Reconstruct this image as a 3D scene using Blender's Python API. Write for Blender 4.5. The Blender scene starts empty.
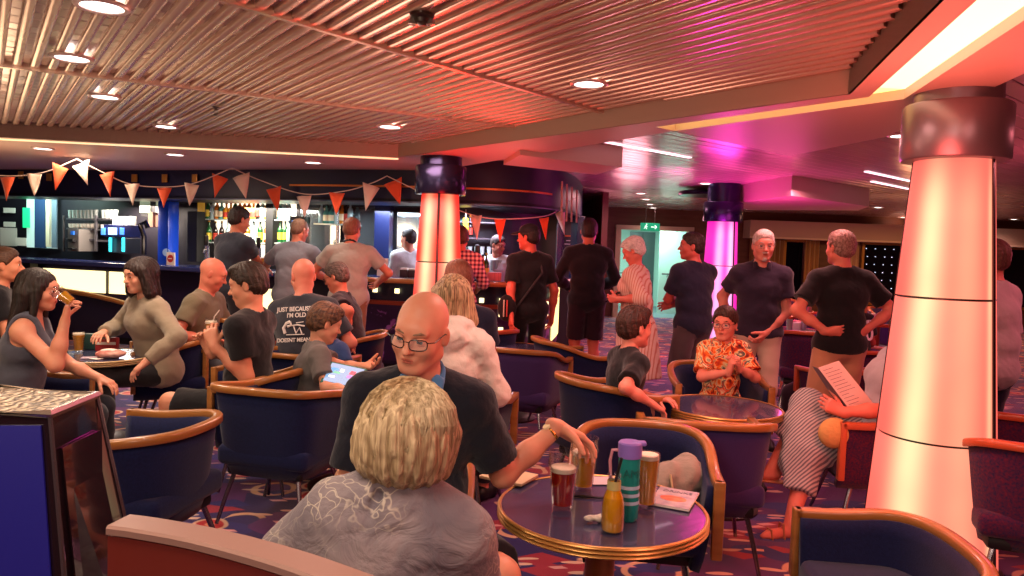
import bpy, bmesh, math, random
import numpy as np
from mathutils import Vector, Matrix
R = math.radians
random.seed(7)
SC = bpy.context.scene
COL = SC.collection
V = lambda *a: np.array(a if len(a) > 1 else a[0], float)
def nrm(v):
    v = np.asarray(v, float); return v / (np.linalg.norm(v) + 1e-12)

# ---------------------------------------------------------------- camera
CAMZ = 1.55; FPX = 740.0
PITCH = 3.3; ROLL = 2.0
cam_d = bpy.data.cameras.new('camera'); cam = bpy.data.objects.new('camera', cam_d); COL.objects.link(cam)
cam_d.sensor_width = 36; cam_d.lens = 36 * FPX / 1024; cam_d.clip_start = .05; cam_d.clip_end = 100
CM = Matrix.Rotation(R(90 - PITCH), 3, 'X') @ Matrix.Rotation(R(ROLL), 3, 'Z')
cam.matrix_world = Matrix.Translation((0, 0, CAMZ)) @ CM.to_4x4()
SC.camera = cam
_cm = np.array(CM)
def ray(px, py):
    return _cm @ V((px - 512) / FPX, -(py - 288) / FPX, -1.0)
def W(px, py, y):
    """world point seen in the photo at px,py whose distance ahead (world y) is y"""
    r = ray(px, py); t = y / r[1]; return V(r[0] * t, y, CAMZ + r[2] * t)
def AZ(px, py, z):
    r = ray(px, py); t = (z - CAMZ) / r[2]; return V(r[0] * t, r[1] * t, z)
def GX(px, y):
    """x of a vertical thing whose middle is at column px, y metres ahead"""
    return W(px, 245 + .035 * (px - 512), y)[0]

# ---------------------------------------------------------------- colour / materials
def lin(c):
    return tuple(((v / 12.92) if v <= .04045 else ((v + .055) / 1.055) ** 2.4) for v in c)
def hx(s):
    s = s.lstrip('#'); return lin([int(s[i:i + 2], 16) / 255 for i in (0, 2, 4)])
MATS = {}
class NT:
    def __init__(s, name):
        m = bpy.data.materials.new(name); m.use_nodes = True
        s.m = m; s.t = m.node_tree; s.n = s.t.nodes; s.l = s.t.links
        s.b = s.n['Principled BSDF']
    def new(s, typ, **kw):
        n = s.n.new(typ)
        for k, v in kw.items():
            if k.startswith('i_'):
                key = k[2:]; key = int(key) if key.isdigit() else key.replace('_', ' ')
                n.inputs[key].default_value = v
            else: setattr(n, k, v)
        return n
    def link(s, a, ao, b, bi): s.l.new(a.outputs[ao], b.inputs[bi])
    def setb(s, **kw):
        for k, v in kw.items():
            s.b.inputs[k.replace('_', ' ')].default_value = v
def c4(c): return (*c, 1)
def mat(name, col, rough=.6, metal=0., bump=None, var=None, spec=.5, emis=None, estr=1., trans=0., ior=1.45, sheen=0., coat=0., alpha=1.):
    """col hex. bump=(scale(s), strength, dist), var=(scale(s), other colour hex, contrast)"""
    if name in MATS: return MATS[name]
    t = NT(name); col = hx(col) if isinstance(col, str) else col
    t.setb(Base_Color=c4(col), Roughness=rough, Metallic=metal, IOR=ior, Transmission_Weight=trans, Sheen_Weight=sheen, Coat_Weight=coat)
    t.b.inputs['Specular IOR Level'].default_value = spec
    t.b.inputs['Alpha'].default_value = alpha
    tc = None
    def coords(scale):
        tc = t.new('ShaderNodeTexCoord'); mp = t.new('ShaderNodeMapping')
        mp.inputs['Scale'].default_value = scale if isinstance(scale, (tuple, list)) else (scale,) * 3
        t.link(tc, 'Object', mp, 'Vector'); return mp
    if var:
        mp = coords(var[0]); n = t.new('ShaderNodeTexNoise'); n.inputs['Scale'].default_value = 1; n.inputs['Detail'].default_value = 4
        t.link(mp, 0, n, 'Vector')
        rp = t.new('ShaderNodeValToRGB'); lo = .5 - .5 * (1 - var[2]) ; rp.color_ramp.elements[0].position = .5 - .3 * (1.05 - var[2]); rp.color_ramp.elements[1].position = .5 + .3 * (1.05 - var[2])
        rp.color_ramp.elements[0].color = c4(col); rp.color_ramp.elements[1].color = c4(hx(var[1]))
        t.link(n, 'Fac', rp, 'Fac'); t.link(rp, 'Color', t.b, 'Base Color')
    if bump:
        mp = coords(bump[0]); n = t.new('ShaderNodeTexNoise'); n.inputs['Scale'].default_value = 1; n.inputs['Detail'].default_value = 3
        t.link(mp, 0, n, 'Vector'); b = t.new('ShaderNodeBump'); b.inputs['Strength'].default_value = bump[1]; b.inputs['Distance'].default_value = bump[2]
        t.link(n, 'Fac', b, 'Height'); t.link(b, 'Normal', t.b, 'Normal')
    if emis:
        t.b.inputs['Emission Color'].default_value = c4(hx(emis) if isinstance(emis, str) else emis); t.b.inputs['Emission Strength'].default_value = estr
    MATS[name] = t.m; return t.m
def fabric(name, col, rough=.9, w=12, other=None):
    return mat(name, col, rough, bump=((w, w, w), .35, .02), spec=.2, sheen=.2, var=(w * .6, other, .4) if other else None)

# ---------------------------------------------------------------- mesh helpers
def link_mesh(name, verts, faces, m=None, parent=None, smooth=True, loc=None, mats=None, fmat=None):
    me = bpy.data.meshes.new(name)
    if isinstance(verts, np.ndarray): verts = verts.tolist()
    if isinstance(faces, np.ndarray): faces = faces.tolist()
    me.from_pydata(verts, [], faces)
    if fmat is not None: me.polygons.foreach_set('material_index', fmat)
    if smooth: me.polygons.foreach_set('use_smooth', [True] * len(me.polygons))
    me.update()
    o = bpy.data.objects.new(name, me); COL.objects.link(o)
    for mm in (mats or [m]):
        if mm: me.materials.append(mm)
    if parent: o.parent = parent
    if loc is not None: o.location = loc
    return o
def auto_smooth(o, ang=35):
    me = o.data; bm = bmesh.new(); bm.from_mesh(me)
    for e in bm.edges:
        if len(e.link_faces) == 2 and e.calc_face_angle(0) > R(ang): e.smooth = False
    bm.to_mesh(me); bm.free(); return o
class MB:
    """collects shapes into one mesh"""
    def __init__(s): s.v = []; s.f = []; s.mi = []; s.cur = 0
    def _add(s, vs, fs):
        o = len(s.v); s.v += [tuple(map(float, p)) for p in vs]; s.f += [tuple(i + o for i in f) for f in fs]; s.mi += [s.cur] * len(fs); return s
    def box(s, c, size, rz=0, M=None, bev=0.0, seg=2):
        bm = bmesh.new(); bmesh.ops.create_cube(bm, size=1)
        for v in bm.verts: v.co = Vector((v.co.x * size[0], v.co.y * size[1], v.co.z * size[2]))
        if bev > 0: bmesh.ops.bevel(bm, geom=bm.edges[:], offset=bev, segments=seg, profile=.5, affect='EDGES', clamp_overlap=True)
        Mx = Matrix.Translation(Vector(c)) @ (M if M is not None else Matrix.Rotation(rz, 4, 'Z'))
        bm.verts.index_update(); vs = [Mx @ v.co for v in bm.verts]; fs = [[v.index for v in f.verts] for f in bm.faces]; bm.free()
        return s._add(vs, fs)
    def tube(s, pts, r, n=8, closed=False, caps=True):
        pts = [V(p) for p in pts]; N = len(pts)
        rs = r if isinstance(r, (list, tuple, np.ndarray)) else [r] * N
        vs = []; prev = None
        for i in range(N):
            if closed: d = nrm(pts[(i + 1) % N] - pts[i - 1])
            else: d = nrm(pts[min(i + 1, N - 1)] - pts[max(i - 1, 0)])
            if prev is None:
                u = np.cross(d, V(0, 0, 1)); u = nrm(u) if np.linalg.norm(u) > .1 else nrm(np.cross(d, V(1, 0, 0)))
            else: u = nrm(prev - d * np.dot(prev, d))
            prev = u; w = np.cross(d, u)
            for k in range(n):
                a = 2 * math.pi * k / n; vs.append(pts[i] + (u * math.cos(a) + w * math.sin(a)) * rs[i])
        fs = []
        for i in range(N if closed else N - 1):
            j = (i + 1) % N
            for k in range(n): fs.append((i * n + k, i * n + (k + 1) % n, j * n + (k + 1) % n, j * n + k))
        if caps and not closed: fs += [tuple(range(n))[::-1], tuple((N - 1) * n + k for k in range(n))]
        return s._add(vs, fs)
    def sweep(s, pts, prof, up=(0, 0, 1), closed=False):
        """sweep a closed 2D profile [(side, up)] along pts keeping `up`"""
        pts = [V(p) for p in pts]; N = len(pts); n = len(prof); up = V(up); vs = []
        for i in range(N):
            if closed: d = nrm(pts[(i + 1) % N] - pts[i - 1])
            else: d = nrm(pts[min(i + 1, N - 1)] - pts[max(i - 1, 0)])
            sd = nrm(np.cross(d, up)); u2 = np.cross(sd, d)
            for a, b in prof: vs.append(pts[i] + sd * a + u2 * b)
        fs = []
        for i in range(N if closed else N - 1):
            j = (i + 1) % N
            for k in range(n): fs.append((i * n + k, j * n + k, j * n + (k + 1) % n, i * n + (k + 1) % n))
        if not closed: fs += [tuple(range(n)), tuple((N - 1) * n + k for k in range(n))[::-1]]
        return s._add(vs, fs)
    def lathe(s, prof, c=(0, 0, 0), n=24, M=None, cap=True):
        c = V(c); vs = []; m = len(prof)
        for r, z in prof:
            for k in range(n):
                a = 2 * math.pi * k / n; p = Vector((r * math.cos(a), r * math.sin(a), z))
                if M is not None: p = M @ p
                vs.append(c + V(*p))
        fs = [(i * n + k, i * n + (k + 1) % n, (i + 1) * n + (k + 1) % n, (i + 1) * n + k) for i in range(m - 1) for k in range(n)]
        if cap:
            if prof[0][0] > 1e-5: fs.append(tuple(range(n))[::-1])
            if prof[-1][0] > 1e-5: fs.append(tuple((m - 1) * n + k for k in range(n)))
        return s._add(vs, fs)
    def prism(s, poly, z0, z1):
        """poly 2D counterclockwise"""
        n = len(poly); vs = [(p[0], p[1], z0) for p in poly] + [(p[0], p[1], z1) for p in poly]
        fs = [tuple(range(n))[::-1], tuple(range(n, 2 * n))] + [(k, (k + 1) % n, n + (k + 1) % n, n + k) for k in range(n)]
        return s._add(vs, fs)
    def quad(s, a, b, c, d): return s._add([a, b, c, d], [(0, 1, 2, 3)])
    def build(s, name, m=None, parent=None, smooth=True, ang=35, loc=None, mats=None):
        o = link_mesh(name, s.v, s.f, m, parent, smooth, loc, mats, s.mi if mats else None)
        if smooth: auto_smooth(o, ang)
        return o
def rbox_build(name, c, size, m, parent=None, bev=.005, rz=0): return MB().box(c, size, rz, bev=bev).build(name, m, parent)
def empty(name, loc=(0, 0, 0), rz=0, label=None, cat=None, group=None):
    o = bpy.data.objects.new(name, None); COL.objects.link(o); o.location = tuple(map(float, loc)); o.rotation_euler = (0, 0, rz); o.empty_display_size = .05
    return tag(o, label, cat, group)
def tag(o, label=None, cat=None, group=None, kind=None):
    if label: o['label'] = label
    if cat: o['category'] = cat
    if group: o['group'] = group
    if kind: o['kind'] = kind
    return o
def struct(o): o['kind'] = 'structure'; return o
KIDS = {}
def dup(root, loc, rz=None, label=None, cat=None, group=None, scale=None, new_mats=None):
    def cp(o, par):
        c = o.copy(); COL.objects.link(c)
        if par is not None: c.parent = par
        for k in [x for x in list(o.children)]: cp(k, c)
        return c
    r = cp(root, None); r.location = tuple(map(float, loc))
    if rz is not None: r.rotation_euler = (0, 0, rz)
    if scale: r.scale = (scale,) * 3 if not isinstance(scale, tuple) else scale
    return tag(r, label, cat, group)
TXT = None
def text_obj(name, body, size, m, M, parent=None, extrude=.0006, align='CENTER', bold=False):
    cu = bpy.data.curves.new(name, 'FONT'); cu.body = body; cu.size = size; cu.extrude = extrude; cu.align_x = align; cu.align_y = 'CENTER'
    if bold: cu.offset = size * .02
    t = bpy.data.objects.new(name, cu); COL.objects.link(t)
    dg = bpy.context.evaluated_depsgraph_get(); me = bpy.data.meshes.new_from_object(t.evaluated_get(dg)); me.materials.clear(); me.materials.append(m)
    bpy.data.objects.remove(t); bpy.data.curves.remove(cu)
    o = bpy.data.objects.new(name, me); COL.objects.link(o)
    if parent: o.parent = parent
    o.matrix_local = M
    return o
def face_matrix(p, normal, up=(0, 0, 1)):
    n = Vector(normal).normalized(); u = Vector(up); x = u.cross(n).normalized(); y = n.cross(x)
    M = Matrix((x, y, n)).transposed().to_4x4(); M.translation = Vector(tuple(map(float, p))); return M

# ---------------------------------------------------------------- implicit surfaces
def waves(P, f=1., seed=0):
    x, y, z = P[..., 0] * f, P[..., 1] * f, P[..., 2] * f
    a = np.sin(3.1 * x + 1.7 * y + 2.1 * np.sin(1.3 * z + seed) + seed)
    b = np.sin(2.3 * y - 2.9 * z + 1.8 * np.sin(1.9 * x + 2 * seed))
    c = np.sin(3.7 * z + 1.1 * x - 1.6 * np.sin(2.2 * y + seed))
    return (a * b + b * c + c * a) / 3
class SDF:
    def __init__(s): s.p = []
    def cone(s, a, b, ra, rb, k=.03, flat=None, clips=(), sub=False):
        a, b = V(a), V(b); m = max(ra, rb)
        if flat is not None: m = m * max(1, flat[1])
        s.p.append(dict(t=0, a=a, b=b, ra=ra, rb=rb, k=k, flat=flat, clips=clips, sub=sub, lo=np.minimum(a, b) - m, hi=np.maximum(a, b) + m)); return s
    def ell(s, c, r, Rm=None, k=.02, clips=(), sub=False):
        c = V(c); r = V(r); Rm = np.eye(3) if Rm is None else np.array(Rm, float); m = float(max(r))
        s.p.append(dict(t=1, c=c, r=r, R=Rm, k=k, clips=clips, sub=sub, lo=c - m, hi=c + m)); return s
    def bounds(s, pad=.03):
        ps = [p for p in s.p if not p['sub']]
        return np.min([p['lo'] for p in ps], 0) - pad, np.max([p['hi'] for p in ps], 0) + pad
    def field(s, lo, hi, vox):
        n = np.ceil((hi - lo) / vox).astype(int) + 2
        ax = [lo[i] + vox * np.arange(n[i]) for i in range(3)]
        F = np.full(n, .15)
        for p in s.p:
            k = p['k']; pad = k + 2.5 * vox + .01
            i0 = np.clip(np.floor((p['lo'] - pad - lo) / vox).astype(int), 0, n); i1 = np.clip(np.ceil((p['hi'] + pad - lo) / vox).astype(int) + 1, 0, n)
            if np.any(i1 <= i0): continue
            sl = tuple(slice(i0[i], i1[i]) for i in range(3))
            P = np.stack(np.meshgrid(*[ax[i][sl[i]] for i in range(3)], indexing='ij'), -1)
            if p['t'] == 0:
                a, b = p['a'], p['b']; ab = b - a; Q = P - a
                if p['flat'] is not None:
                    nn, sc = p['flat']; Q = Q + ((Q @ nn) * (1 / sc - 1))[..., None] * nn
                L = float(ab @ ab) + 1e-12; t = np.clip((Q @ ab) / L, 0, 1)
                d = np.sqrt(((Q - t[..., None] * ab) ** 2).sum(-1)) - (p['ra'] + (p['rb'] - p['ra']) * t)
                if p['flat'] is not None: d = d * min(1, p['flat'][1] * 1.1)
            else:
                Q = (P - p['c']) @ p['R'].T
                q = np.sqrt(((Q / p['r']) ** 2).sum(-1)); q2 = np.sqrt(((Q / p['r'] ** 2) ** 2).sum(-1)) + 1e-9
                d = q * (q - 1) / q2
            for c, nn in p['clips']: d = np.maximum(d, (P - c) @ nn)
            f = F[sl]
            if p['sub']:
                h = np.maximum(k - np.abs(f + d), 0) / max(k, 1e-6); F[sl] = np.maximum(f, -d) + h * h * k * .25
            else:
                h = np.maximum(k - np.abs(f - d), 0) / max(k, 1e-6); F[sl] = np.minimum(f, d) - h * h * k * .25
        return F, lo
    def mesh(s, vox, lo=None, hi=None, disp=None, cuts=(), smooth=1, cj=0.):
        l, h = s.bounds()
        if lo is not None: l = np.maximum(l, lo); 
        if hi is not None: h = np.minimum(h, hi)
        F, o = s.field(l, h, vox)
        if disp is not None or cuts:
            P = np.stack(np.meshgrid(*[o[i] + vox * np.arange(F.shape[i]) for i in range(3)], indexing='ij'), -1)
            if disp is not None: F = F + disp(P)
            J = cj * (waves(P, 26, .7) + .7 * waves(P, 60, 2.)) if cj else 0.
            for c, nn in cuts: F = np.maximum(F, (P - c) @ nn + J)
        # close at borders
        for a in range(3):
            sl = [slice(None)] * 3; sl[a] = 0; F[tuple(sl)] = np.maximum(F[tuple(sl)], vox * .5); sl[a] = -1; F[tuple(sl)] = np.maximum(F[tuple(sl)], vox * .5)
        return surfnet(F, o, vox, smooth)
def surfnet(F, o, vox, smooth=1):
    I = F < 0; nx, ny, nz = F.shape
    cnt = np.zeros((nx - 1, ny - 1, nz - 1), np.int8)
    for c in np.ndindex(2, 2, 2): cnt += I[c[0]:nx - 1 + c[0], c[1]:ny - 1 + c[1], c[2]:nz - 1 + c[2]]
    M = (cnt > 0) & (cnt < 8); ids = np.argwhere(M)
    if len(ids) == 0: return np.zeros((0, 3)), np.zeros((0, 4), int)
    idx = np.full(M.shape, -1, np.int64); idx[M] = np.arange(len(ids))
    pos = np.zeros((len(ids), 3)); num = np.zeros(len(ids))
    for ax in range(3):
        for u in (0, 1):
            for v in (0, 1):
                c0 = [0, 0, 0]; oth = [a for a in range(3) if a != ax]; c0[oth[0]] = u; c0[oth[1]] = v
                c1 = list(c0); c1[ax] = 1
                a = ids + c0; b = ids + c1
                fa = F[a[:, 0], a[:, 1], a[:, 2]]; fb = F[b[:, 0], b[:, 1], b[:, 2]]
                m = (fa < 0) != (fb < 0); t = np.where(m, fa / (fa - fb + 1e-15), 0)
                p = np.array(c0, float)[None] + np.zeros((len(ids), 3)); p[:, ax] += t
                pos[m] += p[m]; num[m] += 1
    vs = (ids + pos / num[:, None]) * vox + o
    Q = []
    for ax in range(3):
        oth = [(1, 2), (2, 0), (0, 1)][ax]
        sl0 = [slice(1, -1)] * 3; sl0[ax] = slice(0, -1); sl1 = [slice(1, -1)] * 3; sl1[ax] = slice(1, None)
        A = I[tuple(sl0)]; B = I[tuple(sl1)]
        e = np.argwhere(A != B); 
        if not len(e): continue
        s = A[e[:, 0], e[:, 1], e[:, 2]]
        base = e.copy(); 
        for q in range(3):
            if q != ax: base[:, q] += 1
        def g(du, dv):
            c = base.copy(); c[:, oth[0]] += du; c[:, oth[1]] += dv; return idx[c[:, 0], c[:, 1], c[:, 2]]
        q = np.stack([g(-1, -1), g(0, -1), g(0, 0), g(-1, 0)], 1)
        q[~s] = q[~s][:, ::-1]; Q.append(q)
    q = np.concatenate(Q); q = q[(q >= 0).all(1)]
    for _ in range(smooth):
        acc = np.zeros_like(vs); n = np.zeros(len(vs))
        for a, b in ((0, 1), (1, 2), (2, 3), (3, 0)):
            for c, d in ((a, b), (b, a)):
                for x in range(3): acc[:, x] += np.bincount(q[:, c], vs[q[:, d], x], len(vs))
                n += np.bincount(q[:, c], minlength=len(vs))
        vs = vs * .5 + acc / n[:, None] * .5
    return vs, q
def join(chunks):
    vs = []; fs = []; o = 0
    for v, f in chunks:
        vs.append(v); fs.append(f + o); o += len(v)
    return np.concatenate(vs), np.concatenate(fs)
def sdf_obj(name, m, parent, chunks, mats=None):
    v, f = join(chunks) if isinstance(chunks, list) else chunks
    return link_mesh(name, v, f, m, parent, True)
# ---------------------------------------------------------------- people
SKIN = lambda c='c98d6e': skin_mat(c)
def skin_mat(col):
    nm = 'skin_' + col
    if nm in MATS: return MATS[nm]
    t = NT(nm); t.setb(Roughness=.48, Base_Color=c4(hx(col)), Subsurface_Weight=.12)
    t.b.inputs['Subsurface Radius'].default_value = (.012, .005, .003); t.b.inputs['Subsurface Scale'].default_value = 1.
    t.b.inputs['Specular IOR Level'].default_value = .4
    tc = t.new('ShaderNodeTexCoord'); n = t.new('ShaderNodeTexNoise', i_Scale=14., i_Detail=4.); t.link(tc, 'Object', n, 'Vector')
    mx = t.new('ShaderNodeMix', data_type='RGBA'); mx.inputs['A'].default_value = c4(hx(col)); c2 = hx(col); mx.inputs['B'].default_value = c4((c2[0] * .95, c2[1] * .72, c2[2] * .7))
    mr = t.new('ShaderNodeMapRange', i_From_Min=.45, i_From_Max=.75, i_To_Min=0., i_To_Max=.7); t.link(n, 'Fac', mr, 'Value'); t.link(mr, 0, mx, 'Factor'); t.link(mx, 2, t.b, 'Base Color')
    n2 = t.new('ShaderNodeTexNoise', i_Scale=160., i_Detail=2.); t.link(tc, 'Object', n2, 'Vector'); b = t.new('ShaderNodeBump', i_Strength=.12, i_Distance=.003); t.link(n2, 'Fac', b, 'Height'); t.link(b, 0, t.b, 'Normal')
    MATS[nm] = t.m; return t.m
def hair_mat(c1, c2, dirn='z', rough=.5):
    nm = 'hair_%s_%s_%s' % (c1, c2, dirn)
    if nm in MATS: return MATS[nm]
    t = NT(nm); t.setb(Roughness=rough); t.b.inputs['Specular IOR Level'].default_value = .35
    tc = t.new('ShaderNodeTexCoord'); mp = t.new('ShaderNodeMapping'); mp.inputs['Scale'].default_value = (110, 110, 7) if dirn == 'z' else (120, 20, 60)
    t.link(tc, 'Object', mp, 'Vector'); n = t.new('ShaderNodeTexNoise', i_Scale=1., i_Detail=3., i_Distortion=.6); t.link(mp, 0, n, 'Vector')
    rp = t.new('ShaderNodeValToRGB'); rp.color_ramp.elements[0].position = .36; rp.color_ramp.elements[1].position = .66; rp.color_ramp.elements[0].color = c4(hx(c1)); rp.color_ramp.elements[1].color = c4(hx(c2))
    t.link(n, 'Fac', rp, 'Fac'); t.link(rp, 0, t.b, 'Base Color'); b = t.new('ShaderNodeBump', i_Strength=.6, i_Distance=.012); t.link(n, 'Fac', b, 'Height'); t.link(b, 0, t.b, 'Normal')
    MATS[nm] = t.m; return t.m
def ik(a, c, l1, l2, hint):
    a, c = V(a), V(c); d = c - a; D = np.linalg.norm(d); u = d / (D + 1e-9)
    if D > (l1 + l2) * .995: D = (l1 + l2) * .995; c = a + u * D
    D = max(D, abs(l1 - l2) + .02)
    x = (l1 * l1 - l2 * l2 + D * D) / (2 * D); h = math.sqrt(max(l1 * l1 - x * x, 0))
    hp = V(hint) - u * np.dot(V(hint), u); hp = nrm(hp)
    return a + u * x + hp * h, c
def rotv(v, axis, ang):
    return np.array(Matrix.Rotation(ang, 3, Vector(tuple(axis))) @ Vector(tuple(v)))

def hand_sdf(S, w, d, n, side, s, curl=.35, thumb=.5, spread=.12, k=.008):
    """w wrist, d direction, n palm normal, side +1 right hand"""
    d = nrm(d); n = nrm(V(n) - d * np.dot(V(n), d)); t = np.cross(d, n) * side
    s = s * 1.03
    S.cone(w - d * .02 * s, w + d * .02 * s, .026 * s, .025 * s, k=.015, flat=(n, .75))
    for q, off in enumerate((.030, .010, -.010, -.029)):
        S.cone(w + t * off * .5 * s + d * .018 * s, w + d * (.088 - abs(off - .006) * .25) * s + t * off * s, .014 * s, .0115 * s, k=.014)
    S.ell(w + d * .05 * s + n * .004 * s, (.017 * s, .036 * s, .046 * s), [n, t, d], k=.012)
    L = [(.040, .024, .019), (.045, .028, .020), (.041, .026, .020), (.032, .020, .017)]
    for q, off in enumerate((.030, .010, -.010, -.029)):
        p = w + d * (.086 - abs(off - .006) * .25) * s + t * off * s; dd = nrm(d + t * off / .03 * spread)
        cq = curl * (1 + .12 * q); r = (.0092, .0096, .009, .008)[q] * s
        for j in range(3):
            dd = rotv(dd, np.cross(dd, n), cq * (.8, 1.2, .8)[j]); p2 = p + dd * L[q][j] * s
            S.cone(p, p2, r * (1, .93, .86)[j], r * (.93, .86, .74)[j], k=.004); p = p2
    p = w + d * .026 * s + t * .026 * s + n * .006 * s
    td = nrm(d * .75 + t * (.75 - .2 * thumb) + n * (.25 + thumb * .5))
    for j in range(3):
        p2 = p + td * (.040, .032, .026)[j] * s; S.cone(p, p2, (.0155, .0118, .0108)[j] * s, (.0118, .0108, .0085)[j] * s, k=.008 if j == 0 else .004); p = p2
        td = nrm(td + d * .25 + n * (.15 + .35 * thumb) - t * .2 * thumb)

def head_sdf(S, c, fr, s, fem=False, nose=1., jaw=1., old=False, kid=False, lids=True):
    rx, fy, uz = fr
    P = lambda x, y, z: c + (rx * x + fy * y + uz * z) * s
    E = lambda x, y, z, a, b, cc, k=.012, sub=False: S.ell(P(x, y, z), (a * s, b * s, cc * s), [rx, fy, uz], k=k * s, sub=sub)
    j = jaw * (.92 if fem else 1.) * (.93 if kid else 1)
    E(0, -.014, .038, .0755, .096, .086)
    E(0, .012, -.01, .068, .082, .085, k=.03)
    E(0, .03, -.052, .054 * j, .058, .055, k=.03)
    E(0, .068, -.092, .022 * j, .02, .019, k=.03)
    for q in (-1, 1):
        S.cone(P(q * .052 * j, .0, -.06), P(q * .018, .07, -.092), .017 * s, .016 * s, k=.03 * s)
        E(q * .043, .062, -.026, .02, .02, .019, k=.03)
    E(0, .078, .04, .045, .02, .02, k=.03)
    for q in (-1, 1): E(q * .033, .101, .008, .0175, .016, .0125, k=.014, sub=True)
    for q in (-1, 1):
        if lids:
            E(q * .032, .0795, .006, .0155, .0155, .0145, k=.004)
        S.cone(P(q * .014, .094, .027), P(q * .046, .082, .029), .0065 * s, .005 * s, k=.012 * s)
    n = nose * (.85 if fem or kid else 1.)
    S.cone(P(0, .091, .016), P(0, .106 + .008 * n, -.02), .0075 * s, .0105 * n * s, k=.014 * s)
    E(0, .109 + .008 * n, -.024, .0115 * n, .0115, .0095, k=.008)
    for q in (-1, 1): E(q * .0125 * n, .100, -.027, .0075, .0095, .007, k=.006)
    E(0, .088, -.054, .026, .015, .02, k=.014)
    E(0, .104, -.0575, .018, .006, .0018, k=.003, sub=True)
    for q in (-1, 1):
        ex = nrm(rx * q * .55 - fy * .1)
        S.ell(P(q * .079, -.008, -.004), (.0075 * s, .018 * s, .031 * s), [nrm(rx + fy * q * .35), nrm(fy - rx * q * .35), nrm(uz)], k=.006 * s)
        S.ell(P(q * .087, .0, -.0), (.005 * s, .009 * s, .017 * s), [nrm(rx + fy * q * .35), nrm(fy - rx * q * .35), uz], k=.004 * s, sub=True)

def hair_sdf(style, c, fr, s, vol=1.):
    """returns (SDF, cuts, disp)"""
    rx, fy, uz = fr; S = SDF()
    P = lambda x, y, z: c + (rx * x + fy * y + uz * z) * s
    E = lambda x, y, z, a, b, cc, k=.02, sub=False, clips=(): S.ell(P(x, y, z), (a * s, b * s, cc * s), [rx, fy, uz], k=k * s, sub=sub, clips=clips)
    t = {'buzz': .004, 'fringe': .006, 'short': .011, 'quiff': .013, 'mop': .017}.get(style, .014) * vol
    dn = lambda y, z: nrm(fy * y + uz * z)
    cuts = []
    if style in ('buzz', 'short', 'quiff', 'mop', 'fringe'):
        E(0, -.014, .038, .0755 + t, .096 + t, .086 + t * 1.3)
        E(0, -.045, -.02, .062 + t * .6, .058 + t * .5, .05, k=.03)
        if style == 'short': E(0, .03, .088, .060 * (.9 + .1 * vol), .052, .034 * vol ** .5, k=.03)
        cuts.append((P(0, .078, .066), dn(.72, -.70)))
        cuts.append((P(0, -.03, -.062), dn(.25, -1)))
        for q in (-1, 1):
            S.cone(P(q * (.071 + t * .4), .012, .03), P(q * (.069 + t * .3), .014, -.012), .011 * s, .006 * s, k=.01 * s)
            S.ell(P(q * .084, -.004, -.002), (.02 * s, .02 * s, .03 * s), [rx, fy, uz], k=.003, sub=True)
        if style == 'quiff':
            E(0, .045, .108, .058, .045, .024, k=.03); E(.01, .072, .098, .045, .02, .022, k=.02)
        if style == 'mop':
            E(0, .05, .09, .07, .045, .035, k=.03); E(0, -.03, .07, .088, .09, .07, k=.03)
        if style == 'fringe':
            E(0, .035, .125, .078, .135, .098, k=.01, sub=True)
    elif style == 'bob':
        v = vol
        E(0, -.018, .045, .09 * v, .108 * v, .095)
        E(0, -.035, -.005, .098 * v, .088 * v, .075 * v, k=.04)
        E(0, -.035, -.045, .084 * v, .068 * v, .04, k=.04)
        for q in (-1, 1): S.cone(P(q * .076 * v, .025, .03), P(q * .070 * v, .035, -.055), .024 * s, .020 * s, k=.03 * s)
        E(0, .085, -.03, .06, .07, .085, k=.02, sub=True)
    elif style == 'long':
        v = vol
        E(0, -.02, .045, .087 * v, .106 * v, .092)
        E(0, -.04, -.02, .085 * v, .075 * v, .085 * v, k=.04)
        for q in (-1, 0, 1): S.cone(P(q * .05, -.055, -.03), P(q * .085, -.085, -.24), .05 * s, .035 * s, k=.05 * s)
        for q in (-1, 1): S.cone(P(q * .078 * v, .03, .03), P(q * .088, .01, -.2), .022 * s, .022 * s, k=.03 * s)
        E(0, .09, -.03, .06, .07, .1, k=.02, sub=True)
    elif style == 'medium':
        v = vol
        E(0, -.02, .045, .092 * v, .108 * v, .095)
        for q in (-1, 1): S.cone(P(q * .076 * v, .02, .04), P(q * .1 * v, .01, -.12), .036 * s, .042 * s, k=.03 * s); 
        for q in (-1, 0, 1): S.cone(P(q * .05, -.05, -.0), P(q * .06, -.06, -.13), .05 * s, .045 * s, k=.05 * s)
        E(0, .09, -.03, .064, .075, .09, k=.02, sub=True)
    elif style == 'cap':
        pass
    amp = {'buzz': .0006, 'fringe': .001, 'short': .002, 'quiff': .003, 'mop': .004}.get(style, .0035)
    fM = np.array([rx, fy, uz])
    def disp(Pt):
        Q = (Pt - c) @ fM.T / s
        ph = np.arctan2(Q[..., 0], -Q[..., 1] + .02); 
        return amp * (np.sin(ph * 23 + 9 * Q[..., 2] + 2 * np.sin(Q[..., 2] * 20)) * .6 + np.sin(ph * 41 - 14 * Q[..., 2]) * .4 + waves(Q, 28) * .7) * s
    return S, cuts, disp

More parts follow.
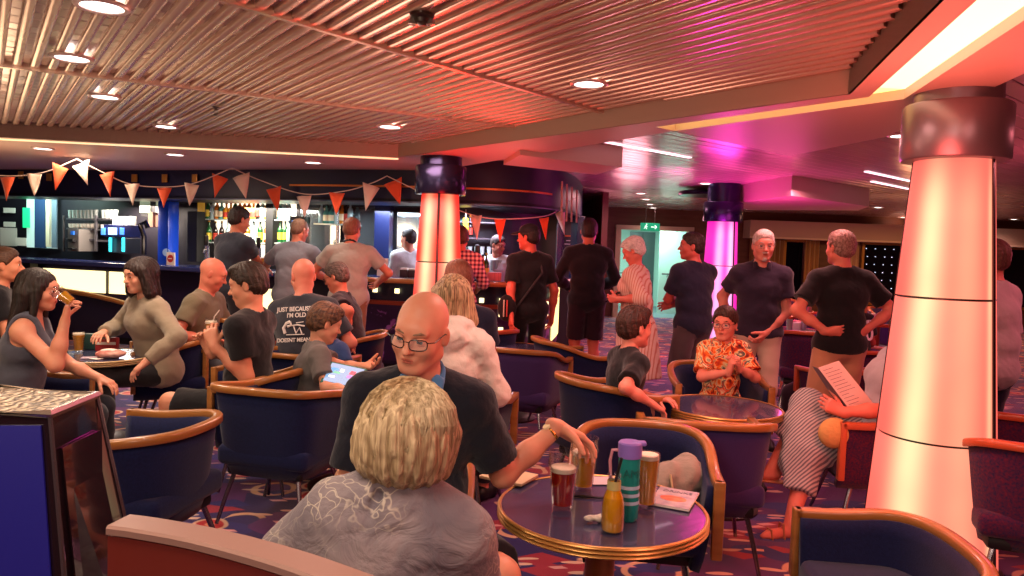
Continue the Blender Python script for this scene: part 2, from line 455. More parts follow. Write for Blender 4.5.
def person(label, pos, yaw, top, pose='stand', s=None, hipz=None, lean=(4, 0), twist=0, look=None, hpitch=0, hroll=0, headfwd=0.,
           arms=None, legs=None, skin='c98d6e', hair=('short', '3a2a20', '55402f'), hvol=1., girth=1., belly=0., fem=False, shw=1., hs=None,
           shirt=('tee', None), bottom=('trousers', None), shoes='17151a', lod=1, face=True, glasses=None, beard=None, kid=False,
           extras=None, hem=.10, group=None, sleeve=.6, nose=1., jaw=1., collar=None, eyes='3a2a1c', shirt_off=.019, folds=1., neck_off=0., neck=1., no_legs=False):
    """yaw / look: degrees, 0 = away from the camera, 180 = towards it, 90 = to picture left, -90 = to picture right"""
    pos = V(pos[0], pos[1], 0)
    root = empty('person', pos, R(yaw), label, 'person', group)
    ry = R(yaw); Rw = np.array([[math.cos(ry), -math.sin(ry), 0], [math.sin(ry), math.cos(ry), 0], [0, 0, 1]])
    TL = lambda p: Rw.T @ (V(p) - pos)            # world to local
    if pose == 'stand':
        s = s or top / 1.745; hz = hipz or .925 * s
    else:
        hz = hipz or .53; s = s or (top - hz) / .82
    hs = hs or (s if not kid else s * 1.22)
    if fem: hs *= .96
    Pp = V(0, 0, hz); lf, ls = R(lean[0]), R(lean[1])
    def dr(a): return nrm(V(math.sin(ls * a), math.sin(lf * a), math.cos(lf * a) * math.cos(ls * a)))
    Wp = Pp + dr(.5) * .17 * s; C = Wp + dr(.9) * .18 * s; N = C + dr(1.15) * .19 * s; us = dr(1.)
    tw = R(twist); rs = V(math.cos(tw), math.sin(tw), 0); rs = nrm(rs - us * np.dot(rs, us)); fw = np.cross(us, rs); rp = V(1, 0, 0)
    sw = .163 * s * shw * (.89 if fem else 1)
    lk = R((look if look is not None else yaw) - yaw); hp = R(hpitch)
    nd = nrm(us * .6 + V(0, 0, 1) * .6 + V(-math.sin(lk), math.cos(lk), 0) * (.17 + headfwd))
    fy = V(-math.sin(lk) * math.cos(hp), math.cos(lk) * math.cos(hp), -math.sin(hp)); rx = V(math.cos(lk), math.sin(lk), 0); rx = rotv(rx, fy, R(hroll)); uz = np.cross(rx, fy)
    Hc = N + nd * (.085 * s * neck + .068 * hs) ; fr = (rx, fy, uz)
    A = {}
    arms = arms or {}
    for sd, q in (('L', -1), ('R', 1)):
        a = dict(arms.get(sd, {})); sh = N - us * .082 * s + rs * q * sw + fw * a.get('fwd', 0.) - us * a.get('drop', 0)
        if 'w' in a: tgt = TL(a['w'])
        elif 'l' in a: tgt = V(a['l'])
        elif pose == 'stand': tgt = V(q * .25 * s * shw, .06, hz - .08 * s)
        else: tgt = V(q * .13, .30 * s, hz + .12)
        hint = a.get('hint', (q * .5, -.8, -.5) if pose == 'stand' else (q * .8, -.5, -.5))
        e, w = ik(sh, tgt, .285 * s, .25 * s, hint)
        pn = a.get('palm', (-q, 0, -.2) if pose == 'stand' else (0, 0, -1))
        hd = V(a['dir']) if 'dir' in a else nrm(w - e)
        A[q] = dict(sh=sh, e=e, w=w, pn=V(pn), hd=hd, curl=a.get('curl', .35), thumb=a.get('thumb', .3))
    Lg = {}
    legs = legs or {}
    for sd, q in (('L', -1), ('R', 1)):
        l = dict(legs.get(sd, {})); hj = Pp + V(q * .09 * s, 0, -.02 * s)
        if 'w' in l: an = TL(l['w'])
        elif 'l' in l: an = V(l['l'])
        elif pose == 'stand': an = V(q * .10 * s, -.03 * s, .085 * s)
        else: an = V(q * .13, .43 * s, .085)
        kn, an = ik(hj, an, .43 * s, .415 * s, l.get('hint', (0, 1, .5)))
        Lg[q] = dict(h=hj, k=kn, a=an, toe=nrm(V(l.get('toe', (q * .25, 1, 0)))))
    g = girth * s
    def torso(S, off=0., clips=(), up=True):
        K = .04 * s
        S.cone(Pp - rp * .075 * s, Pp + rp * .075 * s, (.1 if not fem else .11) * g + off, (.1 if not fem else .11) * g + off, k=K, flat=(V(0, 1, 0), .95), clips=clips)
        S.cone(Pp + rp * 0, Wp, .105 * g + off, .1 * g + off, k=K, clips=clips)
        wr = (.103 if not fem else .09) * g
        S.cone(Wp - rp * .045 * s, Wp + rp * .045 * s, wr + off, wr + off, k=K, clips=clips)
        S.cone(Wp, C, .1 * g + off, .108 * g + off, k=K, clips=clips)
        if belly: S.ell(Pp * .35 + Wp * .65 + fw * (.05 + .05 * belly) * s, ((.14 * g + off), (.10 + .06 * belly) * s + off, .14 * s + off), [rp, fw, us], k=.06, clips=clips)
        S.cone(C - rs * .062 * s, C + rs * .062 * s, (.11 if not fem else .095) * g + off, (.11 if not fem else .095) * g + off, k=K, flat=(fw, .88), clips=clips)
        if up:
            u = N - us * .09 * s
            S.cone(u - rs * sw * .6, u + rs * sw * .6, .07 * s + off, .07 * s + off, k=K, flat=(fw, .95), clips=clips)
            if fem:
                for q in (-1, 1): S.ell(C + us * .01 * s + rs * q * .062 * s + fw * .072 * g, (.06 * s + off, .052 * s + off, .062 * s + off), [rs, fw, us], k=.07, clips=clips)
            for q in (-1, 1):
                S.cone(N - us * .02 * s - fw * .015 * s + rs * q * .02, A[q]['sh'] + us * .008 * s, .048 * s + off, .042 * s + off, k=K, clips=clips)
    def arm(S, off=0., t=2., flare=0., clip=True, k=.03):
        for q in (-1, 1):
            a = A[q]; S.ell(a['sh'], (.053 * s + off,) * 3, k=.03, clips=())
            d1 = nrm(a['e'] - a['sh']); d2 = nrm(a['w'] - a['e'])
            if t <= 1:
                S.cone(a['sh'], a['e'], (.05 + .012 * (g / s - 1)) * s + off, .042 * s + off + flare, k=k, clips=((a['sh'] + (a['e'] - a['sh']) * t, d1),))
            else:
                S.cone(a['sh'], a['e'], .049 * s + off, .040 * s + off, k=k)
                cl = ((a['e'] + (a['w'] - a['e']) * (t - 1), d2),) if t < 2 else ()
                S.cone(a['e'], a['e'] * .55 + a['w'] * .45, .040 * s + off, .038 * s + off, k=k, clips=cl)
                S.cone(a['e'] * .55 + a['w'] * .45, a['w'], .037 * s + off, .027 * s + off + flare, k=k, clips=cl)
    def leg(S, off=0., t=2., flare=0., only=(-1, 1), clips=()):
        for q in only:
            l = Lg[q]; d1 = nrm(l['k'] - l['h']); d2 = nrm(l['a'] - l['k'])
            if t <= 1:
                S.cone(l['h'], l['k'], .08 * g + off, .060 * s + off + flare, k=.03, clips=((l['h'] + (l['k'] - l['h']) * t, d1),) + tuple(clips))
            else:
                S.cone(l['h'], l['k'], .08 * g + off, .056 * s + off + flare * .3, k=.03, clips=clips)
                cl = ((l['k'] + (l['a'] - l['k']) * (t - 1), d2),) if t < 2 else ()
                m = l['k'] * .65 + l['a'] * .35; bk = nrm(np.cross(d2, V(1, 0, 0))) ; bk = bk if bk[1] < 0 else -bk
                S.cone(l['k'], m + bk * .008 * s, .054 * s + off, .054 * s + off + flare * .5, k=.03, clips=cl)
                S.cone(m + bk * .008 * s, l['a'], .053 * s + off + flare * .5, .035 * s + off + flare, k=.03, clips=cl)
    vb = (.009, .0125, .017)[lod]; vh = (.0032, .005, .0075)[lod]; vd = (.0036, .005, .0068)[lod]
    # body
    S = SDF(); torso(S, 0, ()); arm(S); 
    if not no_legs: leg(S)
    S.cone(N - us * .03 * s, Hc - uz * .05 * hs - fy * .015 * hs, (.06 if not fem else .05) * s, (.056 if not fem else .047) * hs, k=.03)
    if not no_legs:
        for q in (-1, 1):
            l = Lg[q]; a = l['a']; S.cone(a - l['toe'] * .02 * s + V(0, 0, -.035 * s), a + l['toe'] * .12 * s + V(0, 0, -.05 * s), .034 * s, .026 * s, k=.02)
            S.cone(a + l['toe'] * .10 * s + V(0, 0, -.05 * s), a + l['toe'] * .155 * s + V(0, 0, -.058 * s), .028 * s, .018 * s, k=.02)
    ch = [S.mesh(vb)]
    Hd = SDF(); head_sdf(Hd, Hc, fr, hs, fem, nose, jaw, kid=kid)
    Hd.cone(N + (Hc - N) * .15, Hc - uz * .05 * hs - fy * .015 * hs, (.057 if not fem else .047) * s, (.056 if not fem else .047) * hs, k=.025)
    ch.append(Hd.mesh(vh))
    for q in (-1, 1):
        a = A[q]; hS = SDF(); hS.cone(a['w'] - nrm(a['w'] - a['e']) * .05 * s, a['w'], .0285 * s, .0262 * s, k=.015)
        hand_sdf(hS, a['w'], a['hd'], a['pn'], q, s * (.92 if fem else 1.) * (1.05 if kid else 1), a['curl'], a['thumb']); ch.append(hS.mesh(vd))
    sdf_obj('body', skin_mat(skin), root, ch)
    Pl = lambda x, y, z: Hc + (rx * x + fy * y + uz * z) * hs
    # eyes / brows / lips
    if face:
        for q in (-1, 1):
            b = MB(); n = 14; M3 = Matrix((tuple(rx), tuple(uz), tuple(fy))).transposed()   # local z -> forward
            r = .0128 * hs; cc = Pl(q * .032, .0835, .007)
            prof = [(r * math.sin(a), r * math.cos(a)) for a in np.linspace(math.pi, 0, 15)]; prof[0] = (1e-6, -r); prof[-1] = (1e-6, r)
            vs0 = len(b.f); b.lathe(prof, cc, n, M=M3, cap=False)
            b.mi = [0 if (i // n) < 10 else (1 if (i // n) < 12 else 2) for i in range(len(b.f))]
            b.build('eye', None, root, mats=[mat('eye_white', 'd8cfc6', .15), mat('iris_' + eyes, eyes, .1), mat('pupil', '050404', .05)])
        if lod <= 1:
            S = SDF()
            for q in (-1, 1): S.ell(Pl(q * .032, .0825, .0085), (.0150 * hs, .0150 * hs, .0140 * hs), [rx, fy, uz], k=.001, clips=((Pl(0, .09, .0115), nrm(-uz - fy * .15)),)); S.ell(Pl(q * .032, .0825, .005), (.0148 * hs, .0142 * hs, .0140 * hs), [rx, fy, uz], k=.001, clips=((Pl(0, .09, .0012), nrm(uz - fy * .1)),))
            sdf_obj('eyelids', skin_mat(skin), root, S.mesh(vh * .7))
        if hair[0] != 'x':
            bc = {'bald': '8a6f58', 'fringe': '8f7f72'}.get(hair[0], hair[1])
            for q in (-1, 1):
                S = SDF(); S.cone(Pl(q * .016, .101, .0305), Pl(q * .036, .097, .036), .0035 * hs, .0032 * hs, k=.006); S.cone(Pl(q * .036, .097, .036), Pl(q * .051, .084, .031), .0032 * hs, .0018 * hs, k=.006)
                sdf_obj('eyebrow', hair_mat(bc, bc, 'x', .8), root, S.mesh(max(vh * .6, .0025)))
        S = SDF(); S.ell(Pl(0, .1015, -.0535), (.021 * hs, .0058 * hs, .0038 * hs), [rx, fy, uz], k=.003); S.ell(Pl(0, .0995, -.0615), (.018 * hs, .0062 * hs, .0045 * hs), [rx, fy, uz], k=.001)
        sdf_obj('lips', skin_mat('b0604f' if not fem else 'a8483f'), root, S.mesh(max(vh * .6, .0022)))
    if beard:
        S = SDF(); e = .006
        S.ell(Pl(0, .034, -.06), (.056 * hs, .060 * hs, .052 * hs), [rx, fy, uz], k=.02); S.ell(Pl(0, .074, -.094), (.03 * hs, .024 * hs, .024 * hs), [rx, fy, uz], k=.02)
        S.ell(Pl(0, .100, -.044), (.026 * hs, .009 * hs, .006 * hs), [rx, fy, uz], k=.01)
        S.ell(Pl(0, .115, -.0585), (.02 * hs, .02 * hs, .006 * hs), [rx, fy, uz], k=.004, sub=True)
        sdf_obj('beard', hair_mat(*beard), root, S.mesh(vh, cuts=[(Pl(0, .05, -.035), nrm(uz * 1. - fy * .35))] , disp=lambda Pt: .0015 * waves(Pt, 60)))
    if hair[0] not in ('bald', 'x'):
        S, cuts, disp = hair_sdf(hair[0], Hc, fr, hs, hvol)
        sdf_obj('hair', hair_mat(hair[1], hair[2], 'z' if hair[0] in ('bob', 'long', 'medium') else 'x'), root, S.mesh(vh * 1.05, disp=disp, cuts=cuts, cj=.011 * hs))
    if glasses:
        build_glasses(root, Pl, rx, fy, uz, hs, glasses)
    # clothes
    fo = lambda f, amp: (lambda Pt: folds * amp * (waves(Pt, f, 1.3) + .5 * waves(Pt, f * 2.3, .4)))
    kind, sm = shirt[0], shirt[1]
    if sm is not None:
        S = SDF(); o = shirt_off; hemc = ((Pp - us * hem * s, -us),)
        torso(S, o, hemc)
        if kind in ('tee', 'polo'): arm(S, o + .002, t=sleeve, flare=.014)
        elif kind == 'long': arm(S, o, t=1.93, flare=.004)
        elif kind == 'half': arm(S, o + .003, t=1.25, flare=.015)
        elif kind == 'hoodie': arm(S, o + .008, t=1.95, flare=.004)
        if kind == 'hoodie':
            [S.cone(N + rs * .085 * math.sin(a_) - fw * (.03 + .075 * math.cos(a_)) + us * .02, N + rs * .085 * math.sin(a_ + .5) - fw * (.03 + .075 * math.cos(a_ + .5)) + us * .02, .042, .042, k=.02) for a_ in np.arange(-2.2, 2.0, .5)]; S.ell(N - fw * .115 - us * .045, (.135, .062, .075), [rs, fw, us], k=.02); S.cone(N - fw * .10 - us * .16, N - fw * .13 - us * .06, .03, .06, k=.03)
        if hem > .3:
            S.cone(Pp - us * .1 * s, Pp - us * hem * s, .15 * g + o, (.17 + .02 * hem) * g + o, k=.06, clips=hemc)
        cuts = []
        if kind == 'tank':
            cl = []
            S.cone(N + fw * .05 + us * .04, C + fw * .14 + us * .1 * s, .075 * s, .05 * s, k=.01, sub=True)
            for q in (-1, 1): S.ell(A[q]['sh'] + us * .01 + rs * q * .01, (.06 * s, .085 * s, .095 * s), [rs, fw, us], k=.01, sub=True)
        else:
            S.cone(N + us * .02 - fw * .01, N + us * .09 + fw * .02, (.066 + neck_off) * s, (.075 + neck_off) * s, k=.006, sub=True)
            if kind != 'hoodie': S.cone(N + us * .04 + fw * .03, N + us * .02 + fw * .08, (.036 + neck_off) * s, (.038 + neck_off) * s, k=.006, sub=True)
        so = sdf_obj({'tee': 't_shirt', 'polo': 'polo_shirt', 'long': 'long_sleeve_top', 'half': 'blouse', 'hoodie': 'hoodie', 'tank': 'tank_top'}.get(kind, 'shirt'), sm, root, S.mesh(vb * .85, disp=fo(11, .0055)))
        if collar:
            b = SDF(); hd = nrm(Hc - uz * .05 * hs - N)
            cc = N + hd * .022 * s
            b.cone(cc - hd * .025, cc + hd * .03, .084 * s, .066 * s, k=.004, clips=((cc + hd * .022 * s - fw * .03, nrm(hd * 1. + fw * .55)), (cc - hd * .02 * s, nrm(-hd - fw * .5))))
            for q in (-1, 1):
                b.cone(cc + fw * .052 * s + rs * q * .045 * s - hd * .012, cc + fw * .083 * s + rs * q * .062 * s - hd * .045 * s, .026 * s, .010 * s, k=.015, flat=(nrm(fw + hd * .6), .35))
            b.cone(cc - hd * .05, cc + hd * .06, .062 * s, .059 * s, k=.003, sub=True)
            b.cone(cc + fw * .05 * s + hd * .03, cc + fw * .12 * s - hd * .09, .034 * s, .046 * s, k=.004, sub=True)
            sdf_obj('collar', collar, root, b.mesh(min(vb * .5, .006)))
    kind, bm_ = bottom[0], bottom[1]
    if bm_ is not None and not no_legs:
        S = SDF(); o = .007; wc = ((Pp + us * .1 * s, us),)
        S.cone(Pp - rp * .075 * s, Pp + rp * .075 * s, .105 * g + o, .105 * g + o, k=.05 * s, flat=(V(0, 1, 0), .95), clips=wc); S.cone(Pp, Wp, .108 * g + o, .103 * g + o, k=.05, clips=wc)
        if kind == 'trousers': leg(S, o, 1.93, .012)
        elif kind == 'shorts': leg(S, o + .006, .9, .02)
        elif kind == 'shorts_long': leg(S, o + .006, 1., .02)
        elif kind == 'skirt':
            for q in (-1, 1): S.cone(Lg[q]['h'], Lg[q]['k'] , .1 * g, .085 * g, k=.1); S.cone(Lg[q]['k'], Lg[q]['k'] * .45 + Lg[q]['a'] * .55, .085 * g, .09 * g, k=.1)
            S.cone(Lg[1]['k'], Lg[-1]['k'], .085 * g, .085 * g, k=.08)
        sdf_obj({'trousers': 'trousers', 'skirt': 'skirt'}.get(kind, 'shorts'), bm_, root, S.mesh(vb, disp=fo(9, .005)))
    if shoes and not no_legs:
        for q in (-1, 1):
            l = Lg[q]; a = l['a']; zf = a[2] - .085 * s + .0
            S = SDF(); fl = ((V(0, 0, zf), V(0, 0, -1)),)
            S.cone(a - l['toe'] * .025 * s + V(0, 0, -.03 * s), a + l['toe'] * .1 * s + V(0, 0, -.045 * s), .045 * s, .042 * s, k=.02, clips=fl)
            S.cone(a + l['toe'] * .09 * s + V(0, 0, -.05 * s), a + l['toe'] * .165 * s + V(0, 0, -.058 * s), .043 * s, .028 * s, k=.02, clips=fl)
            sdf_obj('shoe', mat('shoe_' + shoes, shoes, .5), root, S.mesh(vb * .7))
    info = dict(root=root, A=A, N=N, Hc=Hc, fr=fr, us=us, rs=rs, fw=fw, C=C, P=Pp, s=s, hs=hs, Pl=Pl, TL=TL, Lg=Lg, Rw=Rw, pos=pos)
    return info
def build_glasses(root, Pl, rx, fy, uz, hs, spec):
    col, rw, rh, th = spec[0], spec[1], spec[2], spec[3]
    m = mat('glasses_' + col, col, .25); e = None
    b = MB(); holder = None
    yc = .117; zc = .004
    for q in (-1, 1):
        pts = []
        for a in np.linspace(0, 2 * math.pi, 25)[:-1]:
            ca, sa = math.cos(a), math.sin(a); ex = 2 / 3.2
            x = q * .034 + rw * math.copysign(abs(ca) ** ex, ca); z = zc + rh * math.copysign(abs(sa) ** ex, sa)
            pts.append(Pl(x, yc - abs(x) * abs(x) * 5.5, z))
        b.tube(pts, th, 6, closed=True)
        b.tube([Pl(q * (.034 + rw), yc - (.034 + rw) ** 2 * 5.5, zc + .008), Pl(q * .078, .085, zc + .009), Pl(q * .0825, .01, zc + .01), Pl(q * .081, -.02, zc - .006)], th * .9, 6)
    b.tube([Pl(-.010, yc, zc + .006), Pl(0, yc + .003, zc + .009), Pl(.010, yc, zc + .006)], th * .9, 6)
    fo = b.build('glasses', m, root)
    for q in (-1, 1):
        pts = []
        for a in np.linspace(0, 2 * math.pi, 19)[:-1]:
            ca, sa = math.cos(a), math.sin(a); ex = 2 / 3.2
            x = q * .034 + rw * .97 * math.copysign(abs(ca) ** ex, ca); z = zc + rh * .97 * math.copysign(abs(sa) ** ex, sa); pts.append(Pl(x, yc - x * x * 5.5, z))
        l = MB(); l._add(pts, [tuple(range(18))]); l.build('lens', mat('lens_clear', 'ffffff', .02, alpha=.12), fo)
# ---------------------------------------------------------------- setting
def carpet():
    t = NT('carpet'); t.setb(Roughness=.95, Sheen_Weight=.3); t.b.inputs['Specular IOR Level'].default_value = .1
    tc = t.new('ShaderNodeTexCoord'); mp = t.new('ShaderNodeMapping'); mp.inputs['Scale'].default_value = (.74, .74, 1); t.link(tc, 'Object', mp, 'Vector')
    nz = t.new('ShaderNodeTexNoise', i_Scale=2.2, i_Detail=2.); t.link(mp, 0, nz, 'Vector')
    ad = t.new('ShaderNodeMix', data_type='RGBA', blend_type='LINEAR_LIGHT'); ad.inputs['Factor'].default_value = .06; t.link(mp, 0, ad, 'A'); t.link(nz, 'Color', ad, 'B')
    def vor(scale, feat='F1', metric='EUCLIDEAN', off=(0, 0, 0), rot=0., st=(1, 1, 1)):
        m = t.new('ShaderNodeMapping'); m.inputs['Location'].default_value = off; m.inputs['Rotation'].default_value = (0, 0, rot); m.inputs['Scale'].default_value = st; t.link(ad, 2, m, 'Vector')
        v = t.new('ShaderNodeTexVoronoi', feature=feat, distance=metric, i_Scale=scale, voronoi_dimensions='2D'); t.link(m, 0, v, 'Vector'); return v
    def band(n, o, a, b, e=.01):
        m1 = t.new('ShaderNodeMapRange', i_From_Min=a - e, i_From_Max=a + e); t.link(n, o, m1, 'Value')
        m2 = t.new('ShaderNodeMapRange', i_From_Min=b - e, i_From_Max=b + e, i_To_Min=1., i_To_Max=0.); t.link(n, o, m2, 'Value')
        mu = t.new('ShaderNodeMath', operation='MULTIPLY'); t.link(m1, 0, mu, 0); t.link(m2, 0, mu, 1); return mu
    def mul(a, b):
        mu = t.new('ShaderNodeMath', operation='MULTIPLY'); t.link(a, 0, mu, 0); t.link(b, 0, mu, 1); return mu
    def sel(v, lo, hi):
        s = t.new('ShaderNodeSeparateColor'); t.link(v, 'Color', s, 'Color')
        return band(s, 'Red', lo, hi, .005)
    col = t.new('ShaderNodeRGB'); col.outputs[0].default_value = c4(hx('22115a')); cur = (col, 0)
    def over(fac, c):
        nonlocal cur
        m = t.new('ShaderNodeMix', data_type='RGBA'); t.link(fac, 0, m, 'Factor'); t.link(cur[0], cur[1], m, 'A'); m.inputs['B'].default_value = c4(hx(c)); cur = (m, 2)
    v0 = vor(2.6, st=(1, 1.6, 1), rot=.5); over(sel(v0, .45, 1.1), '561662')
    v1 = vor(3.4, metric='CHEBYCHEV', off=(3, 1, 0), rot=.9, st=(1, 2.2, 1)); over(mul(sel(v1, .62, 1.1), band(v1, 'Distance', -.1, .33)), '9c1f38')
    v1b = vor(3.0, off=(7, 4, 0), rot=-.6, st=(1, 2.6, 1)); over(mul(sel(v1b, .7, 1.1), band(v1b, 'Distance', -.1, .36)), '26206e')
    v2 = vor(3.6, off=(.3, .7, 0)); n2 = t.new('ShaderNodeTexNoise', i_Scale=3.4, i_Detail=0.); t.link(mp, 0, n2, 'Vector'); mk = band(n2, 'Fac', .47, 2.)
    over(mul(mul(sel(v2, -.1, .55), band(v2, 'Distance', .27, .36)), mk), 'd9a887')
    v3 = vor(3.2, off=(5, 2, 0)); over(mul(sel(v3, .0, .34), band(v3, 'Distance', -.1, .22)), 'd8b094'); over(mul(sel(v3, .0, .34), band(v3, 'Distance', -.1, .17)), 'c01f2c'); over(mul(sel(v3, .0, .34), band(v3, 'Distance', -.1, .06)), 'e09070')
    v4 = vor(5.5, metric='MANHATTAN', off=(1, 9, 0), rot=.4, st=(1, 3.2, 1)); over(mul(sel(v4, .8, 1.1), band(v4, 'Distance', -.1, .26)), 'd99c9c')
    v5 = vor(6, off=(4, 5, 0), rot=1.2, st=(1, 4., 1)); over(mul(sel(v5, .86, 1.1), band(v5, 'Distance', -.1, .3)), 'e0b8a0')
    t.link(cur[0], cur[1], t.b, 'Base Color')
    n = t.new('ShaderNodeTexNoise', i_Scale=220.); t.link(tc, 'Object', n, 'Vector'); b = t.new('ShaderNodeBump', i_Strength=.4, i_Distance=.004); t.link(n, 'Fac', b, 'Height'); t.link(b, 0, t.b, 'Normal')
    return t.m
def ccw(poly):
    a = sum(poly[i][0] * poly[(i + 1) % len(poly)][1] - poly[(i + 1) % len(poly)][0] * poly[i][1] for i in range(len(poly)))
    return poly if a > 0 else poly[::-1]
def slab(name, poly, z0, z1, m):
    return struct(MB().prism(ccw([(p[0], p[1]) for p in poly]), z0, z1).build(name, m, smooth=False))

fl = MB(); fl.quad((-14, -2.2, 0), (14, -2.2, 0), (14, 17, 0), (-14, 17, 0)); struct(fl.build('floor', carpet(), smooth=False))
M_soff = mat('soffit', 'd3bdae', .42, bump=((3, 3, 3), .05, .02))
M_fasc = mat('fascia', 'b09a86', .5)
M_dark = mat('ceiling_void', '1a1210', .8)
M_slat = mat('slat_metal', 'd8c0ac', .27, metal=.6)
M_plank = mat('plank_metal', 'e4d4ca', .22, metal=.4, var=((1.2, 1.2, 1), 'd8c2b8', .3))
ZS, ZF, ZP = 2.46, 2.35, 2.49
az = lambda px, py, z=ZF: AZ(px, py, z)[:2]
a_, b_, c_, d_ = az(-220, 126), az(398, 157), az(848, 94), az(940, 0)
dd = (d_ - c_); d2 = d_ + dd * ((-1.8 - d_[1]) / dd[1])
aa = (a_ - b_); a2 = b_ + aa * ((-11.5 - b_[0]) / aa[0])
slatpoly = [a2, b_, c_, d2, V(-11.5, -1.8)]
# slats clipped to the polygon
u = nrm(V(-.583, .812)); vdir = V(u[1], -u[0])
def clip_line(p, d, poly):
    ts = []
    n = len(poly)
    for i in range(n):
        a, b = poly[i], poly[(i + 1) % n]; e = b - a; den = d[0] * e[1] - d[1] * e[0]
        if abs(den) < 1e-9: continue
        w = a - p; t = (w[0] * e[1] - w[1] * e[0]) / den; k = (w[0] * d[1] - w[1] * d[0]) / den
        if 0 <= k <= 1: ts.append(t)
    return (min(ts), max(ts)) if len(ts) >= 2 else None
sl = MB(); pitch = .083
seams = []
for (p1, p2) in (((0, 65), (395, 112)), ((256, 9), (599, 111))):
    A, B = AZ(*p1, ZS)[:2], AZ(*p2, ZS)[:2]; seams.append((A, nrm(B - A)))
for k in range(-160, 160):
    p = vdir * k * pitch
    r_ = clip_line(p, u, slatpoly)
    if not r_ or r_[1] - r_[0] < .05: continue
    cuts = [r_[0], r_[1]]
    for A, D in seams:
        den = u[0] * D[1] - u[1] * D[0]; w = A - p; t = (w[0] * D[1] - w[1] * D[0]) / den
        if r_[0] < t < r_[1]: cuts.append(t)
    cuts.sort()
    prof = [(-.024, .0), (-.022, -.012), (-.018, -.0155), (.018, -.0155), (.022, -.012), (.024, 0), (.024, .02), (-.024, .02)]
    for i in range(len(cuts) - 1):
        if cuts[i + 1] - cuts[i] < .05: continue
        P0 = p + u * (cuts[i] + .006); P1 = p + u * (cuts[i + 1] - .006)
        sl.sweep([(*P0, ZS + .016), (*P1, ZS + .016)], prof)
o = sl.build('ceiling_slats', M_slat, ang=50); o.name = 'ceiling_1'; struct(o)
slab('ceiling_2', slatpoly, ZS + .045, ZS + .055, M_dark)
tr = MB()
for A, D in seams:
    r_ = clip_line(A, D, slatpoly); P0, P1 = A + D * r_[0], A + D * r_[1]
    tr.sweep([(*P0, ZS), (*P1, ZS)], [(-.014, -.012), (.014, -.012), (.014, .03), (-.014, .03)])
struct(tr.build('trim_1', M_slat, smooth=False))
# fascia round the slats
fa = MB()
for A, B in ((a2, b_), (b_, c_), (c_, d2)):
    n = nrm(V(-(B - A)[1], (B - A)[0])) * .012
    fa.prism(ccw([A, B, B + n, A + n]), ZF + .0, ZS + .04)
    m_ = MB()
struct(fa.build('trim_2', M_fasc, smooth=False))
# soffit slabs
i1, t1, c1, d1 = az(656, 121), az(656, 127), az(869, 97), az(977, 0)
t2, c2, e2 = az(675, 131), az(904, 99), az(1040, 10)
d1b = d1 + (d1 - c1) * ((-1.8 - d1[1]) / (d1 - c1)[1]); e2b = e2 + (e2 - c2) * ((-1.8 - e2[1]) / (e2 - c2)[1])
ob0, ob1, ob3, ob4, ob5 = az(440, 170), az(560, 150), az(790, 156), az(885, 137), az(1010, 80)
ob6 = ob5 + (ob5 - ob4) * ((-1.8 - ob5[1]) / (ob5 - ob4)[1])
slab('ceiling_3', [b_, i1, t1, t2, ob1, ob0], ZF, ZP, M_soff)
slab('ceiling_4', [i1, c_, c1, t1], ZF, ZP, M_soff)
slab('ceiling_5', [c_, d2, d1b, c1], ZF, ZP, M_soff)
slab('ceiling_6', [t2, c2, ob4, ob3], ZF, ZP, M_soff)
slab('ceiling_7', [c2, e2b, ob6, ob5, ob4], ZF, ZP, M_soff)
slab('ceiling_8', [a2, b_, ob0, V(GX(470, 8.7), 8.7), V(GX(470, 8.7), 11.6), V(-11.5, 12.6)], ZF, ZP, M_soff)
def strip_thing(name, label, poly, z, th, m, cat='light strip', group=None):
    o = MB().prism(ccw(poly), z, z + th).build(name, m, smooth=False); return tag(o, label, cat, group)
M_cove = mat('cove_light', 'ffe9c0', .5, emis='ffe0b0', estr=1.5)
M_cove2 = mat('cove_light_yellow', 'ffe08a', .5, emis='ffe08a', estr=1.35)
M_strip = mat('strip_light', 'ffffff', .5, emis='ffd9e6', estr=1.6)
strip_thing('cove_light', 'long warm white cove light in the angled recess beside the slatted ceiling', [t1, c1, c2, t2], ZF + .05, .02, M_cove2)
strip_thing('cove_light', 'bright white near arm of the ceiling cove running over the large glowing column', [c1, d1b, e2b, c2], ZF + .05, .02, M_cove)
# thin strip along the bar side fascia
bn = nrm(V(-(b_ - a2)[1], (b_ - a2)[0])); 
strip_thing('cove_light', 'thin warm strip light along the ceiling edge above the bar', [a2 + bn * .10, b_ + bn * .10, b_ + bn * .20, a2 + bn * .20], ZF - .006, .01, mat('cove_dim', 'ffe9c0', .5, emis='ffd9a0', estr=.9))
# plank ceiling
pv = nrm(V(.766, .643)); pn_ = V(-pv[1], pv[0]); pm = MB(); rnd = random.Random(3)
box = [V(-14, -2.2), V(14, -2.2), V(14, 17), V(-14, 17)]
for k in range(-170, 170):
    p = pn_ * k * .14; r_ = clip_line(p, pv, box)
    if not r_: continue
    t0 = r_[0]
    while t0 < r_[1]:
        t1_ = min(t0 + 2.4, r_[1]); q0, q1 = p + pv * t0, p + pv * (t1_ - .004); tl = rnd.uniform(-.0012, .0012)
        if t1_ - t0 > .1: pm.sweep([(*q0, ZP), (*q1, ZP)], [(-.066, tl), (-.062, -.003 + tl), (.062, -.003 - tl), (.066, -tl), (.066, .01), (-.066, .01)])
        t0 = t1_
struct(pm.build('ceiling', M_plank, smooth=False))
slab('ceiling_9', box, ZP + .02, ZP + .06, mat('plank_gap', '5a4038', .7))
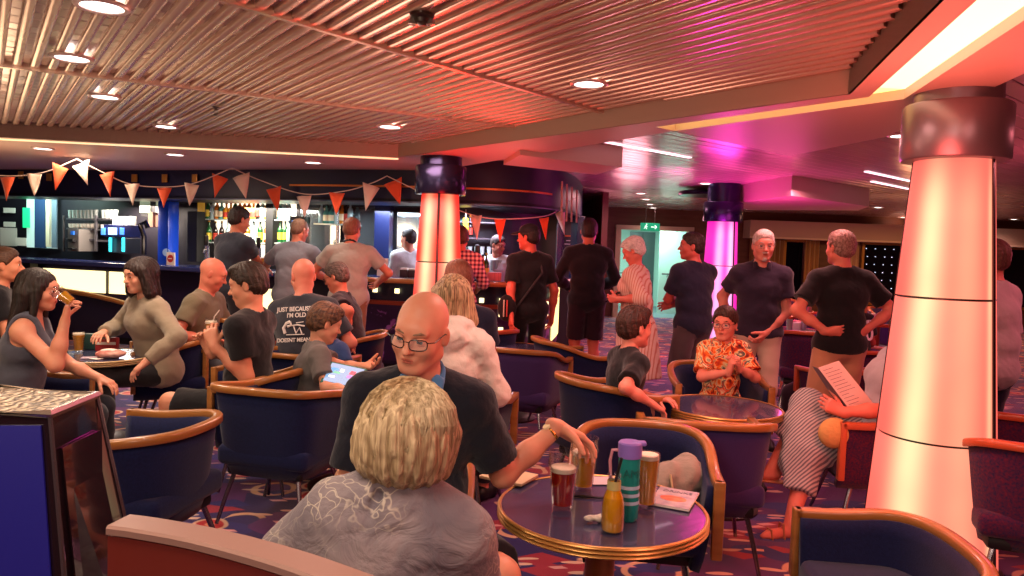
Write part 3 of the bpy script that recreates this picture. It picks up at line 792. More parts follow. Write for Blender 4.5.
# dropped ceiling boxes
M_box = mat('dropped_box', 'c9aea6', .45)
A = az(791, 195.6, 2.25); B = az(726, 204, 2.25); C2 = az(869, 206.5, 2.25); D2 = az(858, 210.5, 2.25); E2 = az(748, 210, 2.25)
slab('ceiling_10', [A, C2, D2, E2, B], 2.25, ZP, M_box)
strip_thing('light_strip', 'white strip light under the far edge of the dropped ceiling box', [E2, D2, D2 + V(0, .1), E2 + V(0, .1)], 2.26, .03, M_strip)
A = az(520, 155, 2.31); B = az(622, 167, 2.31); slab('ceiling_11', [A, B, B + V(-.15, .8), A + V(-.15, .8)], 2.31, ZP, M_box)
# slot lights in the planks
for (p1, p2, lb) in (((583, 137), (690, 157), 'thin white slot light in the plank ceiling between the two slatted bays'), ((872, 181), (911, 189), 'short white slot light left of the large column head, lower of two'), ((866, 171), (912, 181), 'short pale slot light left of the large column head, upper of two')):
    P0, P1 = az(*p1, ZP), az(*p2, ZP); D = nrm(P1 - P0); n = V(-D[1], D[0]) * .022
    strip_thing('slot_light', lb, [P0 - n, P1 - n, P1 + n, P0 + n], ZP - .012, .012, M_strip)
# downlights
M_trim = mat('downlight_trim', 'd8c8c0', .3, metal=.4); M_lens = mat('downlight_lens', 'ffffff', .4, emis='fff2ea', estr=6.)
def make_down():
    r = empty('downlight', (0, 0, 0)); r['category'] = 'ceiling light'
    MB().lathe([(.105, .0), (.105, -.008), (.098, -.014), (.082, -.012), (.078, .0)], n=24, cap=False).build('trim_ring', M_trim, r)
    MB().lathe([(.0001, -.009), (.05, -.010), (.079, -.007)], n=24, cap=False).build('lens', M_lens, r); return r
downs = [((102, 5), ZS, 'round downlight in the slatted ceiling at the top edge, largest and nearest'), ((72, 57), ZS, 'round downlight in the slatted ceiling, second nearest of the left row'), ((105, 96), ZS, 'round downlight in the slatted ceiling, third of the left row'), ((166, 126), ZS, 'small round downlight in the slats close to the bar side fascia'),
    ((390, 126), ZS, 'round downlight in the slats before the red glowing column'), ((589, 83), ZS, 'round downlight in the slatted ceiling above the middle of the room'),
    ((43, 148), ZF, 'downlight in the soffit over the far left end of the bar'), ((175, 154), ZF, 'downlight in the soffit above the coffee shelves of the bar'), ((313, 162), ZF, 'downlight in the soffit above the grey shirted man at the bar'),
    ((522, 182), ZP, 'downlight in the planks above the man in the cap'), ((706, 183), ZP, 'downlight in the planks above the magenta column'), ((641, 193), ZP, 'nearest of four downlights leading to the exit sign'), ((646, 199), ZP, 'second of four downlights leading to the exit sign'), ((650, 204), ZP, 'third of four downlights leading to the exit sign'), ((653, 207.5), ZP, 'farthest of four downlights leading to the exit sign'),
    ((800, 207), ZP, 'downlight above the white haired man in the dark polo'), ((794, 216.5), ZP, 'farther downlight above the white haired man near the windows'), ((878, 207), ZP, 'downlight left of the large column above the man with hands on hips'), ((903, 217), ZP, 'downlight just left of the large glowing column shaft'), ((902, 135), ZP, 'downlight close beside the head of the large column'), ((1014, 219), ZP, 'downlight right of the large column at the picture edge')]
dl = make_down(); first = True; DPOS = []
for (px, py), z, lb in downs:
    p = AZ(px, py, z); p[2] = z
    if first: dl.location = tuple(p); tag(dl, lb, 'ceiling light', 'recessed downlights'); first = False
    else: dup(dl, p, label=lb, cat='ceiling light', group='recessed downlights')
    DPOS.append(p)
# sprinkler / sensors
def sprinkler(px, py, z, lb, s=1.):
    p = AZ(px, py, z); r = empty('sprinkler', p, 0, lb, 'sprinkler')
    MB().lathe([(.028 * s, 0), (.028 * s, -.006), (.012 * s, -.008), (.012 * s, -.03 * s)], n=14).build('base_cup', mat('dark_chrome', '4a4440', .3, metal=.9), r)
    b = MB(); b.tube([(.012 * s, 0, -.028 * s), (.016 * s, 0, -.045 * s), (.004 * s, 0, -.062 * s)], .003 * s, 6); b.tube([(-.012 * s, 0, -.028 * s), (-.016 * s, 0, -.045 * s), (-.004 * s, 0, -.062 * s)], .003 * s, 6)
    b.lathe([(.024 * s, -.064 * s), (.024 * s, -.067 * s), (.004 * s, -.07 * s)], n=14); b.build('deflector', mat('dark_chrome', '4a4440', .3, metal=.9), r)
sprinkler(216, 107, ZS, 'small sprinkler head hanging from the slats over the bar side', .9); sprinkler(570, 178, ZP, 'dark sprinkler head in the plank ceiling beside the bar end')
p = AZ(422, 14, ZS); r = empty('ceiling_sensor', p, 0, 'dark round sensor with twin lamps hanging from the slatted ceiling', 'sensor')
MB().lathe([(.05, 0), (.05, -.012), (.034, -.02), (.03, -.035), (.012, -.045)], n=20).build('housing', mat('dark_chrome', '4a4440', .3, metal=.9), r)
MB().lathe([(.014, .012), (.020, -.012), (.0001, -.014)], (.035, 0, -.03), n=12).build('lamp', mat('sensor_lamp', '9a928a', .2, metal=.6), r); MB().lathe([(.014, .012), (.020, -.012), (.0001, -.014)], (-.035, 0, -.03), n=12).build('lamp', mat('sensor_lamp', '9a928a', .2, metal=.6), r)

# ---- walls
M_wood = mat('wall_wood', '6b4630', .45, var=((2, 2, 12), '573620', .3)); M_wallw = mat('wall_cream', 'c9b49a', .6)
def wallbox(name, x0, x1, y0, y1, z0, z1, m): return struct(MB().box(((x0 + x1) / 2, (y0 + y1) / 2, (z0 + z1) / 2), (x1 - x0, y1 - y0, z1 - z0)).build(name, m, smooth=False))
YF = 17.0
dx0, dx1 = GX(617, YF), GX(689, YF)
fw_ = MB(); ZT = 2.6
def wall_seg(mb, x0, x1, z0, z1): mb.box(((x0 + x1) / 2, YF + .1, (z0 + z1) / 2), (x1 - x0, .2, z1 - z0))
wall_seg(fw_, -14, dx0, 0, ZT); wall_seg(fw_, dx0, dx1, 2.02, ZT)
wins = [(784, 806), (862, 905), (1002, 1040)]
xs = dx1
for (p0, p1) in wins:
    x0, x1 = GX(p0, YF), GX(p1, YF); wall_seg(fw_, xs, x0, 0, ZT); wall_seg(fw_, x0, x1, 0, .52); wall_seg(fw_, x0, x1, 1.86, ZT); xs = x1
wall_seg(fw_, xs, 14, 0, ZT); struct(fw_.build('wall_far', M_wood, smooth=False))
M_night = mat('night_glass', '10101c', .06, coat=.5); M_brass = mat('brass_frame', 'b98a4a', .35, metal=.6)
for i, (p0, p1) in enumerate(wins):
    x0, x1 = GX(p0, YF), GX(p1, YF); w = MB()
    for xa in (x0, x1): w.box((xa, YF - .01, 1.19), (.06, .08, 1.4))
    for za in (.5, 1.88): w.box(((x0 + x1) / 2, YF - .01, za), (x1 - x0, .08, .06))
    fo = struct(w.build('window_%d' % (i + 1), M_brass, smooth=False)); MB().box(((x0 + x1) / 2, YF + .05, 1.19), (x1 - x0, .02, 1.36)).build('window_pane', M_night, fo)
    if i == 1:
        rn = random.Random(5); st = MB()
        for q in range(5):
            for z in range(7):
                st.box((x0 + .12 + q * .2 + rn.uniform(-.02, .02), YF + .032, .68 + z * .18), (.014, .01, .014))
        st.build('string_lights', mat('star_light', 'ffffff', .5, emis='cfd8ff', estr=2.), fo)
# cream bulkhead over windows, curtains
wallbox('trim_3', GX(742, YF), 14, YF - .5, YF, 1.9, 2.3, M_wallw)
wallbox('trim_4', GX(742, YF), 14, YF - .52, YF - .5, 1.9, 1.94, mat('bulkhead_edge', 'e8d8b8', .5))
def curtain(px, w, lb, col):
    x = GX(px, YF - .15); pts = []; prof = []
    n = 60; b = MB(); vs = []; fs = []
    for i in range(n + 1):
        t = i / n; yy = .035 * math.sin(t * w * 60)
        vs += [(t * w - w / 2, yy, 0), (t * w - w / 2, yy * .8, 1.45)]
    for i in range(n): fs.append((2 * i, 2 * i + 2, 2 * i + 3, 2 * i + 1))
    o = link_mesh('curtain', vs, fs, mat('curtain_' + col, col, .7, sheen=.3), None, True, (x, YF - .15, .44)); sm = o.modifiers.new('s', 'SOLIDIFY'); sm.thickness = .006; tag(o, lb, 'curtain')
curtain(777, .3, 'narrow gold curtain on the left side of the tall dark window', 'a07a3c'); curtain(812, .3, 'gold curtain between the tall window and the man with hands on hips', 'b08a48'); curtain(853, .26, 'pale curtain beside the starry window', 'c0a078'); curtain(757, .34, 'brown gold curtain behind the white haired man', '8a6636')
# corridor behind the doorway
cx0, cx1 = dx0 - .3, dx1 + .5
M_mint = mat('mint_wall', 'bfe0d6', .5)
wallbox('wall_corridor_far', cx0, cx1, YF + 3.4, YF + 3.5, 0, ZT, M_mint); wallbox('wall_corridor_left', cx0 - .1, cx0, YF + .2, YF + 3.5, 0, ZT, M_mint); wallbox('wall_corridor_right', cx1, cx1 + .1, YF + .2, YF + 3.5, 0, ZT, M_mint)
wallbox('floor_corridor', cx0, cx1, YF, YF + 3.5, -.05, 0.004, mat('corridor_floor', '6a7a84', .35)); wallbox('ceiling_corridor', cx0, cx1, YF + .2, YF + 3.5, 2.3, 2.4, mat('corridor_ceiling', 'b8c0c0', .4))
fr_ = MB(); M_jamb = mat('door_jamb', 'c8b8a0', .4)
fr_.box((dx0, YF - .02, 1.01), (.12, .28, 2.02)); fr_.box((dx1, YF - .02, 1.01), (.12, .28, 2.02)); fr_.box(((dx0 + dx1) / 2, YF - .02, 2.05), (dx1 - dx0 + .12, .28, .1)); struct(fr_.build('trim_5', M_jamb, smooth=False))
# inner screen wall (mint, right half) with handrails and dark door
xm = GX(660, YF + 1.2)
wallbox('wall_corridor_screen', xm, cx1, YF + 1.2, YF + 1.3, 0, 2.3, M_mint)
dxa, dxb = GX(630, YF + 3.3), GX(655, YF + 3.3)
dr_ = struct(MB().box(((dxa + dxb) / 2, YF + 3.37, 1.02), (dxb - dxa, .05, 2.04)).build('door_1', mat('lift_door', '5f6a6c', .35, metal=.5), smooth=False)); MB().box(((dxa + dxb) / 2, YF + 3.34, 1.02), (.012, .01, 2.0)).build('door_gap', mat('blackish', '0c0c0e', .6), dr_, smooth=False)
hr = MB(); M_steel = mat('steel', 'a8a8aa', .25, metal=.9)
hr.tube([(xm + .05, YF + 1.1, .98), (cx1 - .1, YF + 1.1, .98)], .022, 8)
for xx in (xm + .2, cx1 - .3): hr.tube([(xx, YF + 1.1, .98), (xx, YF + 1.2, .9)], .012, 6)
tag(hr.build('handrail', M_steel), 'steel handrail on the mint wall through the doorway', 'handrail')
hr = MB(); hr.tube([(dx0 + .1, YF + .6, .0), (dx0 + .1, YF + .6, .98), (dx0 + .7, YF + 1.6, .98), (dx0 + .7, YF + 1.6, 0)], .022, 8); tag(hr.build('handrail', M_steel), 'steel rail standing left inside the doorway', 'handrail')
# exit sign
p = W(650, 227, YF - .6); r = empty('exit_sign', p, 0, 'green illuminated exit sign hanging above the far doorway', 'sign')
MB().box((0, 0, 0), (.42, .05, .17), bev=.006).build('sign_panel', mat('exit_green', '16a070', .4, emis='18b080', estr=.55), r); b = MB(); b.tube([(-.1, 0, .085), (-.1, 0, 2.49 - p[2])], .006, 6); b.tube([(.1, 0, .085), (.1, 0, 2.49 - p[2])], .006, 6); b.build('hanger_rod', M_steel, r)
b = MB()
# running figure and arrow
for pts, rr in (([( -.09, -.027, .03), (-.10, -.027, -.0)], .012), ([(-.10, -.027, 0), (-.075, -.027, -.05)], .009), ([(-.10, -.027, 0), (-.135, -.027, -.04)], .009), ([(-.09, -.027, .025), (-.06, -.027, .0)], .007), ([(-.09, -.027, .025), (-.125, -.027, .01)], .007), ([(.02, -.027, 0), (.14, -.027, 0)], .010), ([(.10, -.027, .04), (.145, -.027, 0), (.10, -.027, -.04)], .010)): b.tube(pts, rr, 6)
b.lathe([(.0001, -.014), (.01, -.01), (.014, 0), (.01, .01), (.0001, .014)], (-.082, -.027, .055), 10, cap=False); b.build('pictogram', mat('sign_white', 'e8fff4', .5, emis='e0fff0', estr=1.), r)
# enclosing walls outside the picture
M_side = mat('side_wall', '5a3a44', .6)
wallbox('wall_left', -14.1, -14, -2.2, 17, 0, ZT, M_side); wallbox('wall_right', 14, 14.1, -2.2, 17, 0, ZT, M_side); wallbox('wall_near', -14, 14, -2.3, -2.2, 0, ZT, M_side)

# ---- glowing columns
def col_mat(name, edge, mid, tubes, strn, rot):
    t = NT(name); t.setb(Roughness=.7, Base_Color=(.16, .10, .10, 1)); t.b.inputs['Specular IOR Level'].default_value = .1
    tc = t.new('ShaderNodeTexCoord'); sp = t.new('ShaderNodeSeparateXYZ'); t.link(tc, 'Object', sp, 0)
    at = t.new('ShaderNodeMath', operation='ARCTAN2'); t.link(sp, 'Y', at, 0); t.link(sp, 'X', at, 1)
    acc = None
    for (ang, wd, st) in tubes:
        s1 = t.new('ShaderNodeMath', operation='SUBTRACT', i_1=R(ang)); t.link(at, 0, s1, 0)
        wr = t.new('ShaderNodeMath', operation='WRAP', i_1=math.pi, i_2=-math.pi); t.link(s1, 0, wr, 0)
        dv = t.new('ShaderNodeMath', operation='DIVIDE', i_1=R(wd)); t.link(wr, 0, dv, 0)
        pw = t.new('ShaderNodeMath', operation='MULTIPLY'); t.link(dv, 0, pw, 0); t.link(dv, 0, pw, 1)
        ng = t.new('ShaderNodeMath', operation='MULTIPLY', i_1=-1.); t.link(pw, 0, ng, 0)
        ex = t.new('ShaderNodeMath', operation='EXPONENT'); t.link(ng, 0, ex, 0)
        mu = t.new('ShaderNodeMath', operation='MULTIPLY', i_1=st); t.link(ex, 0, mu, 0)
        if acc is None: acc = mu
        else:
            ad = t.new('ShaderNodeMath', operation='ADD', use_clamp=True); t.link(acc, 0, ad, 0); t.link(mu, 0, ad, 1); acc = ad
    # tube ends: dimmer near the head of the column
    mz = t.new('ShaderNodeMapRange', i_From_Min=1.75, i_From_Max=2.05, i_To_Min=1., i_To_Max=.25, interpolation_type='SMOOTHSTEP'); t.link(sp, 'Z', mz, 'Value')
    m2 = t.new('ShaderNodeMath', operation='MULTIPLY'); t.link(acc, 0, m2, 0); t.link(mz, 0, m2, 1)
    nz = t.new('ShaderNodeTexNoise', i_Scale=2.5); t.link(tc, 'Object', nz, 'Vector'); mn = t.new('ShaderNodeMapRange', i_From_Min=.3, i_From_Max=.7, i_To_Min=.82, i_To_Max=1.1); t.link(nz, 'Fac', mn, 'Value')
    m3 = t.new('ShaderNodeMath', operation='MULTIPLY', use_clamp=True); t.link(m2, 0, m3, 0); t.link(mn, 0, m3, 1)
    mx = t.new('ShaderNodeMix', data_type='RGBA'); mx.inputs['A'].default_value = c4(hx(edge)); mx.inputs['B'].default_value = c4(hx(mid)); t.link(m3, 0, mx, 'Factor')
    t.link(mx, 2, t.b, 'Emission Color'); t.b.inputs['Emission Strength'].default_value = strn
    return t.m
M_cap = mat('column_cap', '84767e', .36, metal=.75); M_capd = mat('column_cap_blue', '2a2a48', .25, metal=.8); M_mull = mat('mullion', '2a0c10', .35, metal=.3)
def column(label, px, y, rt, rb, edge, mid, tubes, strn, mull, cap, zc=2.03):
    x = GX(px, y); r = empty('light_column', (x, y, 0), 0, label, 'column')
    cm = col_mat('glow_%s' % edge, edge, mid, tubes, strn, 0)
    rad = lambda z: rb + (rt - rb) * min(1, z / zc)
    segs = [(.06, .685), (.695, 1.365), (1.375, zc)]
    ms = sorted(mull)
    for z0, z1 in segs:
        for i, m0 in enumerate(ms):
            m1 = ms[(i + 1) % len(ms)]; m1 += 360 if m1 <= m0 else 0
            n = 26; vs = []; fs = []; e = 2.2
            for k in range(n + 1):
                a = R(m0 + e + (m1 - m0 - 2 * e) * k / n)
                for z in (z0, z1):
                    vs.append((rad(z) * math.cos(a), rad(z) * math.sin(a), z))
            for k in range(n): fs.append((2 * k, 2 * k + 2, 2 * k + 3, 2 * k + 1))
            o = link_mesh('light_panel', vs, fs, cm, r); sm = o.modifiers.new('s', 'SOLIDIFY'); sm.thickness = .008; sm.offset = -1
    b = MB()
    for m0 in ms:
        a = R(m0); b.sweep([(rad(.0) * math.cos(a), rad(0) * math.sin(a), .02), (rad(zc) * math.cos(a), rad(zc) * math.sin(a), zc)], [(-.011, -.012), (.011, -.012), (.011, .006), (-.011, .006)], up=(math.cos(a), math.sin(a), 0))
    b.build('mullion', M_mull, r)
    MB().lathe([(rad(0) - .012, 0), (rt - .012, zc)], n=40).build('core', M_mull, r)
    MB().lathe([(rb + .02, 0), (rb + .02, .055), (rb, .06)], n=40).build('base', M_cap, r)
    MB().lathe([(rt, zc - .002), (rt + .058, zc), (rt + .066, zc + .01), (rt + .066, zc + .255), (rt + .058, zc + .265), (rt + .02, zc + .27), (rt + .02, 2.49)], n=48).build('capital', cap, r, ang=40)
    return r
column('large glowing salmon and cream column with brushed metal head', 947, 3.62, .172, .305, 'ff6a5c', 'ffedb0', [(-142, 18, .95), (-96, 20, .3), (-62, 5, .5)], .86, (-54, 50, 142), M_cap)
column('glowing red and cream column with dark blue metal head before the bar', 439, 7.0, .175, .29, 'ff3428', 'ffeeb0', [(-118, 15, 1.), (-56, 15, 1.)], .85, (-88, 32, 152), M_capd, 2.0)
column('glowing magenta column with dark metal head behind the queue', 721, 10.2, .2, .27, 'ff20b0', 'ffd0ff', [(-112, 14, .8), (-70, 12, 1.)], .95, (-56, 50, 150), M_capd, 1.97)
# dark disc above the magenta column
p = AZ(708, 196, 2.38); o = MB().lathe([(.42, 0), (.44, .02), (.42, .06), (.1, .11)], n=40).build('ceiling_speaker_disc', M_capd, loc=(p[0], p[1], 2.38)); tag(o, 'flat dark disc under the ceiling beside the magenta column', 'ceiling disc')
# ---------------------------------------------------------------- the bar
def crom(pts, n=10):
    out = []; P = [V(p) for p in pts]; P = [2 * P[0] - P[1]] + P + [2 * P[-1] - P[-2]]
    for i in range(1, len(P) - 2):
        for k in range(n):
            t = k / n; a, b, c, d = P[i - 1:i + 3]
            out.append(.5 * ((2 * b) + (c - a) * t + (2 * a - 5 * b + 4 * c - d) * t * t + (3 * b - a - 3 * c + d) * t ** 3))
    out.append(P[-2]); return out
BK = [(-200, 11.0), (-60, 10.6), (60, 10.0), (150, 9.6), (250, 9.0), (330, 8.6), (420, 8.35), (500, 8.35), (543, 8.7), (567, 9.6), (577, 10.8), (580, 12.6)]
BP = crom([(GX(p, y), y) for p, y in BK], 8)
def offset(path, d):
    out = []
    for i, p in enumerate(path):
        t = nrm(path[min(i + 1, len(path) - 1)] - path[max(i - 1, 0)]); out.append(p + V(-t[1], t[0]) * d)
    return out
def at_px(path, px):
    """point on a plan path seen at picture column px"""
    best = None
    for i in range(len(path) - 1):
        a, b = path[i], path[i + 1]
        fa = 512 + FPX * a[0] / a[1]; fb = 512 + FPX * b[0] / b[1]
        if (fa - px) * (fb - px) <= 0 and fa != fb:
            t = (px - fa) / (fb - fa); q = a + (b - a) * t; tn = nrm(b - a)
            if best is None or q[1] < best[0][1]: best = (q, tn)
    return best
def wall_sweep(path, z0, z1, th=.04):
    b = MB(); b.sweep([(p[0], p[1], z0) for p in path], [(0, 0), (0, z1 - z0), (-th, z1 - z0), (-th, 0)]); return b
zt = 1.13
def sub_path(path, pa, pb):
    out = []
    for p in path:
        px = 512 + FPX * p[0] / p[1]
        if pa <= px <= pb: out.append(p)
    return out
M_bartop = mat('bar_top', '20285a', .12, coat=.6, var=((4, 4, 4), '3a4480', .4)); M_bartopwood = mat('bar_edge_wood', 'a8703c', .3, coat=.4)
bar = empty('bar_counter', (0, 0, 0), 0, 'long curved bar counter with glossy dark top, wooden edge and lit front panels', 'bar counter')
# counter: profile is drawn to the front (negative side = outwards)
b = MB(); b.sweep([(p[0], p[1], zt) for p in BP], [(-.0, -.05), (-.0, 0), (-.55, 0), (-.55, -.05)]); b.build('worktop', M_bartop, bar, ang=30)
_L = sub_path(BP, -300, 322); _Rr = BP[len(_L) - 1:]
b = MB(); b.sweep([(p[0], p[1], zt - .02) for p in _L], [(.02, -.035), (.03, -.02), (.03, .01), (.018, .022), (.0, .022), (.0, -.035)]); b.build('padded_edge', mat('bar_edge_blue', '2a3468', .25, coat=.5), bar, ang=50)
b = MB(); b.sweep([(p[0], p[1], zt - .02) for p in _Rr], [(.02, -.035), (.03, -.02), (.03, .01), (.018, .022), (.0, .022), (.0, -.035)]); b.build('wooden_edge', M_bartopwood, bar, ang=50)
F = offset(BP, .28)
M_bfront = mat('bar_front_navy', '1a1230', .35, coat=.3); 
b = wall_sweep(F, .10, zt - .05); b.build('front', M_bfront, bar, ang=40)
b = wall_sweep(offset(BP, .34), 0, .10); b.build('plinth', mat('blackish', '0c0c0e', .6), bar)
# purple floral panel on the right half
def floral():
    t = NT('purple_floral'); t.setb(Roughness=.4, Base_Color=c4(hx('35104a')))
    tc = t.new('ShaderNodeTexCoord'); v = t.new('ShaderNodeTexVoronoi', i_Scale=5., feature='SMOOTH_F1'); n = t.new('ShaderNodeTexNoise', i_Scale=9., i_Detail=3., i_Distortion=1.2); t.link(tc, 'Object', v, 'Vector'); t.link(tc, 'Object', n, 'Vector')
    mu = t.new('ShaderNodeMath', operation='MULTIPLY'); t.link(v, 'Distance', mu, 0); t.link(n, 'Fac', mu, 1); mr = t.new('ShaderNodeMapRange', i_From_Min=.13, i_From_Max=.16, i_To_Min=1., i_To_Max=0.); t.link(mu, 0, mr, 'Value')
    mx = t.new('ShaderNodeMix', data_type='RGBA'); mx.inputs['A'].default_value = c4(hx('2a0c3c')); mx.inputs['B'].default_value = c4(hx('8a4fa0')); t.link(mr, 0, mx, 'Factor'); t.link(mx, 2, t.b, 'Base Color')
    return t.m
fp = sub_path(offset(BP, .265), 318, 574)
b = wall_sweep(fp, .14, .80, .012); b.build('floral_panel', floral(), bar, ang=40)
b = wall_sweep(sub_path(offset(BP, .25), 318, 574), .80, .85, .03); b.build('rail', mat('red_wood', '8a3a22', .35), bar)
M_lit = mat('lit_panel', 'fff2c0', .4, emis='ffe9a8', estr=1.6); M_lit2 = mat('lit_square', 'fff6c8', .4, emis='fff0b0', estr=1.7)
def bar_box(off, px, z, w, h, th, m, name, par, y=None):
    q, tn = at_px(offset(BP, off), px); a = math.atan2(tn[1], tn[0])
    return MB().box((q[0], q[1], z), (w, th, h), rz=a, bev=.002, seg=1).build(name, m, par)
def lit_panel(pa, pb, z0, z1):
    pth = offset(BP, .255); i = sub_path(pth, pa, pb); A, B = at_px(pth, pa)[0], at_px(pth, pb)[0]
    wall_sweep([A] + i + [B], z0, z1, .015).build('lit_panel', M_lit, bar, ang=40)
lit_panel(42, 104, .70, 1.0); lit_panel(108, 142, .70, 1.0); lit_panel(258, 276, .50, .90); 
# curved end: tall lit panel
pth = offset(BP, .25); k0 = [i for i, p in enumerate(pth) if 512 + FPX * p[0] / p[1] > 553][0]
wall_sweep(pth[k0:k0 + 7], .25, .95, .015).build('lit_panel', mat('lit_panel_end', 'fff2b0', .4, emis='fff09a', estr=1.3), bar, ang=40)
wall_sweep(offset(BP, .22)[k0 - 4:k0 + 14], .03, .08, .04).build('foot_rail', mat('steel', 'a8a8aa', .25, metal=.9), bar)
for px, zs in ((375, (.97,)), (397, (.97,)), (482, (.90, .62, .42)), (502, (.90, .74, .56)), (517, (.46, .30)), (548, (.80, .66, .50)), (470, (.76,)), (534, (.62, .46))):
    for z in zs: bar_box(.24, px, z, .055, .055, .02, M_lit2, 'light_square', bar)
# curved wooden moulding below the left panels
b = MB(); A = [p for p in sub_path(offset(BP, .2), -10, 145)]
n = len(A); b.tube([(p[0], p[1], .74 - .24 * (i / n) ** 2) for i, p in enumerate(A)], .035, 8); b.build('wooden_moulding', mat('bar_edge_wood', 'a8703c', .3, coat=.4), bar)
# tall dark end post on the far left with badge
r = bar_box(.10, 18, .62, .55, 1.0, .12, mat('bar_post', '15121c', .4), 'end_post', bar)
q, tn = at_px(offset(BP, .03), 23); MB().lathe([(.0001, .0), (.045, .0), (.045, .01)], (0, 0, 0), 20, M=Matrix.Rotation(R(90), 3, 'X')).build('badge', mat('badge_silver', 'b0b0b8', .3, metal=.7), bar, loc=(q[0], q[1] - .02, .93)).scale = (1, 1, .6)

# ---- canopy over the bar
VP = offset(BP, -.02)
can = empty('bar_canopy', (0, 0, 0), 0, 'curved dark blue canopy running above the bar', 'canopy')
b = wall_sweep(VP, 1.99, ZP + .0, .05); b.build('fascia_board', mat('canopy_navy', '0e1230', .45, var=((2, 2, 2), '141a40', .3)), can, ang=40)
b = MB(); b.sweep([(p[0], p[1], 2.0) for p in VP], [(0, 0), (0, .03), (-1.0, .03), (-1.0, 0)]); b.build('underside', mat('canopy_under', '15121c', .4), can)
b = wall_sweep(sub_path(offset(BP, -.045), 278, 552), 2.155, 2.175, .02); b.build('gold_trim', mat('gold_trim', 'c07840', .3, metal=.6), can)
b = wall_sweep(offset(BP, -.035), 1.985, 2.0, .03); b.build('lower_trim', mat('lower_trim', '5a6078', .3, metal=.6), can)
for px in (20, 48, 105, 133, 163, 193):
    q, tn = at_px(offset(BP, -.06), px); a = math.atan2(tn[1], tn[0])
    MB().box((q[0], q[1], 2.245 if px > 30 else 2.27), (.085, .015, .10), rz=a, bev=.003).build('gold_plaque', mat('gold_plaque', 'b08040', .35, metal=.4), can)
# festoon of silver threads at the far right of the canopy
b = MB()
for k, px in enumerate((558, 563, 568, 573)):
    q, tn = at_px(offset(BP, -.25), px) if at_px(offset(BP, -.25), px) else (V(GX(px, 10.5), 10.5), None)
    b.tube([(q[0], q[1], 2.30 - .02 * k), (q[0] + .01, q[1], 1.85)], .012, 6)
tag(b.build('hanging_decoration', mat('silver_fabric', 'c8a8a0', .3, metal=.4)), 'pale hanging ribbons on the rounded end of the bar canopy', 'decoration')['kind'] = 'stuff'

# ---- back bar wall
BB = offset(BP, 2.0); BBp = [p for p in BB[:]]
BW = crom([(GX(-200, 13.2), 13.2), (GX(60, 12.0), 12.0), (GX(200, 11.0), 11.0), (GX(330, 10.5), 10.5), (GX(440, 10.3), 10.3), (GX(520, 10.5), 10.5), (GX(575, 11.4), 11.4)], 8)
ww = wall_sweep(BW, 0, ZP, .1); struct(ww.build('wall_back_bar', mat('back_bar_wall', '17141e', .5), smooth=False))
wallbox('wall_bar_end', GX(598, 12.8), GX(598, 12.8) + .1, 12.4, 17, 0, ZP, mat('bar_end_wall', '6a4230', .45))
def bw(px, off=.0):
    q, tn = at_px(BW, px); nn = V(tn[1], -tn[0]); return q + nn * off, math.atan2(tn[1], tn[0]), q[1] - off
def zpx(px, py, y): return W(px, py, y)[2]
def wbox(name, m, p0, p1, y0, y1, off=.05, th=.03, par=None, bev=.002):
    """flat thing on the back wall covering picture columns p0-p1 and rows y0-y1"""
    pc = (p0 + p1) / 2; q, a, yy = bw(pc, off); wd = (p1 - p0) / FPX * yy / max(.5, math.cos(a)); z1, z0 = zpx(pc, y0, yy), zpx(pc, y1, yy)
    return MB().box((q[0], q[1], (z0 + z1) / 2), (wd, th, abs(z1 - z0)), rz=a, bev=bev, seg=1).build(name, m, par, smooth=bev > 0)
def wthing(name, label, cat, m, *a, **k):
    return tag(wbox(name, m, *a, **k), label, cat)
M_black = mat('blackish', '0c0c0e', .6); M_mirror = mat('mirror', 'b8c8cc', .08, metal=.85, emis=None); M_white = mat('paper', 'e4ddd4', .7); M_navy = mat('navy_gloss', '1a46c8', .25)
# doorway at the far left with corridor light
r = empty('lit_opening', (0, 0, 0), 0, 'bright service opening behind the far left end of the bar', 'opening')
wbox('bright_panel', mat('service_glow', 'c8dcd8', .5, emis='a8c8c4', estr=.55), 26, 62, 188, 248, .055, .02, r)
wbox('blue_curtain', mat('blue_cloth', '24406a', .7), 40, 52, 189, 248, .12, .04, r); wbox('pillar', mat('cream_post', 'e8dcc0', .5), 52, 56, 190, 247, .12, .05, r); wbox('grey_panel', mat('grey_panel', '6a7a8c', .4), 56, 62, 190, 248, .10, .02, r)
wthing('green_notice', 'small green illuminated safety notice behind the bar end', 'sign', mat('green_lit', '20c080', .5, emis='20d080', estr=.8), 29, 37, 208, 228, .14, .02)
wthing('wall_notice', 'white printed notice pinned left of the bright service opening, upper', 'notice', M_white, 6, 20, 208, 213, .08, .01); wthing('wall_notice', 'white printed notice pinned left of the bright service opening, middle', 'notice', M_white, 6, 20, 222, 227, .08, .01)
wthing('paper_rota', 'large white ruled sheet on the wall at the far left behind the bar', 'notice', mat('paper_lined', 'd8d0c8', .7), 2, 22, 228, 246, .08, .01)
wthing('paper_sheet', 'pale sheet below the green notice behind the bar', 'paper', M_white, 22, 35, 238, 246, .16, .01)
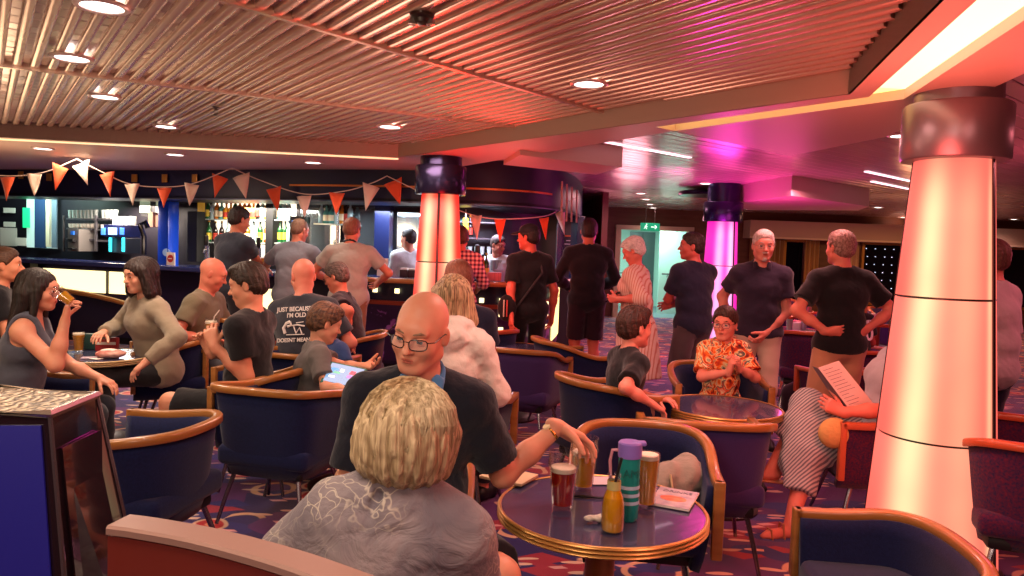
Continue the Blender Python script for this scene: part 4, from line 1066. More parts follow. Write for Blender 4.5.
# shelving with cups
def shelving(label, p0, p1, rows, post=True, depth=.3):
    r = empty('shelving_unit', (0, 0, 0), 0, label, 'shelving'); ms = mat('shelf_steel', '6a6a70', .35, metal=.7)
    for y in rows: wbox('shelf', ms, p0, p1, y, y + 1.6, .25, depth, r)
    for p in (p0, p1): wbox('post', ms, p - .6, p + .6, rows[0] - 3, 252, .38, .03, r)
    return r
shelving('steel shelving with cups beside the chrome coffee machine', 84, 116, (219, 229, 239)); shelving('steel shelving with cups and boxes right of the chrome coffee machine', 117, 134, (219, 230, 241))
M_china = mat('china', 'd8d0c4', .3); M_glassy = mat('shelf_glass', 'a8b4b0', .1, metal=.3)
def small(proto, px, py, off, label=None, group=None, cat=None, rz=0):
    q, a, yy = bw(px, off); z = zpx(px, py, yy); return dup(proto, (q[0], q[1], z), rz, label, cat, group)
cup = MB().lathe([(.02, 0), (.038, .02), (.042, .075), (.039, .075), (.034, .02), (.0001, .008)], n=14, cap=False).build('cup', M_china, loc=(0, 0, -5))
cup['category'] = 'cup'
glass = MB().lathe([(.026, 0), (.034, .13), (.032, .13), (.025, .01), (.0001, .008)], n=12, cap=False).build('tumbler', M_glassy, loc=(0, 0, -5)); glass['category'] = 'glass'
rn = random.Random(11)
for k in range(8): small(cup, 87 + k * 3.6, 229, .3, 'white cup on the middle shelf left of the coffee machine', 'cups on the steel shelves', 'cup')
for k in range(8): small(glass, 86 + k * 3.7, 219, .3, 'clear glass on the top shelf left of the coffee machine', 'glasses on the steel shelves', 'glass')
for k in range(4): small(glass, 119 + k * 4.2, 219, .3, 'clear glass on the top shelf right of the coffee machine', 'glasses on the steel shelves', 'glass')
for k in range(4): small(cup, 119 + k * 4.2, 230, .3, 'white cup on the middle shelf right of the coffee machine', 'cups on the steel shelves', 'cup')
for k in range(9): small(glass, 140 + k * 2.4, 226, .46, 'upturned glass standing on the blue lit drinks dispenser', 'glasses over the dispenser', 'glass')
def machine(name, label, cat, base, parts):
    r = empty(name, (0, 0, 0), 0, label, cat)
    for n_, m, a in parts: wbox(n_, m, *a, par=r)
    return r
machine('coffee_machine', 'grey upright coffee machine with round blue badge on the bar shelves', 'coffee machine', 0, [('housing', mat('machine_grey', '8a8680', .35, metal=.5), (98, 112, 230, 252, .42, .3)), ('badge', mat('blue_badge', '2a6ac0', .4, emis='2060c0', estr=.4), (103.5, 107.5, 232, 236, .59, .02)), ('spout', M_black, (102, 109, 240, 243, .6, .06)), ('drip_tray', M_black, (100, 110, 249, 250.5, .6, .1))])
machine('drinks_dispenser', 'dispenser with blue display and two glowing cyan tubes behind the bar', 'dispenser', 0, [('header', mat('navy_dark', '141c44', .3), (135, 160, 226, 238, .46, .3)), ('button_grid', mat('blue_lit', 'a0c8ff', .4, emis='80b8ff', estr=1.2), (143, 153.5, 229, 236, .63, .02)), ('logo_disc', mat('blue_lit2', '4080ff', .4, emis='3a78f0', estr=1.0), (137, 141.5, 229, 236, .63, .02)), ('logo_disc', mat('blue_lit2', '4080ff', .4), (155, 159.5, 229, 236, .63, .02)),
    ('cabinet', mat('dispenser_dark', '2a3038', .3), (139, 161, 239, 254, .46, .25)), ('glow_tube', mat('cyan_lit', '40f0ff', .4, emis='30d8f0', estr=1.6), (144.5, 146.5, 239, 253, .62, .03)), ('glow_tube', mat('cyan_lit', '40f0ff', .4), (157, 159, 239, 253, .62, .03))])
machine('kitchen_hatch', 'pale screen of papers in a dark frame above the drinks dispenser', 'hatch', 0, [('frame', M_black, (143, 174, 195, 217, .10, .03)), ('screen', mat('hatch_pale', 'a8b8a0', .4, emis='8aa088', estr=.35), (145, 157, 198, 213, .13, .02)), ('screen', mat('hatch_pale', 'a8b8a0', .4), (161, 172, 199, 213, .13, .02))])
r = empty('stacked_boxes', (0, 0, 0), 0, 'pinkish brown cartons stacked right of the hatch screens', 'cartons'); 
wbox('carton', mat('carton', 'b08468', .7), 171, 177, 213, 228, .35, .2, r); wbox('carton', mat('carton2', 'c09a7c', .7), 178, 185, 216, 228, .35, .2, r)
r = empty('no_entry_card', (0, 0, 0), 0, 'white card with a red no entry disc standing on the bar', 'sign')
def bar_top(px, back=.1):
    q, tn = at_px(offset(BP, back), px); return q, math.atan2(tn[1], tn[0])
q, a = bar_top(170, .12); r.location = (q[0], q[1], zt + .003); r.rotation_euler = (0, 0, a)
MB().box((0, 0, .085), (.14, .012, .17), bev=.002).build('card', M_white, r); MB().lathe([(.05, 0), (.05, .004)], (0, -.008, .09), 24, M=Matrix.Rotation(R(90), 3, 'X')).build('red_disc', mat('sign_red', 'b82c28', .5), r); MB().box((0, -.014, .09), (.06, .003, .014)).build('white_bar', M_white, r)
# blue pillar
r = empty('blue_pillar', (0, 0, 0), 0, 'glossy royal blue pillar with round white logo standing behind the bar', 'pillar')
q, a, yy = bw(193, .5); yy = q[1]
MB().box((q[0], q[1], 1.0), (.19, .2, 2.0), rz=a, bev=.01).build('shaft', M_navy, r); MB().lathe([(.055, 0), (.055, .006)], (q[0] + .03, q[1] - .115, zpx(191, 253, yy)), 20, M=Matrix.Rotation(R(90), 3, 'X')).build('logo_disc', mat('logo_pale', '9ac0e8', .4), r)
# black beer font arm
b = MB(); q, a, yy = bw(182, .7); z = zpx(182, 256, yy); b.tube([(q[0], q[1], z), (q[0], q[1], z + .25), (q[0] - .06, q[1], z + .42), (q[0] + .02, q[1], z + .46), (q[0] + .05, q[1], z + .38)], .035, 8); tag(b.build('beer_font', mat('black_gloss', '0e0e12', .15)), 'black curved beer font left of the blue pillar', 'beer tap')
# gold framed picture
wthing('gold_panel', 'amber lit panel right of the blue pillar', 'panel', mat('amber_panel', 'c89a48', .4, emis='a07828', estr=.4), 201, 208, 198, 212, .1, .03)
wthing('dark_cabinet', 'tall dark cabinet between the blue pillar and the lit bottle shelves', 'cabinet', M_black, 201, 212, 212, 262, .2, .25)
# backlit bottle shelves
M_back = mat('backlit_white', 'fff4e0', .5, emis='fff0d8', estr=1.15)
def lit_shelf(label, p0, p1, rows):
    r = empty('backlit_shelves', (0, 0, 0), 0, label, 'shelves')
    wbox('light_panel', M_back, p0, p1, 195, 262, .06, .02, r)
    for y in rows: wbox('glass_shelf', mat('glass_shelf', 'b8c8c0', .1, metal=.2), p0, p1, y, y + 1.2, .18, .22, r)
    return r
lit_shelf('wide backlit glass shelves of spirits behind the dark grey shirted man', 213, 275, (220, 243)); lit_shelf('narrow backlit shelves of bottles right of the dark post', 283, 297, (220, 243))
wthing('dark_post', 'dark post between the two backlit bottle shelves', 'post', M_black, 275, 283, 192, 262, .2, .2)
def bottle_proto(i, h, r, neck, mglass, mlabel, mcap):
    o = empty('bottle', (0, 0, -5), 0, None, 'bottle')
    MB().lathe([(r * .9, 0), (r, .01), (r, h * .55), (r * .8, h * .64), (neck, h * .74), (neck * .95, h * .95)], n=14).build('glass_body', mglass, o)
    if mlabel: MB().lathe([(r + .001, h * .15), (r + .001, h * .45)], n=14, cap=False).build('label', mlabel, o)
    MB().lathe([(neck * 1.15, h * .93), (neck * 1.15, h)], n=10).build('cap', mcap, o)
    return o
gl = lambda n, c, e=None: mat(n, c, .12, coat=.4)
kinds = [('amber whisky bottle with pale label', bottle_proto(0, .30, .042, .014, gl('gl_amber', 'b06418'), mat('lbl_cream', 'e0d0a8', .6), M_black)), ('green glass bottle', bottle_proto(1, .32, .038, .013, gl('gl_green', '1e5a2c'), mat('lbl_yellow', 'd8c040', .6), mat('cap_gold', 'b89030', .4, metal=.6))),
    ('clear spirit bottle with blue tint', bottle_proto(2, .31, .04, .014, gl('gl_clear', '9ab8b8'), None, mat('cap_blue', '3050a0', .4))), ('golden squat bottle', bottle_proto(3, .24, .05, .016, gl('gl_gold', 'd09428'), mat('lbl_red', 'a83020', .6), mat('cap_red', '902018', .4))),
    ('dark bottle with red label', bottle_proto(4, .31, .037, .014, gl('gl_dark', '201410'), mat('lbl_red', 'a83020', .6), mat('cap_gold', 'b89030', .4, metal=.6))), ('teal gin bottle', bottle_proto(5, .27, .046, .016, gl('gl_teal', '4a8a80'), mat('lbl_cream', 'e0d0a8', .6), M_black))]
rn = random.Random(4)
def put_bottles(pxs, row, where, grp, off=.2):
    for px in pxs:
        k, p = kinds[rn.randrange(len(kinds))]; small(p, px, row, off, k + ' ' + where, grp, 'bottle')
put_bottles(np.arange(216, 274, 4.4), 220, 'on the upper shelf of the wide backlit display', 'bottles on the wide upper backlit shelf')
put_bottles(np.arange(217, 274, 6.2), 243, 'on the lower shelf of the wide backlit display', 'bottles on the wide lower backlit shelf')
put_bottles((286, 290, 294), 220, 'on the upper narrow backlit shelf', 'bottles on the narrow upper shelf'); put_bottles((286, 291, 295), 243, 'on the lower narrow backlit shelf', 'bottles on the narrow lower shelf')
# right part of the back bar: fridge mirror, glass shelves, posts
r = empty('till_tower', (0, 0, 0), 0, 'black till tower with a small lit screen behind the bald man at the bar', 'till'); wbox('housing', mat('black_gloss', '0e0e12', .15), 305, 319, 217, 268, .4, .2, r); wbox('screen', mat('screen_dim', '304878', .3, emis='4a70b0', estr=.9), 308, 316, 221, 226, .52, .02, r); wbox('indicator', mat('screen_dim', '304878', .3), 312, 314, 234, 242, .52, .02, r)
mr = wthing('wall_mirror', 'pale mirror behind the glass shelves over the till', 'mirror', M_mirror, 300, 342, 205, 262, .06, .02)
mr = wthing('wall_mirror', 'pale blue mirror panel behind the pink shirted man at the bar', 'mirror', M_mirror, 344, 379, 207, 262, .06, .02)
mr = wthing('wall_mirror', 'mirror panel between the blue black post and the red column', 'mirror', M_mirror, 396, 432, 212, 268, .06, .02)
r = empty('glass_shelves', (0, 0, 0), 0, 'glass shelf carrying spirit bottles in front of the pale mirror', 'shelf'); wbox('glass_shelf', mat('glass_shelf', 'b8c8c0', .1), 322, 356, 224, 225.5, .25, .22, r)
wbox('bracket', M_steel, 341, 343, 205, 262, .2, .06, r)
put_bottles((326, 331, 336, 341, 346, 350, 354), 224, 'on the glass shelf before the pale mirror', 'bottles on the glass shelf')
tb = mat('bottle_blue_post', '141c40', .25)
wthing('blue_post', 'blue black post left of the mirror beside the red column', 'post', tb, 380, 395, 205, 268, .25, .2)
wthing('bar_fascia', 'dark panel over the till and mirrors under the canopy', 'panel', mat('canopy_under', '15121c', .4), 297, 440, 190, 206, .1, .06)
# behind bar right of the red column
r = empty('wine_shelves', (0, 0, 0), 0, 'dark shelves of wine and glasses between the red column and the bartender', 'shelves')
for y in (238, 222, 256): wbox('shelf', mat('shelf_steel', '6a6a70', .35), 456, 500, y, y + 1.3, .22, .25, r)
put_bottles((460, 464, 468), 238, 'on the dark shelf beside the red column', 'bottles on the dark shelf', .25)
for k in range(12): small(glass, 461 + k * 3.5, 270, .9, 'clear glass on the rear counter beside the bartender', 'glasses beside the bartender', 'glass')
for k in range(6): small(glass, 463 + k * 5.5, 256, .25, 'clear glass on the lowest dark shelf beside the red column', 'glasses on the dark shelves', 'glass')
wthing('yellow_pennant', 'small yellow pennant hanging right of the red column', 'pennant', mat('yellow_cloth', 'e8c820', .7), 461, 466, 218, 233, .5, .01)
q_, a_q, yy_ = bw(463.5, .5); b = MB(); b.tube([(q_[0], q_[1], zpx(463.5, 219, yy_)), (q_[0], q_[1], 2.0)], .004, 5); tag(b.build('pennant_cord', mat('bunting_cord', 'd8c8bc', .8)), 'thin cord holding the small yellow pennant behind the bar', 'cord')
wthing('wall_mirror', 'tall narrow mirror right of the bartender', 'mirror', M_mirror, 541, 549, 222, 272, .25, .02)
wthing('blue_post', 'blue black post beside the menu blackboard at the bar end', 'post', tb, 549, 557, 215, 290, .4, .12)
# blackboard
q = V(GX(571, 11.2), 11.2); r = empty('menu_blackboard', (q[0], q[1], zpx(571, 252, 11.2)), R(8), 'black menu board with gold frame at the curved end of the bar', 'menu board')
MB().box((0, 0, 0), (.30, .02, .46), bev=.002).build('board', mat('chalk_black', '16161c', .5), r); b = MB()
for s_ in (-1, 1): b.box((s_ * .155, -.005, 0), (.02, .03, .5)); b.box((0, -.005, s_ * .24), (.33, .03, .02))
b.build('frame', mat('gold_trim', 'c07840', .3), r); b = MB()
for k in range(7): b.box((rn.uniform(-.02, .02), -.012, .17 - k * .052), (rn.uniform(.12, .2), .002, .012))
b.build('chalk_writing', mat('chalk_white', 'a8a8b0', .7), r)
q = V(GX(529, 10.4), 10.4); r = empty('notice_frame', (q[0], q[1], zpx(532, 243, 10.4)), 0, 'small red framed notice behind the man in the cap', 'notice'); MB().box((0, 0, 0), (.16, .02, .24), bev=.002).build('frame', mat('red_frame', 'a03828', .4), r); MB().box((0, -.012, 0), (.12, .006, .2)).build('sheet', mat('sheet_dark', '3a2a30', .5), r)
# rear counter
b = MB(); RC = offset(BP, 1.35)[6:-14]; b.sweep([(p[0], p[1], 0) for p in RC], [(0, 0), (0, .9), (-.4, .9), (-.4, 0)]); tag(b.build('rear_counter', mat('rear_counter', '1c1a22', .4)), 'dark low work counter behind the bar', 'counter')
# on the bar
r = empty('bar_sign', (0, 0, 0), 0, 'white upright card with a small bottle drawing beside the pink shirted man', 'sign'); q, a = bar_top(382, .15); r.location = (q[0], q[1], zt + .003)
MB().box((0, 0, .11), (.13, .01, .21), bev=.002).build('card', M_white, r); b = MB(); b.lathe([(.012, 0), (.012, .04), (.005, .055), (.005, .07)], (0, -.008, .07), 10); b.build('bottle_drawing', mat('ink', '503038', .6), r)
def pint_simple(px, back, lab, col='c88a20', h=.15):
    q, a = bar_top(px, back); r = empty('beer_glass', (q[0], q[1], zt + .002), 0, lab, 'glass'); MB().lathe([(.028, 0), (.04, h)], n=14).build('beer', mat('beer_' + col, col, .1), r); MB().lathe([(.040, h), (.041, h + .012), (.0001, h + .014)], n=14).build('foam', mat('foam', 'f0e4cc', .7), r)
pint_simple(262, .18, 'pint of amber beer on the bar between the dark shirted and bald men')
def tap(px, lab):
    q, a = bar_top(px, .38); r = empty('beer_tap', (q[0], q[1], zt + .002), 0, lab, 'beer tap'); MB().lathe([(.045, 0), (.03, .02), (.026, .26), (.03, .27)], n=14).build('column', M_steel, r); MB().tube([(0, 0, .22), (0, -.10, .22), (0, -.11, .18)], .012, 8).build('spout', M_steel, r); MB().box((0, -.02, .34), (.05, .03, .14), bev=.008).build('handle', mat('tap_black', '18161c', .3), r)
tap(258, 'steel beer tap left of the bald man at the bar'); tap(341, 'steel beer tap on the bar before the pink shirted man'); tap(476, 'steel beer tap on the bar beside the checked shirted man'); tap(206, 'steel beer tap near the blue pillar')
for px in (404, 412, 420): 
    q, a = bar_top(px, .25); r = empty('napkin_caddy', (q[0], q[1], zt + .003), a, 'small caddy on the bar left of the red column', 'caddy', 'bar caddies'); MB().box((0, 0, .045), (.09, .09, .09), bev=.006).build('box', mat('caddy_dark', '3a2028', .4), r); MB().box((0, 0, .095), (.08, .07, .03), bev=.006).build('napkins', M_white, r)
for px in (490, 494, 498): 
    q, a = bar_top(px, .2); tag(MB().box((q[0], q[1], zt + .053), (.07, .07, .10), bev=.006).build('snack_box', mat('snack_pink', 'd87a80', .6)), 'pink snack carton on the bar beside the bartender', 'carton', 'snack cartons on the bar')
# soft drink bottles on bar near bartender
for k in range(8):
    q, a = bar_top(463 + k * 3.2, .3); 
    if 470 < 463 + k * 3.2 < 480: continue
    dup(kinds[k % 6][1], (q[0], q[1], zt + .002), 0, kinds[k % 6][0] + ' standing on the bar near the bartender', 'bottle', 'bottles on the bar')
for k, p in kinds:
    for c in list(p.children): bpy.data.objects.remove(c)
    bpy.data.objects.remove(p)
bpy.data.objects.remove(cup); bpy.data.objects.remove(glass)

# ---- bunting
M_or = fabric('bunting_orange', 'e0603c', w=20); M_wh = fabric('bunting_cream', 'e8d4c4', w=20)
def bunting(label, nodes, flags):
    """nodes: (px,py,y) string points; flags (px,py, colour, tilt)"""
    pts = []; seg = []
    for n in nodes:
        seg.append(W(*n[:3]))
        if len(n) > 3: pts += crom(seg, 8) if len(seg) > 1 else []; seg = [seg[-1]]
    pts += crom(seg, 8) if len(seg) > 1 else []
    pts = [p for i, p in enumerate(pts) if i == 0 or np.linalg.norm(p - pts[i - 1]) > .01]; r = empty('bunting', (0, 0, 0), 0, label, 'bunting')
    MB().tube(pts, .006, 5).build('string', mat('bunting_cord', 'd8c8bc', .8), r)
    for px, py, c, tl, wpx, hpx in flags:
        j = min(range(len(nodes) - 1), key=lambda i: 0 if nodes[i][0] <= px <= nodes[i + 1][0] else 1e9)
        t = (px - nodes[j][0]) / (nodes[j + 1][0] - nodes[j][0]); y = nodes[j][2] + t * (nodes[j + 1][2] - nodes[j][2]) - .01
        A = W(px - wpx / 2, py + tl * .5, y); B = W(px + wpx / 2, py - tl * .5, y); C = W(px + tl * .9, py + hpx, y - .04); n_ = 5; vs = []; fs = []
        dn_ = nrm(np.cross(B - A, C - A))
        rows = []
        for i in range(n_ + 1):
            row = []
            for k in range(n_ + 1 - i):
                u_, v_ = k / n_, i / n_; p = A + (B - A) * u_ + (C - A) * v_ + dn_ * .012 * math.sin(u_ * 7 + px + v_ * 3); row.append(len(vs)); vs.append(tuple(p))
            rows.append(row)
        for i in range(n_):
            for k in range(n_ - i):
                fs.append((rows[i][k], rows[i][k + 1], rows[i + 1][k]))
                if k < n_ - i - 1: fs.append((rows[i][k + 1], rows[i + 1][k + 1], rows[i + 1][k]))
        o = link_mesh('flag', vs, fs, M_or if c == 'o' else M_wh, r); sm = o.modifiers.new('s', 'SOLIDIFY'); sm.thickness = .003
yv = lambda px: min(at_px(BP, px)[0][1] - .22, 8.1 + max(0, px - 76) * .003) if px < 560 else 9.4
nd = lambda px, py: (px, py, yv(px))
bunting('string of orange and cream pennants along the left half of the bar canopy', [nd(-30, 172), nd(10, 176), nd(45, 172), (*nd(77, 159), 1), nd(100, 171), nd(130, 184), nd(165, 187), nd(195, 183), nd(232, 168)],
    [(7, 177, 'o', 0, 15, 24), (35, 174, 'w', -1, 15, 22), (61, 166, 'o', -7, 16, 24), (81, 163, 'w', 7, 17, 22), (107, 173, 'o', 4, 15, 24), (132, 184, 'w', 1, 15, 22), (164, 188, 'o', 0, 15, 20), (192, 184, 'w', -3, 15, 22)])
bunting('string of pennants along the right half of the bar canopy to the red column', [nd(232, 168), nd(262, 181), nd(304, 194), nd(345, 191), nd(372, 183), (*nd(387, 176), 1), nd(420, 192)],
    [(220, 176, 'o', -6, 16, 22), (241, 175, 'w', 6, 17, 24), (274, 188, 'o', 4, 15, 24), (304, 196, 'w', 1, 15, 22), (337, 193, 'o', -1, 16, 22), (371, 185, 'w', -6, 17, 26), (393, 181, 'o', 8, 18, 24)])
bunting('string of pennants beyond the red column to the curved canopy end', [nd(445, 205), nd(476, 216), nd(505, 219), nd(545, 216), nd(561, 208), (575, 198, 9.6)],
    [(476, 216, 'w', 1, 12, 24), (500, 219, 'o', 0, 12, 24), (544, 218, 'o', 2, 10, 22), (560, 211, 'w', 5, 10, 24)])
# ---------------------------------------------------------------- furniture
M_rail = mat('chair_wood', 'a87038', .32, coat=.25, var=((3, 3, 22), '8a5626', .3)); M_railr = mat('chair_wood_red', 'b0502c', .35, coat=.2)
def chair_fab(nm, col):
    return mat('upholstery_' + nm, col, .85, bump=((180, 180, 180), .3, .003), var=((90, 90, 90), '141c44' if nm != 'plum' else '3a2a5c', .3), sheen=.15, spec=.15)
F_navy = chair_fab('navy', '0e1538'); F_plum = chair_fab('plum', '3e2c5e'); F_red = chair_fab('red', '5a1a34')
M_leg = mat('chair_leg', '8a8288', .22, metal=.9)
def tub(label, pos, yaw, fab=F_navy, wood=M_rail, w=.60, d=.56, h=.73, harm=.645, sq=2.6, group=None, pad=True, tilt=0):
    r = empty('tub_chair', (pos[0], pos[1], 0), R(yaw), label, 'chair', group)
    hw = w / 2; fr = d * .5; bk = d * .5
    plan = []
    for t in np.linspace(0, 1, 9): plan.append((hw, fr - t * fr))
    for a in np.linspace(0, math.pi, 29)[1:-1]:
        ex = 2 / sq; x = hw * math.copysign(abs(math.cos(a)) ** ex, math.cos(a)); y = -bk * abs(math.sin(a)) ** ex; plan.append((x, y))
    for t in np.linspace(0, 1, 9): plan.append((-hw, t * fr))
    def zr(p): t = min(1, max(0, (fr * .6 - p[1]) / (fr * .6 + bk))); t = t * t * (3 - 2 * t); return harm + (h - harm) * t
    # rail with front posts
    top = [(p[0], p[1], zr(p)) for p in plan]
    prof = [(-.022, -.014), (-.018, -.019), (.018, -.019), (.022, -.014), (.022, .010), (.016, .017), (-.016, .017), (-.022, .010)]
    MB().sweep(top, prof).build('wooden_rail', wood, r, ang=50)
    for s_ in (-1, 1):
        MB().box((s_ * hw, fr - .006, (.36 + harm) / 2), (.044, .034, harm - .36 + .034), bev=.006).build('front_post', wood, r)
    # shell
    vs = []; fs = []; n = len(plan); rows = 7
    for j in range(rows):
        t = j / (rows - 1)
        for p in plan:
            z = .28 + (zr(p) - .015 - .28) * t; k = .80 + .2 * (t ** .7); vs.append((p[0] * k * .985, p[1] * (k if p[1] < 0 else 1) * .985 - (.0 if p[1] < 0 else .006), z))
    for j in range(rows - 1):
        for i in range(n - 1): fs.append((j * n + i, j * n + i + 1, (j + 1) * n + i + 1, (j + 1) * n + i))
    o = link_mesh('upholstered_shell', vs, fs, fab, r); sm = o.modifiers.new('s', 'SOLIDIFY'); sm.thickness = .038; sm.offset = 1
    b = MB(); b.box((0, .015, .385), (w * .86, d * .92, .11), bev=.035, seg=3); b.build('seat_cushion', fab, r)
    MB().box((0, 0, .30), (w * .72, d * .74, .06), bev=.02).build('seat_base', mat('blackish', '0c0c0e', .6), r)
    for sx in (-1, 1):
        for sy in (-1, 1):
            MB().tube([(sx * w * .30, sy * d * .30, .30), (sx * w * .36, sy * d * .38, .14), (sx * w * .40, sy * d * .44, .012)], [.013, .012, .010], 8).build('leg', M_leg, r)
    return r
M_ttop = mat('table_top', '3a3c58', .18, coat=.5, var=((5, 5, 5), '46486a', .4), bump=((12, 12, 12), .04, .01)); M_tedge = mat('table_edge', 'c09050', .3, metal=.55)
def table(label, pos, r_, z, ped='8a5a30', name='cocktail_table', edge=M_tedge):
    t = empty(name, (pos[0], pos[1], 0), 0, label, 'table')
    MB().lathe([(.0001, z - .03), (r_ - .012, z - .03), (r_ - .010, z - .0015), (.0001, z)], n=64, cap=False).build('tabletop', M_ttop, t)
    pr = []
    for k in range(3):
        zz = z - .036 + k * .014; pr += [(r_ - .006, zz - .002), (r_, zz + .001), (r_ + .003, zz + .005), (r_, zz + .009)]
    pr += [(r_ - .002, z + .003), (r_ - .008, z + .004), (r_ - .012, z + .001)]; pr = [(r_ - .014, z - .04)] + pr
    MB().lathe(pr, n=64, cap=False).build('ribbed_edge', edge, t, ang=50)
    MB().lathe([(.07, z - .03), (.06, z - .05), (.055, z - .12), (.05, .10), (.07, .05)], n=24).build('pedestal', mat('pedestal_' + ped, ped, .3, metal=.3), t)
    MB().lathe([(.24, 0), (.24, .012), (.20, .03), (.07, .055)], n=32).build('foot', mat('table_foot', '3a2a28', .35, metal=.5), t)
    return t
G = lambda px, y: (GX(px, y), y)
T1 = G(613, 2.62); T2 = G(730, 4.44); T3 = G(101, 5.4); T4 = G(515, 6.6)
table('nearest round table with ribbed brass edge carrying the beers and the juice bottle', T1, .375, .62)
table('round table with ribbed edge in front of the boy in the bright patterned shirt', T2, .355, .62)
table('round wooden edged table between the two dark haired women', T3, .36, .64, '7a6848', edge=mat('edge_pale', 'b09468', .4))
table('small round table beside the cream hooded woman', T4, .33, .64)
T5 = G(352, 4.6); table('round table under the boy with the tablet', T5, .33, .62, edge=mat('edge_green', '5a8a70', .4))
tub('round backed navy chair with pale wooden rail behind the nearest table, grey jacket on it', G(652, 3.15), 172, w=.58, d=.54, h=.74, harm=.64)
tub('plum chair with its back to us before the second round table', G(714, 3.72), -4, fab=F_plum, w=.60, h=.735, sq=4.)
tub('navy tub chair under the boy in black sitting sideways', G(614, 4.45), -62, w=.60, h=.77, harm=.69)
tub('blue chair under the boy in the bright patterned shirt', G(722, 5.2), 178, w=.62)
tub('empty navy tub chair at the bottom right corner', G(913, 2.38), 84, w=.64, d=.45, h=.615, harm=.59)
tub('red lit chair of the woman reading the menu', G(884, 4.22), 85, fab=F_red, wood=M_railr, w=.60)
tub('square backed navy chair with its back to us behind the grey haired woman', G(288, 4.05), -14, w=.62, h=.75, harm=.70, sq=5)
tub('empty navy tub chair with round wooden rail beside the blue cabinet', G(144, 3.28), 80, w=.60, d=.58, h=.70, harm=.66)
tub('navy chair under the teenager in black', G(270, 4.55), 84, w=.54, d=.46, h=.74)
tub('chair with round wooden rail seen past the tablet boy', G(280, 5.1), 160, w=.60, h=.74)
tub('empty blue chair with wooden rail left of the boy in black', G(572, 6.3), -70, w=.62, h=.76)
tub('blue chair backing on to us beside the small round table', G(528, 5.85), -20, fab=F_plum, w=.62, h=.75, sq=4.)
tub('chair with wooden arm under the man in the navy polo', G(412, 2.85), 182, w=.50, h=.66, harm=.62)
tub('chair of the woman drinking, its wooden rail just behind the cabinet', G(22, 4.2), -75, w=.62)
tub('chair under the woman in the taupe sweatshirt', G(172, 5.85), 118, w=.60)
tub('chair under the bald man in khaki', G(194, 6.1), -95, w=.62)
tub('blue grey chair behind the teenager at the next table', G(232, 6.4), -30, w=.62, h=.85, harm=.8)
tub('chair under the bald man in the printed shirt', G(306, 5.55), -18, w=.62, h=.70)
tub('chair under the man in red light behind the tablet boy', G(355, 6.5), 90, w=.62)
tub('red backed chair at the right edge beyond the large column', G(1052, 3.35), -20, fab=F_red, wood=M_railr, w=.62, h=.76)
tub('farther red chair at the right edge', G(1020, 4.15), -30, fab=F_red, wood=M_railr, w=.62)
tub('small dark chair carrying the pale rucksack', G(850, 6.35), 20, fab=F_red, wood=M_railr, w=.5, h=.6, harm=.56)
tub('dark red chair beneath the player in the numbered shirt', G(868, 7.2), 14, fab=F_red, wood=M_railr, w=.62, h=.66)
tub('chair under the woman in the cream hoodie', G(458, 4.25), -12, w=.62, h=.70)
tub('red railed chair by the small table near the red column', G(486, 6.9), 40, wood=M_railr, w=.62, h=.76)
tub('chair under the boy with the tablet', G(306, 4.62), -66, w=.58, h=.64, harm=.60)
# cluttered tables and chairs in the right distance
for k, (px, y, lb) in enumerate(((792, 8.2, 'dark round table crowded with glasses behind the white haired man'), (806, 10.6, 'far round table with drinks under the dark window'), (880, 9.6, 'far round table beside the numbered shirt'))):
    table(lb, G(px, y), .36, .72, 'b05040', edge=M_railr)
for k, (px, y, yw, lb) in enumerate(((776, 9.2, 60, 'plum chair beyond the crowded dark table'), (812, 7.4, -20, 'dark chair with its back to us beside the tan shorts'), (830, 9.4, 150, 'far plum chair by the dark windows'), (790, 12.2, 190, 'farthest chair under the tall dark window'), (895, 11, 200, 'far chair near the starry window'))):
    tub(lb, G(px, y), yw, fab=F_red if k % 2 else F_plum, wood=M_railr, w=.58, h=.80)

# bench back in the foreground and the cabinet post
bk = MB(); pts = crom([AZ(*p, 1.08) for p in ((130, 516), (160, 520), (220, 531), (300, 552), (380, 580), (470, 615))], 6)
bk.sweep([(p[0], p[1], 0) for p in pts], [(.05, .32), (.05, 1.065), (0, 1.065), (0, .32)])
bench = empty('bench_seat', (0, 0, 0), 0, 'curved red brown bench back with a pale top edge in the near foreground', 'bench')
bk.build('back', mat('bench_leather', '6a2418', .38, coat=.2), bench)
tp = MB(); tp.sweep([(p[0], p[1], 1.075) for p in pts], [(.054, -.006), (.054, .004), (.05, .008), (0, .008), (-.004, .004), (-.004, -.006)]); tp.build('top_edge', mat('bench_edge', '8a6a60', .4), bench)
sp_ = offset([p[:2] for p in pts], .30); st = MB(); st.sweep([(p[0], p[1], .32) for p in sp_], [(-.26, 0), (-.26, .15), (.26, .15), (.26, 0)]); st.build('seat', mat('bench_seat', '2a1c40', .8), bench)
st = MB(); st.sweep([(p[0], p[1], 0) for p in sp_], [(-.3, 0), (-.3, .32), (.2, .32), (.2, 0)]); st.build('plinth', mat('blackish', '0c0c0e', .6), bench)
